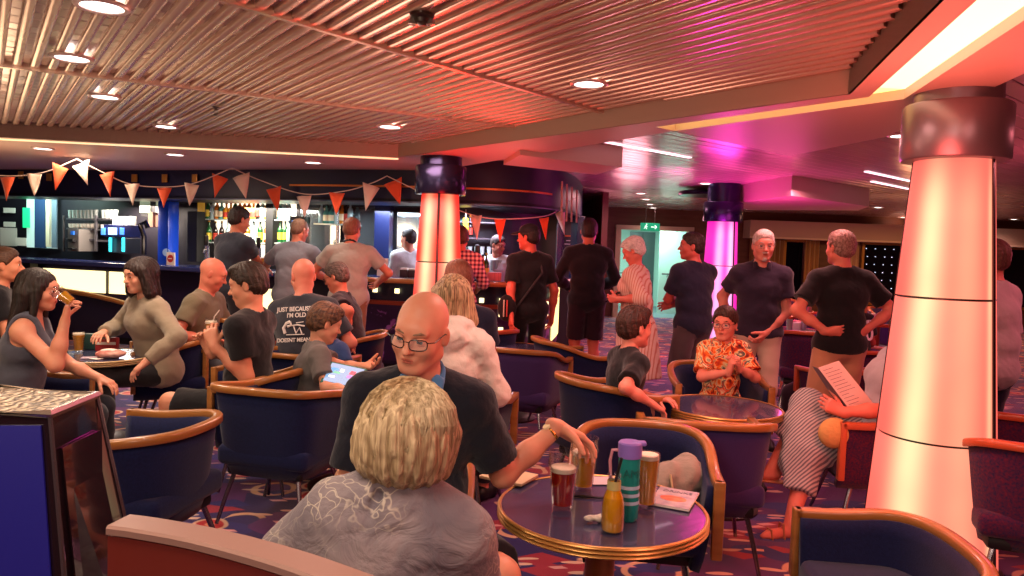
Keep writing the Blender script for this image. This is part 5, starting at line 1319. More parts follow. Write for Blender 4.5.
# cabinet: tapered post with etched metal top
cab = empty('display_cabinet', (0, 0, 0), 0, 'dark glossy cabinet post with blue lit side and etched silver top at the left foreground', 'cabinet')
zt1 = 1.24
A, B, C, D = AZ(-60, 414, zt1), AZ(50, 414, zt1), AZ(97, 395, zt1), AZ(-2, 388, zt1)
ce = (A + B + C + D) / 4
lo_ = lambda p, dx, dy: V(p[0] + dx, p[1] + dy, 0)
vs = [lo_(A, -.12, -.12), lo_(B, .17, -.10), lo_(C, .25, .05), lo_(D, -.06, .12), A, B, C, D]
MB()._add(vs, [(0, 3, 2, 1), (4, 5, 6, 7), (0, 1, 5, 4), (1, 2, 6, 5), (2, 3, 7, 6), (3, 0, 4, 7)]).build('body', mat('cabinet_black', '1c1016', .12, coat=.6), cab, smooth=False)
def facepanel(P0, P1, P2, P3, u0, u1, v0, v1, off, name, m):
    n = nrm(np.cross(P1 - P0, P3 - P0)); f = lambda u, v: (P0 * (1 - u) + P1 * u) * (1 - v) + (P3 * (1 - u) + P2 * u) * v + n * off
    g = lambda u, v: f(u, v) - n * .004; q = [(u0, v0), (u1, v0), (u1, v1), (u0, v1)]
    MB()._add([g(*a) for a in q] + [f(*a) for a in q], [(3, 2, 1, 0), (4, 5, 6, 7), (0, 1, 5, 4), (1, 2, 6, 5), (2, 3, 7, 6), (3, 0, 4, 7)]).build(name, m, cab, smooth=False)
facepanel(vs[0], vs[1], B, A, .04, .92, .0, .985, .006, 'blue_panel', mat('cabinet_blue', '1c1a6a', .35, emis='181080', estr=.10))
facepanel(vs[1], vs[2], C, B, .12, .90, .35, .95, .005, 'glass_panel', mat('cabinet_glass', '24141a', .08, coat=.8))
for (P0, P1) in ((B, vs[1]), (C, vs[2])): MB().tube([P0, P1], .004, 6).build('metal_corner', mat('corner_metal', '8a7a80', .25, metal=.9), cab)
MB().tube([A, B, C, D], .008, 6, closed=True).build('top_rim', mat('rim_metal', 'b0a498', .25, metal=.9), cab)
def etched():
    t = NT('etched_metal'); t.setb(Metallic=.85, Roughness=.3)
    tc = t.new('ShaderNodeTexCoord'); wv = t.new('ShaderNodeTexWave', i_Scale=16., i_Distortion=9., i_Detail=2.); wv.inputs['Detail Scale'].default_value = 2.5; t.link(tc, 'Object', wv, 'Vector')
    rp = t.new('ShaderNodeValToRGB'); rp.color_ramp.elements[0].color = c4(hx('5a5048')); rp.color_ramp.elements[1].color = c4(hx('d8ccb4')); t.link(wv, 'Fac', rp, 'Fac'); t.link(rp, 0, t.b, 'Base Color'); b = t.new('ShaderNodeBump', i_Strength=.6, i_Distance=.01); t.link(wv, 'Fac', b, 'Height'); t.link(b, 0, t.b, 'Normal'); return t.m
MB().prism(ccw([(p[0], p[1]) for p in (A, B, C, D)]), zt1 - .002, zt1 + .003).build('etched_top', etched(), cab, smooth=False)

# ---------------------------------------------------------------- things on tables
def thin_glass():
    t = NT('clear_glass'); tr = t.new('ShaderNodeBsdfTransparent'); tr.inputs[0].default_value = (.96, .97, .97, 1); gl = t.new('ShaderNodeBsdfGlossy'); gl.inputs['Roughness'].default_value = .05
    lw = t.new('ShaderNodeLayerWeight', i_Blend=.25); mr = t.new('ShaderNodeMapRange', i_To_Min=.04, i_To_Max=.55); t.link(lw, 'Facing', mr, 'Value'); mx = t.new('ShaderNodeMixShader'); t.link(mr, 0, mx, 0); t.link(tr, 0, mx, 1); t.link(gl, 0, mx, 2)
    t.link(mx, 0, t.n['Material Output'], 0); return t.m
M_glass = thin_glass()
def beer(label, P, h, liquid, col, level, r0=.030, r1=.045, foam=True, bulge=True):
    g = empty('pint_glass', P, 0, label, 'glass')
    def rad(t): 
        r = r0 + (r1 - r0) * t ** .8
        return r + (.004 * math.exp(-((t - .78) / .08) ** 2) if bulge else 0)
    ts = np.linspace(0, 1, 18); prof = [(rad(0) - .004, 0), (rad(0), .003)] + [(rad(t), .003 + t * (h - .003)) for t in ts] + [(rad(t) - .0028, .003 + t * (h - .003)) for t in ts[::-1] if t * h > .012] + [(.0001, .012)]
    MB().lathe(prof, n=28, cap=False).build('glass', M_glass, g)
    tl = [t for t in ts if .012 < t * h < level * h]; pr = [(.0001, .013), (rad(.08) - .0032, .0135)] + [(rad(t) - .0032, .003 + t * (h - .003)) for t in tl] + [(rad(level) - .0032, level * h), (.0001, level * h)]
    MB().lathe(pr, n=28, cap=False).build('beer', liquid, g)
    if foam:
        MB().lathe([(.0001, level * h + .0005), (rad(level) - .0032, level * h + .0005), (rad(level) - .0034, level * h + .012), (rad(level) - .006, level * h + .014), (.0001, level * h + .0135)], n=28, cap=False).build('foam', mat('foam', 'f0e4cc', .7), g)
    return g
def liquid(n, col, dens=.0):
    return mat(n, col, .08, trans=.25, ior=1.33, coat=.3)
L_red = liquid('red_ale', 'b01c10'); L_gold = liquid('gold_beer', 'f0a820'); L_lag = liquid('lager', 'f4a428')
tz = .6215; up_ = lambda o: setattr(o, 'scale', (1.2, 1.2, 1.2))
P = AZ(562, 508, tz); up_(beer('pint of dark red ale nearest the man on the brass edged table', P, .170, L_red, '', .66))
P = AZ(583, 489, tz); up_(beer('half finished pint of golden beer under the man\'s hand', P, .168, L_gold, '', .66))
P = AZ(646, 507, tz); up_(beer('full pint of amber lager behind the purple capped bottle', P, .165, L_lag, '', .90, r0=.026, r1=.036, bulge=False))
# juice bottle
P = AZ(612, 531, tz); jb = empty('juice_bottle', P, 0, 'small glass bottle of orange juice with a black straw', 'bottle'); up_(jb)
pr = [(.026, 0), (.031, .004), (.033, .02), (.032, .07), (.028, .095), (.018, .118), (.0165, .15), (.019, .154), (.019, .160)]
MB().lathe(pr + [(r - .002, z) for r, z in pr[::-1][:-1]], n=26, cap=False).build('glass', M_glass, jb)
MB().lathe([(.0001, .004)] + [(r - .0025, z + .002) for r, z in pr[:5]] + [(.0165, .118), (.0145, .135), (.0001, .135)], n=26, cap=False).build('juice', mat('orange_juice', 'f0a818', .25, trans=.12, spec=.4), jb)
MB().lathe([(.0195, .118), (.0185, .142), (.0178, .142)], n=24, cap=False).build('neck_band', mat('juice_band', 'b8b070', .5), jb)
MB().tube([(-.006, 0, .06), (.004, 0, .14), (.018, .0, .205)], .0042, 8).build('straw', mat('straw_black', '101010', .4), jb)
# water bottle
P = AZ(627, 519, tz); wb = empty('water_bottle', P, 0, 'tall teal water bottle with purple cap and carrying loop', 'bottle'); wb.scale = (1.08, 1.08, 1.2)
MB().lathe([(.030, 0), (.034, .006), (.035, .05), (.0335, .08), (.035, .10), (.035, .175), (.030, .19)], n=30).build('bottle_body', mat('teal_plastic', '2a9a94', .15, trans=.3, ior=1.2), wb)
MB().lathe([(.037, .182), (.038, .188), (.038, .222), (.034, .226)], n=30).build('cap', mat('purple_plastic', '8a70c8', .4), wb); MB().box((.028, 0, .222), (.045, .03, .012), bev=.005).build('cap_lip', mat('purple_plastic', '8a70c8', .4), wb)
MB().tube([(-.034, 0, .20), (-.056, 0, .20), (-.062, 0, .17), (-.058, 0, .12), (-.038, 0, .10)], .005, 8).build('carry_loop', mat('loop_pink', 'c88a98', .5), wb)
b = MB()
for z in (.05, .072, .094): b.lathe([(.0356, z), (.0356, z + .010)], n=30, cap=False)
b.build('markings', mat('bottle_print', 'a8c8e0', .5), wb)
M = face_matrix((.0, -.0362, .14), (0, -1, 0)); text_obj('lettering', 'AM', .035, mat('bottle_text', '10605c', .4), M, wb)
# napkin
S = SDF(); P = AZ(598, 521, tz); rn = random.Random(2)
for k in range(7): S.ell(V(rn.uniform(-.035, .035), rn.uniform(-.018, .018), .008 + rn.uniform(0, .008)), (rn.uniform(.015, .026), rn.uniform(.008, .015), .011), k=.006)
o = sdf_obj('crumpled_napkin', mat('napkin', 'e8dccc', .9, bump=((60, 60, 60), .8, .01)), None, S.mesh(.0025, disp=lambda p: .003 * waves(p, 55))); o.location = (P[0], P[1], tz + .002); tag(o, 'crumpled white napkin beside the orange juice bottle', 'napkin')
# pen / phone and leaflet
P = AZ(586, 498, tz); tag(MB().box((P[0] + .05, P[1], tz + .004), (.24, .014, .007), rz=-.08, bev=.002).build('black_baton', mat('black_gloss', '0e0e12', .15)), 'thin black stylus lying across the table between the pints', 'stylus')
P = AZ(600, 481, tz); tag(MB().box((P[0], P[1], tz + .002), (.13, .10, .0015), rz=.1).build('beer_mat', mat('pale_card', 'c8c4cc', .5), smooth=False), 'pale card under the golden pint at the far side of the table', 'card')
P = AZ(674, 500, tz); bk_ = empty('booklet', (P[0], P[1], tz + .001), R(-24), 'glossy leaflet with an orange picture on the right side of the nearest table', 'booklet')
MB().box((0, 0, .004), (.15, .21, .007), bev=.001).build('pages', M_white, bk_); MB().box((0, 0, .0085), (.148, .208, .001)).build('cover', mat('booklet_cover', '9a9aa4', .25, var=((18, 18, 18), 'c8c4c4', .5)), bk_, smooth=False)
MB().lathe([(.0001, .0096), (.045, .0096), (.045, .009)], (0, -.02, 0), n=20).build('picture', mat('booklet_orange', 'd0603a', .3, var=((30, 30, 30), 'e8a070', .5)), bk_).scale = (1.1, .7, 1)
text_obj('title', 'DRINKS', .032, mat('ink_grey', '505868', .5), face_matrix((0, .065, .0095), (0, 0, 1), (0, 1, 0)), bk_)
# wet marks are left to the gloss of the top
# folded paper in front of the man's lap
P = AZ(520, 478, .60)
# grey garment on the chair
S = SDF(); base = V(GX(655, 3.1), 3.04, .50)
S.cone(V(-.10, -.05, .02), V(.17, .03, .10), .085, .075, k=.05); S.cone(V(-.04, .06, .0), V(.19, .10, .12), .07, .06, k=.05); S.cone(V(-.14, -.1, .0), V(.05, -.12, -.01), .06, .06, k=.05)
def folds(p):
    q = p[..., 0] * 60 + 2.5 * np.sin(p[..., 2] * 22) + p[..., 1] * 12; return .006 * np.sin(q) + .004 * waves(p, 20)
o = sdf_obj('grey_jacket', fabric('grey_garment', '8a8478', w=30), None, S.mesh(.006, disp=folds)); o.location = tuple(base); tag(o, 'crumpled grey jacket with drawstring lying on the round backed chair', 'jacket')
b = MB(); b.tube([(.08, -.07, .14), (.09, -.09, .07), (.075, -.12, .0), (.06, -.13, -.03)], .005, 6); b.build('drawstring', mat('cord_pale', 'd0c49a', .7), o)
# items on left table
def onT(T, dx, dy, z=.6415): return V(T[0] + dx, T[1] + dy, z)
r = empty('snack_packet', onT(T3, .14, -.12), R(20), 'red and white crisp packet on the table before the taupe sweatshirt', 'packet')
S = SDF(); S.ell(V(0, 0, .03), (.10, .07, .032), k=.01); sdf_obj('packet', mat('packet_red', 'b02020', .3, var=((9, 9, 9), 'd8b8a8', .25)), r, S.mesh(.006, disp=lambda p: .005 * waves(p, 30)))
S = SDF(); S.ell(V(-.01, 0, .052), (.06, .035, .016), k=.01); sdf_obj('white_band', mat('packet_white', 'e8dcd4', .4), r, S.mesh(.005))
r = empty('snack_box', onT(T3, -.06, .20), R(10), 'red carton with pale stripes at the back of the left table', 'carton'); MB().box((0, 0, .05), (.15, .07, .10), bev=.006).build('box', mat('packet_red2', 'a82a2a', .4), r); MB().box((0, -.036, .06), (.14, .004, .02)).build('stripe', mat('packet_white', 'e8dcd4', .4), r)
beer('half drunk pint of beer on the left table beside the drinking woman\'s arm', onT(T3, -.22, -.10), .15, L_gold, '', .5, r1=.042); beer('pint of beer behind the raised hand on the left table', onT(T3, -.22, .10), .15, L_lag, '', .85, r1=.042)
r = empty('menu_holder', onT(T3, -.18, .24), 0, 'dark green menu holder at the back of the left table', 'holder'); MB().box((0, 0, .06), (.16, .06, .12), bev=.008).build('box', mat('green_box', '2a4a44', .5), r)
o = MB().box(tuple(onT(T3, .02, -.16) + V(0, 0, .004)), (.12, .08, .006), rz=.3, bev=.002).build('phone', mat('phone_pink', 'b8a0b0', .3)); tag(o, 'pale phone lying at the front of the left table', 'phone')
o = MB().box(tuple(onT(T3, .08, -.2) + V(0, 0, .004)), (.08, .05, .004), rz=-.3, bev=.001).build('card', M_white); tag(o, 'white paper slip beside the red packet', 'paper')
# far clutter
rn = random.Random(9)
for (px, y, lb) in ((792, 8.2, 'crowded dark table'), (806, 10.6, 'far table under the window'), (880, 9.6, 'far table beside the numbered shirt')):
    c = G(px, y)
    for k in range(7):
        a = rn.uniform(0, 6.3); rr = rn.uniform(.08, .28); q = V(c[0] + rr * math.cos(a), c[1] + rr * math.sin(a), .722)
        if k % 2 == 0: o = MB().lathe([(.026, 0), (.036, .13), (.033, .13), (.024, .01), (.0001, .01)], n=12, cap=False).build('tumbler', M_glassy, loc=tuple(q)); tag(o, 'glass on the ' + lb, 'glass', 'glasses on the ' + lb)
        else: o = MB().box((0, 0, .045), (.08, .06, .09), rz=a, bev=.005).build('carton', mat(('packet_white', 'snack_pink', 'packet_red')[k % 3], 'c0b8b0', .5), loc=tuple(q)); tag(o, 'small carton on the ' + lb, 'carton', 'cartons on the ' + lb)
# bags hanging near the white haired man
S = SDF(); S.ell(V(0, 0, 0), (.16, .10, .20), k=.03); S.cone(V(-.1, 0, .1), V(.1, 0, .16), .06, .06, k=.05); o = sdf_obj('dark_bag', fabric('bag_dark', '241824'), None, S.mesh(.012, disp=lambda p: .008 * waves(p, 14))); p = G(808, 6.6); o.location = (p[0], p[1], .60); o.location.z = .22; tag(o, 'dark bag on the floor beside the tan shorts', 'bag')
# ---------------------------------------------------------------- people
fb = fabric
def hand_at(px, py, y): return W(px, py, y)
def Pp_(px, y): return (GX(px, y), y)
NAVY = fb('navy_cloth', '161c2c'); BLACK = fb('black_cloth', '17161a'); CHAR = fb('charcoal_cloth', '2a2c32')
# --- the two nearest
m13 = person('bald man in black rimmed glasses and navy polo reaching for a pint', Pp_(420, 2.62), 184, 1.41, 'sit', hipz=.53, lean=(15, -3), look=164, hpitch=14, hroll=-8, skin='d8977a', hair=('bald', '', ''), girth=1.12, belly=.9, shw=1.02, hs=1.07, jaw=1.1,
    shirt=('polo', fb('navy_polo', '171b26', w=20)), bottom=('shorts', fb('dark_trousers', '1c1a20')), collar=fb('denim_collar', '4a78a8'), glasses=('1c1210', .0255, .0175, .0019), lod=0, sleeve=.8, eyes='4a5a60',
    arms=dict(L=dict(w=hand_at(563, 427, 2.72), hint=(-.3, -.3, -1), palm=(0, .3, -1), dir=None, curl=.45), R=dict(l=(.20, .45, .62), hint=(1, -.3, -.3))) if False else dict(L=dict(w=hand_at(558, 427, 2.70), hint=(-.3, -.2, -1), palm=(.3, .5, -.8), dir=(-.85, -.05, -.45), curl=.38, thumb=.6), R=dict(l=(.06, .36, .62), hint=(.5, -.3, -.8))), legs=dict(L=dict(l=(-.30, .46, .085), hint=(-.5, 1, .5)), R=dict(l=(.05, .44, .085))))
i = m13; A = i['A'][-1]
wv = nrm(A['w'] - A['e']); wc = A['w'] - wv * .035
b = MB(); u1 = nrm(np.cross(wv, V(0, 0, 1))); u2 = np.cross(u1, wv)
b.tube([wc + (u1 * math.cos(a) + u2 * math.sin(a) * .85) * .031 for a in np.linspace(0, 2 * math.pi, 21)[:-1]], .0055, 6, closed=True)
wt = b.build('wrist_watch', mat('watch_gold', 'c8a050', .25, metal=.9), i['root']); MB().lathe([(.0001, .009), (.014, .009), (.016, .006), (.016, 0)], tuple(wc + u2 * .028), 16, M=Matrix((tuple(u1), tuple(wv), tuple(u2))).transposed()).build('watch_face', mat('watch_face', 'e8dcb0', .15), wt)

i = person('woman with blonde bob and crinkled lilac shirt seen from behind', Pp_(379, 1.50), -6, 1.268, 'sit', hipz=.475, neck=.42, lean=(5, 6), look=-16, hpitch=6, hroll=7, skin='cf9a80', fem=True, hair=('bob', '8a7454', 'c9b28c'), hvol=1.10, girth=1.02, shw=.9, hs=1.0, s=1.03,
    shirt=('half', None), bottom=('trousers', fb('dark_trousers', '1c1a20')), lod=0, face=False, hem=.16, arms=dict(L=dict(l=(-.34, .14, .52), hint=(-1, -.5, -.5)), R=dict(l=(.13, .34, .54), hint=(.5, -.3, -1))))
def linen():
    t = NT('lilac_linen'); t.setb(Roughness=.85, Sheen_Weight=.2); t.b.inputs['Specular IOR Level'].default_value = .2
    tc = t.new('ShaderNodeTexCoord')
    n = t.new('ShaderNodeTexNoise', i_Scale=5., i_Detail=5., i_Distortion=.8); t.link(tc, 'Object', n, 'Vector')
    rp = t.new('ShaderNodeValToRGB'); rp.color_ramp.elements[0].position = .38; rp.color_ramp.elements[1].position = .62; rp.color_ramp.elements[0].color = c4(hx('665e66')); rp.color_ramp.elements[1].color = c4(hx('8e8284')); t.link(n, 'Fac', rp, 'Fac')
    # pale leafy tracery
    v = t.new('ShaderNodeTexVoronoi', feature='DISTANCE_TO_EDGE', i_Scale=17.); ds = t.new('ShaderNodeTexNoise', i_Scale=7., i_Detail=3.); t.link(tc, 'Object', ds, 'Vector')
    mx0 = t.new('ShaderNodeMix', data_type='RGBA', blend_type='LINEAR_LIGHT'); mx0.inputs['Factor'].default_value = .22; t.link(tc, 'Object', mx0, 'A'); t.link(ds, 'Color', mx0, 'B'); t.link(mx0, 2, v, 'Vector')
    mr = t.new('ShaderNodeMapRange', i_From_Min=.015, i_From_Max=.06, i_To_Min=1., i_To_Max=0.); t.link(v, 'Distance', mr, 'Value')
    n3 = t.new('ShaderNodeTexNoise', i_Scale=4.5, i_Detail=1.); t.link(tc, 'Object', n3, 'Vector'); mk = t.new('ShaderNodeMapRange', i_From_Min=.46, i_From_Max=.58); t.link(n3, 'Fac', mk, 'Value')
    mu = t.new('ShaderNodeMath', operation='MULTIPLY'); t.link(mr, 0, mu, 0); t.link(mk, 0, mu, 1); mu2 = t.new('ShaderNodeMath', operation='MULTIPLY', i_1=.6); t.link(mu, 0, mu2, 0)
    mx = t.new('ShaderNodeMix', data_type='RGBA'); t.link(mu2, 0, mx, 'Factor'); t.link(rp, 0, mx, 'A'); mx.inputs['B'].default_value = c4(hx('d0c4b0')); t.link(mx, 2, t.b, 'Base Color')
    mp = t.new('ShaderNodeMapping'); mp.inputs['Scale'].default_value = (11, 9, 15); mp.inputs['Rotation'].default_value = (.3, .6, .4); t.link(tc, 'Object', mp, 'Vector')
    n4 = t.new('ShaderNodeTexNoise', i_Scale=1., i_Detail=4., i_Distortion=1.5); t.link(mp, 0, n4, 'Vector'); b = t.new('ShaderNodeBump', i_Strength=.45, i_Distance=.03); t.link(n4, 'Fac', b, 'Height'); t.link(b, 0, t.b, 'Normal')
    return t.m
# her shirt is built by hand: keyhole opening at the nape
S = SDF(); s = i['s']; g = 1.0 * s; Pq, N, C, us, rs, fw = i['P'], i['N'], i['C'], i['us'], i['rs'], i['fw']; o_ = .022
Wp = Pq + V(0, 0, .17 * s)
S.cone(Pq - V(.08, 0, 0), Pq + V(.08, 0, 0), .125 * g, .125 * g, k=.05); S.cone(Pq, C, .112 * g + o_, .112 * g + o_, k=.05); S.cone(C - rs * .07, C + rs * .07, .098 * g + o_, .098 * g + o_, k=.05, flat=(fw, .9))
uu = N - us * .09 * s; sh1, sh2 = i['A'][-1]['sh'], i['A'][1]['sh']
S.cone(uu + (sh1 - uu) * .6, uu + (sh2 - uu) * .6, .072 * s + o_, .072 * s + o_, k=.05)
for q in (-1, 1):
    a = i['A'][q]; S.cone(N - us * .015 * s - fw * .015 + rs * q * .03, a['sh'] + us * .005, .045 * s + o_, .042 * s + o_, k=.04); S.cone(a['sh'], a['e'], .06 * s + o_ * .8, .052 * s + o_, k=.03)
    S.cone(a['e'], a['e'] * .5 + a['w'] * .5, .050 * s + o_, .045 * s + o_, k=.03, clips=((a['e'] * .55 + a['w'] * .45, nrm(a['w'] - a['e'])),))
S.cone(N + us * .045 - fw * .005, N + us * .12 + fw * .03, .056, .08, k=.006, sub=True)
S.cone(N - us * .0 - fw * .08 - rs * .03, N - us * .085 - fw * .13 - rs * .045, .016, .008, k=.004, sub=True)
def cr(p): return .005 * waves(p, 8, 1.) + .003 * waves(p * np.array([1, 1, 1.8]), 16, 2.) + .0012 * waves(p, 34, .3)
ls = sdf_obj('linen_shirt', linen(), i['root'], S.mesh(.006, disp=cr))
# strands for the bob
def strands(i, n, m, ln=.16, seed=1, fwd=-.2):
    Pl = i['Pl']; rx, fy, uz = i['fr']; rn = random.Random(seed); b = MB(); hs = i['hs']
    for k in range(n):
        th = rn.uniform(-math.pi * .98, math.pi * .98); ph0 = rn.uniform(.05, .9); pts = []
        part = .0
        for t in np.linspace(0, 1, 8):
            el = math.pi / 2 * (1 - ph0 * .3) * (1 - t) - .15 * t
            x = math.sin(th); y = -math.cos(th)
            if t < .62:
                e = math.pi / 2 * (1 - t / .62 * .95) ; r = math.cos(e); z = math.sin(e)
                q = (x * r * .106, -.018 + y * r * .116, .042 + z * .102)
            else:
                t2 = (t - .62) / .38; sh_ = 1 - .20 * t2 ** 2; q = (x * .106 * sh_, -.018 + y * (.116 if y < 0 else .10) * sh_ - .006 * t2, .05 - t2 * ln - .02)
            if t2 if t >= .62 else 0:
                pass
            jit = .002; pts.append(Pl(q[0] + rn.uniform(-jit, jit), q[1] + rn.uniform(-jit, jit), q[2]))
        if y > .25: continue
        b.tube(pts, [.0014, .002, .002, .002, .002, .0018, .0014, .0006], 3, caps=False)
    b.build('hair_strands', m, i['root'])
strands(i, 3200, hair_mat('8f7a58', 'd0bc98'), ln=.085)

# --- left group
per = person
per('woman with long dark hair in a grey tank top drinking from a glass', Pp_(16, 4.2), -72, 1.335, 'sit', lean=(10, 0), look=-78, hpitch=6, skin='cf8f72', fem=True, hair=('long', '120c0c', '2a1c18'), hvol=1.05, shirt=('tank', fb('grey_tank', '4a4c58')), bottom=('trousers', fb('jeans_dark', '20242e')),
    arms=dict(R=dict(w=hand_at(78, 333, 4.05), hint=(.3, .2, -1)), L=dict(w=hand_at(68, 318, 4.28), hint=(-.5, .2, -1), palm=(1, 0, 0), curl=.6)) and dict(R=dict(w=hand_at(65, 321, 4.08), hint=(.4, .5, -1), dir=(-.1, .1, 1), palm=(-.3, 1, .2), curl=.7, thumb=.7), L=dict(l=(-.12, .40, .66))), lod=1)
P = hand_at(73, 303, 4.06); beer('small glass of pale beer raised to the drinking woman\'s lips', P + V(.0, .0, -.0), .12, L_gold, '', .6, r0=.026, r1=.036, foam=False).rotation_euler = (0, -.9, .2)
per('woman with shoulder length dark hair in a taupe sweatshirt at the left table', Pp_(160, 5.55), 140, 1.385, 'sit', lean=(14, -3), look=148, hpitch=8, skin='d0957a', fem=True, hair=('medium', '160e0e', '2e1c18'), hvol=1.12, hs=1.06, girth=1.15, shirt=('long', fb('taupe_sweat', '8c7f6c')), bottom=('trousers', BLACK), shw=1.15,
    arms=dict(R=dict(w=hand_at(103, 333, 5.42), hint=(1, -.2, -.5), palm=(0, 0, -1)), L=dict(w=hand_at(146, 362, 5.1), hint=(-1, -.3, -.5))), lod=1)
per('bald man in khaki t-shirt looking down, seated behind the sweatshirt woman', Pp_(194, 6.05), -95, 1.38, 'sit', lean=(14, 0), look=-75, hpitch=24, skin='d07c64', hair=('bald', '', ''), girth=1.18, belly=.4, shirt=('tee', fb('khaki_tee', '6e6450')), bottom=('shorts', fb('grey_shorts', '4a4a50')), arms=dict(R=dict(w=hand_at(208, 338, 5.9)), L=dict(l=(-.14, .34, .66))), lod=1)
per('person with brown hair cut off by the left picture edge', Pp_(-6, 5.6), -60, 1.40, 'sit', skin='d08a68', hair=('short', '3a2418', '5a3c28'), shirt=('tee', BLACK), lod=2)
m8 = per('teenage boy in black t-shirt sipping from a glass', Pp_(250, 4.5), 84, 1.335, 'sit', lean=(-2, 0), look=92, hpitch=14, skin='cf8f70', hair=('quiff', '1c120e', '35241a'), hvol=1.15, girth=.98, shirt=('tee', BLACK), bottom=('shorts', BLACK), kid=False, s=1.04,
    arms=dict(L=dict(w=hand_at(214, 346, 4.3), hint=(0, .2, -1), dir=(.1, .35, 1), palm=(.8, .2, 0), curl=.7), R=dict(w=hand_at(210, 352, 4.55), hint=(.4, .3, -1), dir=(-.1, .35, 1), palm=(-.8, .2, 0), curl=.7)), legs=dict(L=dict(l=(-.10, .52, .10), hint=(0, .9, .5)), R=dict(l=(.12, .72, .12), hint=(0, .8, 1))), lod=1)
P = hand_at(211, 328, 4.4); g = beer('glass of dark beer held in the teenager\'s hands', P + V(0, 0, -.07), .13, L_gold, '', .75, r0=.027, r1=.036)
MB().tube([(0, 0, .06), (.02, 0, .14), (.05, 0, .18)], .003, 6).build('straw', M_white, g)
# printed shirt man
m9 = per('bald man in dark t-shirt printed on its back, seen from behind', Pp_(304, 5.45), -18, 1.41, 'sit', lean=(10, -6), look=35, hpitch=16, skin='d88a74', hair=('bald', '', ''), girth=1.22, shw=1.2, shirt=('tee', fb('charcoal_print', '2e323c')), bottom=('trousers', BLACK), lod=1, sleeve=.75, folds=.6,
    arms=dict(L=dict(l=(-.22, .3, .72)), R=dict(l=(.2, .35, .74))))
def back_text(i, body, size, up, side=0., col='d8d4d0'):
    # lettering that sits on the shirt back
    n = -i['fw']; us = i['us']; p = i['C'] + us * up + n * (.11 * 1.22 * i['s'] * .88 + .034) - i['rs'] * side * -1
    return text_obj('back_print', body, size, mat('print_' + col, col, .7), face_matrix(p, n, us), i['root'], extrude=.001, bold=True)
back_text(m9, 'JUST BECAUSE', .045, .10, .03); back_text(m9, "I'M OLD", .045, .055, .05); back_text(m9, 'DOESNT MEAN', .04, -.125, .03)
b = MB(); n = -m9['fw']; us = m9['us']; rs = m9['rs']; cp = m9['C'] + us * -.035 + n * (.11 * 1.22 * m9['s'] * .88 + .034) + rs * .03
pp = lambda x, z: cp + rs * x + us * z
for pts, rr in (([pp(-.07, -.04), pp(-.085, .0), pp(-.06, .035), pp(-.03, .045)], .012), ([pp(-.03, .045), pp(-.02, .02), pp(-.05, .01)], .01), ([pp(-.03, .015), pp(.03, .02), pp(.09, .01)], .006), ([pp(.0, .01), pp(.02, -.04), pp(.05, .0), pp(.07, -.045)], .005), ([pp(-.06, -.05), pp(.09, -.05)], .004), ([pp(.02, .035), pp(.08, .04)], .004)): b.tube(pts, rr, 6)
b.build('back_emblem', mat('print_d8d4d0', 'd8d4d0', .7), m9['root'])
per('man in dark t-shirt and glasses in red light behind the boys', Pp_(352, 6.45), 90, 1.36, 'sit', lean=(12, 4), look=75, hpitch=20, skin='c87860', hair=('short', '3a2a28', '6a5850'), girth=1.15, shw=1.1, shirt=('tee', fb('dark_red_tee', '1e1420')), bottom=('shorts', fb('red_shorts', '8a2838')), glasses=('201a18', .024, .015, .0018), lod=1, arms=dict(L=dict(w=hand_at(345, 340, 6.1)), R=dict(w=hand_at(340, 332, 6.5))))
# bar customers
per('man in dark grey t-shirt leaning on the bar', Pp_(229, 7.9), -28, 1.86, girth=1.12, shw=1.1, lean=(8, 3), look=-40, hpitch=14, skin='c07a5c', hair=('short', '1a1412', '2c2420'), shirt=('tee', fb('slate_tee', '2e3440')), bottom=('trousers', CHAR), lod=1, face=False, arms=dict(R=dict(w=hand_at(264, 270, 8.45), hint=(.6, -.3, -1), palm=(0, 0, -1)), L=dict(l=(-.2, .4, 1.18), hint=(-1, -.3, -.5))), folds=.7)
per('balding man in pale grey shirt at the bar', Pp_(292, 8.0), -12, 1.77, girth=1.2, shw=1.15, lean=(10, 2), look=-30, hpitch=16, skin='cf8468', hair=('buzz', '6a5040', '8a6c58'), shirt=('tee', fb('pale_grey_shirt', '7c7e88')), bottom=('trousers', CHAR), lod=1, face=False, sleeve=.85, arms=dict(L=dict(w=hand_at(266, 268, 8.5), hint=(-1, -.3, -.6), palm=(0, 0, -1)), R=dict(l=(.25, .38, 1.15), hint=(1, -.3, -.5))), hem=.14)
per('stocky man in pinkish polo shirt standing at the bar', Pp_(350, 7.75), 4, 1.78, girth=1.2, shw=1.2, lean=(6, 0), look=-14, hpitch=14, skin='d07c60', hair=('short', '6a4434', '8a5a44'), shirt=('polo', fb('pale_polo', 'a09c94')), bottom=('trousers', fb('tan_shorts', '8a6a50')), lod=1, face=False, collar=fb('dark_collar', '2a2628'), arms=dict(L=dict(l=(-.26, .30, 1.1), hint=(-1, -.3, -.4)), R=dict(l=(.28, .30, 1.1), hint=(1, -.3, -.4))), hem=.16)
def vstripe():
    t = NT('pink_stripe'); t.setb(Roughness=.85); tc = t.new('ShaderNodeTexCoord'); wv = t.new('ShaderNodeTexWave', i_Scale=14., i_Distortion=.8, bands_direction='Y'); t.link(tc, 'Object', wv, 'Vector'); rp = t.new('ShaderNodeValToRGB'); rp.color_ramp.elements[0].color = c4(hx('c07868')); rp.color_ramp.elements[1].position = .5; rp.color_ramp.elements[1].color = c4(hx('dcc0b4')); t.link(wv, 'Fac', rp, 'Fac'); t.link(rp, 0, t.b, 'Base Color'); return t.m
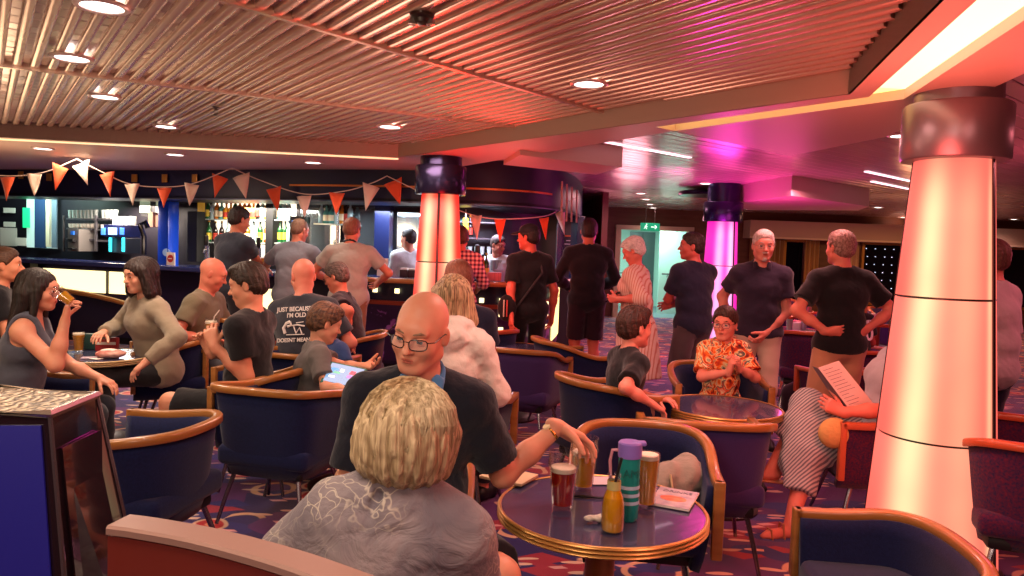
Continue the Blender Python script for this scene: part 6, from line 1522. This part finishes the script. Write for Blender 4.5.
def plaid():
    t = NT('plaid'); t.setb(Roughness=.85); tc = t.new('ShaderNodeTexCoord'); sp = t.new('ShaderNodeSeparateXYZ'); t.link(tc, 'Object', sp, 0)
    def st(o, f, w):
        m = t.new('ShaderNodeMath', operation='MULTIPLY', i_1=f); t.link(sp, o, m, 0); fr = t.new('ShaderNodeMath', operation='FRACT'); t.link(m, 0, fr, 0); g = t.new('ShaderNodeMath', operation='LESS_THAN', i_1=w); t.link(fr, 0, g, 0); return g
    a = st('Z', 22, .5); b = st('X', 22, .5); ad = t.new('ShaderNodeMath', operation='ADD'); t.link(a, 0, ad, 0); t.link(b, 0, ad, 1)
    rp = t.new('ShaderNodeValToRGB'); rp.color_ramp.interpolation = 'CONSTANT'; rp.color_ramp.elements[0].color = c4(hx('e0c8c0')); rp.color_ramp.elements[1].position = .34; rp.color_ramp.elements[1].color = c4(hx('a86a78')); e = rp.color_ramp.elements.new(.7); e.color = c4(hx('4a3048'))
    dv = t.new('ShaderNodeMath', operation='DIVIDE', i_1=2.01); t.link(ad, 0, dv, 0); t.link(dv, 0, rp, 'Fac'); t.link(rp, 0, t.b, 'Base Color'); return t.m
per('person in checked shirt at the bar half hidden by the red column', Pp_(461, 7.9), 10, 1.74, skin='c06a50', hair=('short', '3a2820', '553a2c'), shirt=('half', plaid()), bottom=('trousers', CHAR), lod=1, face=False, arms=dict(R=dict(l=(.24, .34, 1.05))))
per('bartender with dark hair in a white shirt left of the red column', Pp_(408, 9.55), -160, 1.72, look=60, skin='c08468', hair=('short', '1a1210', '2a1e1a'), shirt=('long', fb('white_shirt', 'c8d0d0')), bottom=('trousers', BLACK), lod=2, lean=(10, 0))
per('bartender bending forward in a pale shirt behind the man in the cap', Pp_(501, 9.6), 170, 1.68, look=-130, hpitch=16, skin='b87860', hair=('short', '2a1e1a', '40302a'), shirt=('long', fb('white_shirt', 'c8d0d0')), bottom=('trousers', BLACK), lod=2, lean=(12, 4))
# the queue
m19 = per('man in black cap and black t-shirt with a strap bag in the queue', Pp_(532, 7.2), 22, 1.76, look=62, hpitch=4, skin='d0604c', hair=('short', '1a1412', '2a201c'), girth=1.02, shirt=('tee', BLACK), bottom=('trousers', BLACK), lod=1, arms=dict(L=dict(w=hand_at(511, 316, 7.0), hint=(-1, -.5, -.3)), R=dict(l=(.26, .04, .88))), hem=.16, sleeve=.75)
i = m19; S = SDF(); Pl = i['Pl']; rx, fy, uz = i['fr']; hs = i['hs']; S.ell(Pl(0, -.01, .058), (.089 * hs, .106 * hs, .082 * hs), [rx, fy, uz], k=.01, clips=((Pl(0, 0, .045), nrm(-uz + fy * .1)),)); S.ell(Pl(0, .115, .052), (.07 * hs, .075 * hs, .012 * hs), [nrm(rx), nrm(fy - uz * .15), nrm(uz + fy * .15)], k=.01, clips=((Pl(0, .06, 0), -fy),))
sdf_obj('cap', mat('cap_black', '18141a', .8), i['root'], S.mesh(.006))
b = MB(); C, fw, rs, us = i['C'], i['fw'], i['rs'], i['us']; b.tube([i['N'] + rs * .09 - us * .02 - fw * .02, C + rs * .06 - fw * .155, C - us * .15 - rs * .06 - fw * .15, C - us * .34 - rs * .17 - fw * .06], .011, 6); b.build('bag_strap', mat('strap_dark', '2a2226', .7), i['root'])
S = SDF(); S.ell(V(0, 0, 0), (.09, .05, .13), k=.02); p = hand_at(507, 308, 7.02); o = sdf_obj('shoulder_bag', fb('bag_black', '1c161a'), None, S.mesh(.008, disp=lambda p: .004 * waves(p, 24))); o.location = tuple(p); tag(o, 'small dark bag with coloured straps held by the man in the cap', 'bag')
b = MB(); 
for k, c_ in enumerate(('d0c0b0', 'c04038')): MB().box((-.03 + .03 * k, -.055, .0), (.012, .006, .16), bev=.002).build('strap', mat('strap_' + c_, c_, .7), o)
per('tall man in black jumper and dark shorts seen from behind at the bar end', Pp_(589, 8.0), 4, 1.87, girth=1.1, shw=1.12, skin='c86a50', hair=('short', '1e1412', '3a241e'), shirt=('long', fb('black_jumper', '1c1a20')), bottom=('shorts', fb('shorts_dark', '2a1a24')), lod=1, face=False, look=-6, arms=dict(L=dict(l=(-.16, .28, 1.10), hint=(-1, -.4, -.4)), R=dict(l=(.16, .28, 1.10), hint=(1, -.4, -.4))), hem=.12)
i = per('white haired person in a long pink striped shirt looking at a phone', Pp_(640, 6.6), 62, 1.66, fem=True, girth=1.15, look=70, hpitch=26, skin='d87868', hair=('mop', 'b8b0ae', 'ece4e0'), shirt=('half', vstripe()), bottom=('trousers', fb('pink_trousers', 'c07a78')), lod=1, hem=.50, arms=dict(L=dict(w=hand_at(618, 299, 6.45), hint=(-.6, -.4, -1), palm=(1, 0, .2), curl=.5), R=dict(w=hand_at(622, 300, 6.75), hint=(.6, -.4, -1), palm=(-1, 0, .2), curl=.5)))
p = hand_at(613, 297, 6.55); o = MB().box((0, 0, 0), (.075, .012, .15), bev=.004).build('phone', mat('black_gloss', '0e0e12', .15)); o.location = tuple(p); o.rotation_euler = (R(50), 0, R(62)); tag(o, 'black phone held by the white haired person in pink', 'phone')
per('dark haired man in navy t-shirt and grey shorts with folded arms', Pp_(697, 6.6), 30, 1.72, girth=1.12, shw=1.1, look=80, skin='c86458', hair=('short', '1c1414', '40302c'), shirt=('tee', fb('navy_tee', '23243a')), bottom=('shorts_long', fb('grey_shorts2', '5a4a50')), lod=1, sleeve=.72, arms=dict(L=dict(l=(.06, .26, 1.10), hint=(-1, -.1, -.6)), R=dict(l=(-.06, .22, 1.06), hint=(1, -.1, -.6))), hem=.12)
i = per('white haired bearded man in dark polo and pale trousers facing us', Pp_(762, 5.9), 166, 1.745, girth=1.05, look=172, hpitch=6, skin='d88a7a', hair=('short', 'a89c98', 'd8d0cc'), hvol=.6, beard=('b8aca8', 'd8d0cc'), shirt=('polo', fb('plum_polo', '2c2438')), collar=fb('plum_polo', '2c2438'), bottom=('trousers', fb('beige_trousers', 'c0a698')), glasses=('8a7a70', .025, .016, .0013), lod=1, arms=dict(L=dict(w=hand_at(766, 333, 5.78), hint=(-1, -.6, -.2), curl=.7), R=dict(l=(.24, -.02, .98))), hem=.02)
i = per('man in black t-shirt and tan shorts standing with hands on hips', Pp_(845, 5.3), 4, 1.74, girth=1.06, shw=1.05, look=18, skin='d8806c', hair=('short', '6a4c44', 'a08478'), shirt=('tee', BLACK), bottom=('shorts_long', fb('tan_cargo', 'c89270')), lod=1, face=False, sleeve=.7, folds=.7, hem=.06, arms=dict(L=dict(l=(-.15, -.09, 1.02), hint=(-1, .1, -.1), dir=(.9, -.3, .1), palm=(0, .8, .3)), R=dict(l=(.17, -.06, 1.05), hint=(1, .1, .0), dir=(-.8, -.3, -.4), palm=(0, .8, .2))))
per('man in pale t-shirt and dark trousers at the right picture edge', Pp_(1000, 4.5), 30, 1.69, girth=1.05, look=20, skin='d07464', hair=('short', '4a2c28', '6a4038'), shirt=('tee', fb('pale_tee', 'b8a8b0')), bottom=('trousers', fb('blue_jeans', '2a2440')), lod=1, face=False, sleeve=.85, hem=.12)
i = per('person in black numbered football shirt sitting far behind', Pp_(862, 7.1), 14, 1.26, 'sit', look=20, skin='c86a5c', fem=True, hair=('medium', '8a5a3c', 'b88458'), shirt=('tee', BLACK), bottom=('trousers', BLACK), lod=2, face=False, folds=.4)
n = -i['fw']; p = i['C'] + n * .145 * i['s']; text_obj('shirt_number', '20', .17, mat('print_white', 'e0d8d8', .7), face_matrix(p - i['us'] * .03, n, i['us']), i['root'], extrude=.002, bold=True); text_obj('shirt_name', 'ALMER', .05, mat('print_white', 'e0d8d8', .7), face_matrix(p + i['us'] * .09, n, i['us']), i['root'], extrude=.002, bold=True)
S = SDF(); S.ell(V(0, 0, 0), (.13, .09, .19), k=.02); S.cone(V(-.05, 0, .1), V(.05, 0, .2), .07, .05, k=.05); p = V(GX(850, 6.35), 6.35, .64); o = sdf_obj('rucksack', fb('pale_bag', 'c8b4b0'), None, S.mesh(.012, disp=lambda p: .008 * waves(p, 14))); o.location = tuple(p); tag(o, 'pale rucksack hanging beside the tan shorts', 'bag')
# middle seated
per('woman with long blonde hair in a cream hoodie seen from behind', Pp_(448, 4.0), -12, 1.38, 'sit', fem=True, lean=(6, 2), look=12, hpitch=6, skin='d09078', hair=('medium', '6a5038', 'c8ac80'), hvol=1.04, hs=1.06, girth=1.15, shw=1.1, folds=2.2, hem=.03, shirt=('hoodie', fb('cream_hoodie', 'd6d0c4', w=30)), bottom=('trousers', CHAR), lod=1, face=False)
per('person with brown hair in a navy top just beyond the cream hoodie', Pp_(462, 4.9), 20, 1.44, 'sit', skin='c87058', hair=('short', '6a3c2c', '8a5440'), shirt=('tee', fb('navy_top', '1c2238')), bottom=('trousers', CHAR), lod=2, face=False)
m11 = per('boy in grey t-shirt with swept brown hair playing on a tablet', Pp_(306, 4.58), -66, 1.12, 'sit', hipz=.47, kid=True, lean=(14, 0), look=-58, hpitch=20, skin='d09678', hair=('quiff', '2e1e16', '6a4a34'), hvol=1.35, shirt=('tee', fb('grey_tee', '5e5a58')), bottom=('shorts', fb('cream_shorts', 'c0ac90')), lod=0, sleeve=.7,
    arms=dict(R=dict(w=hand_at(352, 392, 4.25), hint=(.6, -.3, -1), palm=(-.3, 0, .8), curl=.5), L=dict(w=hand_at(364, 366, 4.55), hint=(-.6, -.2, -1), palm=(.5, 0, .6), curl=.4)))
per('small fair haired child beyond the boy with the tablet', Pp_(334, 5.05), 150, 1.03, 'sit', hipz=.52, kid=True, look=170, hpitch=24, skin='c88468', hair=('short', '7a4e34', 'a87850'), shirt=('tee', fb('child_blue', '2a4474')), bottom=('shorts', CHAR), lod=1, s=.6)
p = W(344, 375, 4.38); r = empty('tablet', p, 0, 'tablet in a green case showing a bright game in the boy\'s hands', 'tablet'); 
nn = nrm(V(0.05, -.62, .78)); Mx = face_matrix(p, nn); Mx = Mx @ Matrix.Rotation(R(-14), 4, 'Z'); r.matrix_world = Mx
MB().box((0, 0, -.006), (.235, .17, .012), bev=.005).build('case', mat('tablet_case', '2a6a5a', .5), r); MB().box((0, 0, .0015), (.205, .145, .002)).build('screen', (lambda t: t)(mat('tablet_screen', '101820', .1, emis='9ac0e8', estr=.8)), r, smooth=False)
rn = random.Random(6)
for k in range(9):
    c_ = ('d0506a', '50a0e0', 'e8e8f0', 'a080d0', '60c0a0')[k % 5]; MB().box((rn.uniform(-.08, .08), rn.uniform(-.05, .05), .003), (rn.uniform(.015, .05), rn.uniform(.01, .03), .0008)).build('screen_tile', mat('tile_' + c_, c_, .3, emis=c_, estr=.6), r, smooth=False)
per('boy in black t-shirt sitting sideways looking at his friend', Pp_(628, 4.32), -74, 1.18, 'sit', kid=True, lean=(6, 0), look=-62, hpitch=2, skin='dc8c78', hair=('quiff', '24140f', '44261c'), hvol=1.05, girth=1.0, shirt=('tee', BLACK), bottom=('trousers', fb('beige_joggers', 'b8a68c')), lod=0, sleeve=.75, arms=dict(R=dict(w=hand_at(652, 404, 4.08), hint=(.7, -.6, -.5)), L=dict(w=hand_at(658, 398, 4.3), hint=(-.7, -.3, -.6))))
def tie_dye():
    t = NT('tie_dye'); t.setb(Roughness=.85); tc = t.new('ShaderNodeTexCoord'); n = t.new('ShaderNodeTexNoise', i_Scale=9., i_Detail=4., i_Distortion=2.5); t.link(tc, 'Object', n, 'Vector'); rp = t.new('ShaderNodeValToRGB'); el = rp.color_ramp.elements
    el[0].position = .3; el[0].color = c4(hx('301818')); el[1].position = .72; el[1].color = c4(hx('f0e8c0'))
    for p_, c_ in ((.40, 'b83018'), (.47, 'f07818'), (.53, 'f0e0a8'), (.58, '2a5a58'), (.64, 'e85828')): e = el.new(p_); e.color = c4(hx(c_))
    t.link(n, 'Fac', rp, 'Fac'); t.link(rp, 0, t.b, 'Base Color'); return t.m
per('boy in red rimmed glasses and a bright orange patterned t-shirt', Pp_(727, 5.12), 184, 1.15, 'sit', kid=True, lean=(6, 0), look=150, hpitch=4, skin='dc8a74', hair=('short', '2a1812', '4a2c20'), hvol=1.3, shirt=('tee', tie_dye()), bottom=('shorts', CHAR), glasses=('6a2028', .026, .018, .002), lod=0, sleeve=.8, arms=dict(L=dict(w=hand_at(739, 368, 4.88), hint=(-1, 0, -1), palm=(1, 0, 0), dir=(.25, .1, 1), curl=1.0, thumb=.8), R=dict(w=hand_at(729, 372, 4.86), hint=(1, 0, -1), palm=(-1, 0, 0), dir=(-.1, .2, 1), curl=1.0)))
# woman reading
i = per('woman in striped dress reading a menu behind the large column', Pp_(890, 4.22), 86, 1.33, 'sit', s=1.02, hipz=.50, fem=True, lean=(-17, 0), look=85, hpitch=24, skin='d87c68', hair=('medium', '6a4a38', '8a6a50'), shirt=('tee', fb('stripe_top', 'b0a8b0')), bottom=('skirt', None), shoes=None, lod=1,
    arms=dict(L=dict(w=hand_at(842, 412, 4.0), hint=(-.4, -.3, -1), palm=(1, 0, 0), dir=(.1, 1, .5), curl=.7), R=dict(w=hand_at(842, 412, 4.2), hint=(.4, -.3, -1), palm=(-1, 0, 0), dir=(-.1, 1, .4), curl=.7)), legs=dict(L=dict(w=W(790, 525, 4.0), hint=(0, 1, .3)), R=dict(w=W(772, 468, 4.25), hint=(0, .5, .8))))
def stripes():
    t = NT('skirt_stripes'); t.setb(Roughness=.85); tc = t.new('ShaderNodeTexCoord'); wv = t.new('ShaderNodeTexWave', i_Scale=22., i_Distortion=1.2, bands_direction='DIAGONAL'); t.link(tc, 'Object', wv, 'Vector'); rp = t.new('ShaderNodeValToRGB'); rp.color_ramp.elements[0].position = .35; rp.color_ramp.elements[0].color = c4(hx('6a6470')); rp.color_ramp.elements[1].position = .6; rp.color_ramp.elements[1].color = c4(hx('b8acaa')); t.link(wv, 'Fac', rp, 'Fac'); t.link(rp, 0, t.b, 'Base Color'); return t.m
S = SDF(); L1, L2 = i['Lg'][-1], i['Lg'][1]
for L in (L1, L2): S.cone(L['h'], L['k'], .105, .085, k=.08); S.cone(L['k'], L['k'] * .42 + L['a'] * .58, .082, .088, k=.06, clips=((L['k'] * .45 + L['a'] * .55, nrm(L['a'] - L['k'])),))
S.cone((L1['h'] + L2['h']) / 2, (L1['k'] + L2['k']) / 2, .1, .09, k=.08); S.cone((L1['k'] + L2['k']) / 2, (L1['k'] + L2['k']) * .25 + (L1['a'] + L2['a']) * .25, .08, .09, k=.08)
sdf_obj('striped_skirt', stripes(), i['root'], S.mesh(.010, disp=lambda p: .006 * np.sin(p[..., 0] * 45 + 3 * np.sin(p[..., 2] * 9)) + .004 * waves(p, 15)))
for q in (-1, 1):
    L = i['Lg'][q]; a = L['a']; b = MB(); tt = L['toe']; sd = nrm(np.cross(tt, V(0, 0, 1)))
    S = SDF(); S.cone(a - tt * .04 + V(0, 0, -.075), a + tt * .15 + V(0, 0, -.075), .038, .04, k=.01, flat=(V(0, 0, 1), .28)); so = sdf_obj('sandal', mat('sandal_tan', 'a86848', .6), i['root'], S.mesh(.005))
    for f_, hgt in ((.12, .045), (.05, .075)): MB().tube([a + tt * f_ + sd * .04 + V(0, 0, -.07), a + tt * f_ + sd * .02 + V(0, 0, -.085 + hgt + .02), a + tt * f_ - sd * .02 + V(0, 0, -.085 + hgt + .02), a + tt * f_ - sd * .04 + V(0, 0, -.07)], .006, 6).build('strap', mat('sandal_tan', 'a86848', .6), so)
P0 = W(822, 374, 3.80); mn = empty('menu_card', W(846, 388, 4.0), 0, 'tall printed menu held open by the seated woman', 'menu')
a0, a1, a2_, a3 = W(818, 368, 3.95), W(839, 361, 3.97), W(874, 404, 4.05), W(851, 412, 4.03); c0 = V(*mn.location)
nn = nrm(np.cross(a1 - a0, a3 - a0)); 
def quadth(P, th, off, name, m):
    q = [p - c0 + nn * off for p in P]; MB()._add([*q, *[p + nn * th for p in q]], [(3, 2, 1, 0), (4, 5, 6, 7), (0, 1, 5, 4), (1, 2, 6, 5), (2, 3, 7, 6), (3, 0, 4, 7)]).build(name, m, mn, smooth=False)
quadth([a0, a1, a2_, a3], .003, 0, 'page', M_white)
back = W(810, 372, 4.1); quadth([a0, a3, W(846, 418, 4.15), W(812, 366, 4.07)], .003, -.004, 'back_page', mat('menu_back', '7a6870', .6))
sg = 1 if np.dot(nn, V(0, -1, 0)) > 0 else -1
b = MB()
for k in range(12):
    t = .08 + k * .07; A_ = a0 * (1 - t) + a3 * t; B_ = a1 * (1 - t) + a2_ * t; w0, w1 = .12, .12 + rn.uniform(.3, .7)
    p, q = A_ * (1 - w0) + B_ * w0 - c0, A_ * (1 - w1) + B_ * w1 - c0; b.tube([p + nn * (.0032 if sg > 0 else -.0002), q + nn * (.0032 if sg > 0 else -.0002)], .0012, 4)
b.build('printed_lines', mat('ink_grey', '505868', .5), mn)
# round tan bag and bracelet
S = SDF(); S.ell(V(0, 0, 0), (.085, .05, .085), k=.02); p = W(834, 433, 3.98); o = sdf_obj('straw_bag', mat('straw', 'c89858', .8, bump=((60, 60, 60), .6, .01)), None, S.mesh(.007)); o.location = tuple(p); tag(o, 'round tan straw bag on the reading woman\'s lap', 'bag')

p = V(GX(517, 2.90), 2.90, .632); o = MB().box((0, 0, 0), (.19, .15, .012), bev=.003).build('folded_leaflet', mat('cream_paper', 'd8c49c', .6)); o.location = tuple(p); o.rotation_euler = (0, 0, R(-28)); tag(o, 'cream folded leaflet over the far left edge of the nearest table', 'leaflet')
# ---------------------------------------------------------------- light
w = bpy.data.worlds.new('room_ambient'); SC.world = w; w.use_nodes = True
w.node_tree.nodes['Background'].inputs[0].default_value = (.9, .6, .55, 1); w.node_tree.nodes['Background'].inputs[1].default_value = .05
def lamp(name, typ, loc, energy, col, size=.1, rot=None, spot=None, tgt=None, blend=.6):
    l = bpy.data.lights.new(name, typ); l.energy = energy; l.color = hx(col) if isinstance(col, str) else col
    if typ == 'AREA': l.size = size
    elif typ != 'SUN': l.shadow_soft_size = size
    if spot: l.spot_size = R(spot); l.spot_blend = blend
    o = bpy.data.objects.new(name, l); COL.objects.link(o); o.location = tuple(map(float, loc))
    if tgt is not None:
        d = Vector(tuple(map(float, tgt))) - o.location; o.rotation_euler = d.to_track_quat('-Z', 'Y').to_euler()
    elif rot: o.rotation_euler = rot
    return o
for i, p in enumerate(DPOS):
    warm = p[0] < 0
    lamp('downlight_lamp', 'SPOT', (p[0], p[1], p[2] - .03), 26 if warm else 22, 'ffe6d2' if warm else 'ffb8b4', .06, spot=135, blend=.8, tgt=(p[0], p[1], 0))
SC.view_settings.view_transform = 'Standard'; SC.view_settings.look = 'None'; SC.view_settings.gamma = 1; SC.view_settings.use_curve_mapping = False
SC.view_settings.exposure = .35
SC.cycles.max_bounces = 6; SC.cycles.diffuse_bounces = 3; SC.cycles.glossy_bounces = 3; SC.cycles.transmission_bounces = 5; SC.cycles.transparent_max_bounces = 8
SC.cycles.caustics_reflective = False; SC.cycles.caustics_refractive = False; SC.cycles.sample_clamp_indirect = 4
SC.cycles.use_denoising = True
# corridor lamp, and fill lamps added to light bar back and ceiling
lamp('bar_fill_light', 'AREA', (GX(260, 10.2), 10.2, 1.95), 70, 'fff0e0', .8, tgt=(GX(260, 10.2), 10.2, 0))  # unseen area lamps added to light the back bar
lamp('bar_fill_light', 'AREA', (GX(120, 10.9), 10.9, 1.95), 80, 'ffe8d8', .8, tgt=(GX(120, 10.9), 10.9, 0))
lamp('bar_fill_light', 'AREA', (GX(480, 9.6), 9.6, 1.95), 35, 'e8e0ff', .6, tgt=(GX(480, 9.6), 9.6, 0))
lamp('bar_fill_light', 'AREA', (GX(385, 9.7), 9.7, 1.95), 35, 'e8f0ff', .6, tgt=(GX(385, 9.7), 9.7, 0))
lamp('service_fill', 'AREA', (GX(42, 11.6), 11.2, 2.1), 30, 'd8fff0', .5, tgt=(GX(42, 12), 12, 1.2))  # unseen lamp added to brighten the service opening
lamp('corridor_light', 'AREA', (GX(650, 18), 18.0, 2.25), 80, 'd8fff0', 1., tgt=(GX(650, 18), 18, 0))
for x, y, e, c in ((-3.5, 3, 75, 'ffd4a8'), (-1.6, 1.2, 45, 'ffd4ac'), (-1, 4.5, 60, 'ffb8a0'), (1.5, 2.9, 100, 'ff6a5c'), (2.6, 9.4, 60, 'ff40c0'), (4.5, 6, 70, 'ff6080'), (3.2, 9, 60, 'ff50a0'), (0, 7.6, 35, 'ff7060'), (-5, 7, 60, 'ffd0a4'), (2, 13, 60, 'ffa0b0'), (6, 11, 50, 'ffb080')):
    lamp('wash_up_fill', 'POINT', (x, y, 1.65), e * .36, c, .3)  # unseen points added to brighten the ceiling from below
# unseen area lights added below the ceiling as fill on the people
for x, y, e, c in ((-2.6, 2.6, 55, 'ffe0c4'), (-.6, .9, 50, 'ffe2cc'), (-2.8, 5.0, 60, 'ffdcc0'), (.6, 3.4, 50, 'ffc4b4'), (1.6, 1.2, 45, 'ff9c90'), (-.9, 6.4, 50, 'ffc4b0'), (2.2, 5.6, 50, 'ffa09a'), (4.0, 4.0, 45, 'ff8088'), (3.4, 8.5, 50, 'ff90a8'), (5, 12, 110, 'ffb894'), (8.5, 14, 160, 'ffb070'), (1.5, 11, 60, 'ffb0b0'), (-4.8, 8.2, 50, 'ffdcc0')):
    lamp('seat_fill', 'AREA', (x, y, 2.33), e * .38, c, .5, tgt=(x, y, 0))
# unseen area lights added behind the camera as frontal fill
lamp('front_fill', 'AREA', (-1.2, -1.3, 2.2), 26, 'ffe4d0', .8, tgt=(-.3, 3.5, .9))
lamp('front_fill', 'AREA', (1.6, -1.2, 2.2), 18, 'ffb4a4', .8, tgt=(1.2, 4, .9))
lamp('red_column_fill', 'POINT', (GX(446, 6.4), 6.4, 1.62), 20, 'ff1008', .12)  # point lamp added before the red column for its streak on the slats
lamp('magenta_column_fill', 'POINT', (GX(726, 9.6), 9.6, 1.62), 20, 'ff10b0', .12)  # added in front of the magenta column to strengthen its light
lamp('salmon_column_fill', 'POINT', (GX(925, 3.0), 3.0, 1.62), 7, 'ff6050', .12)  # extra point added to the light of the salmon column
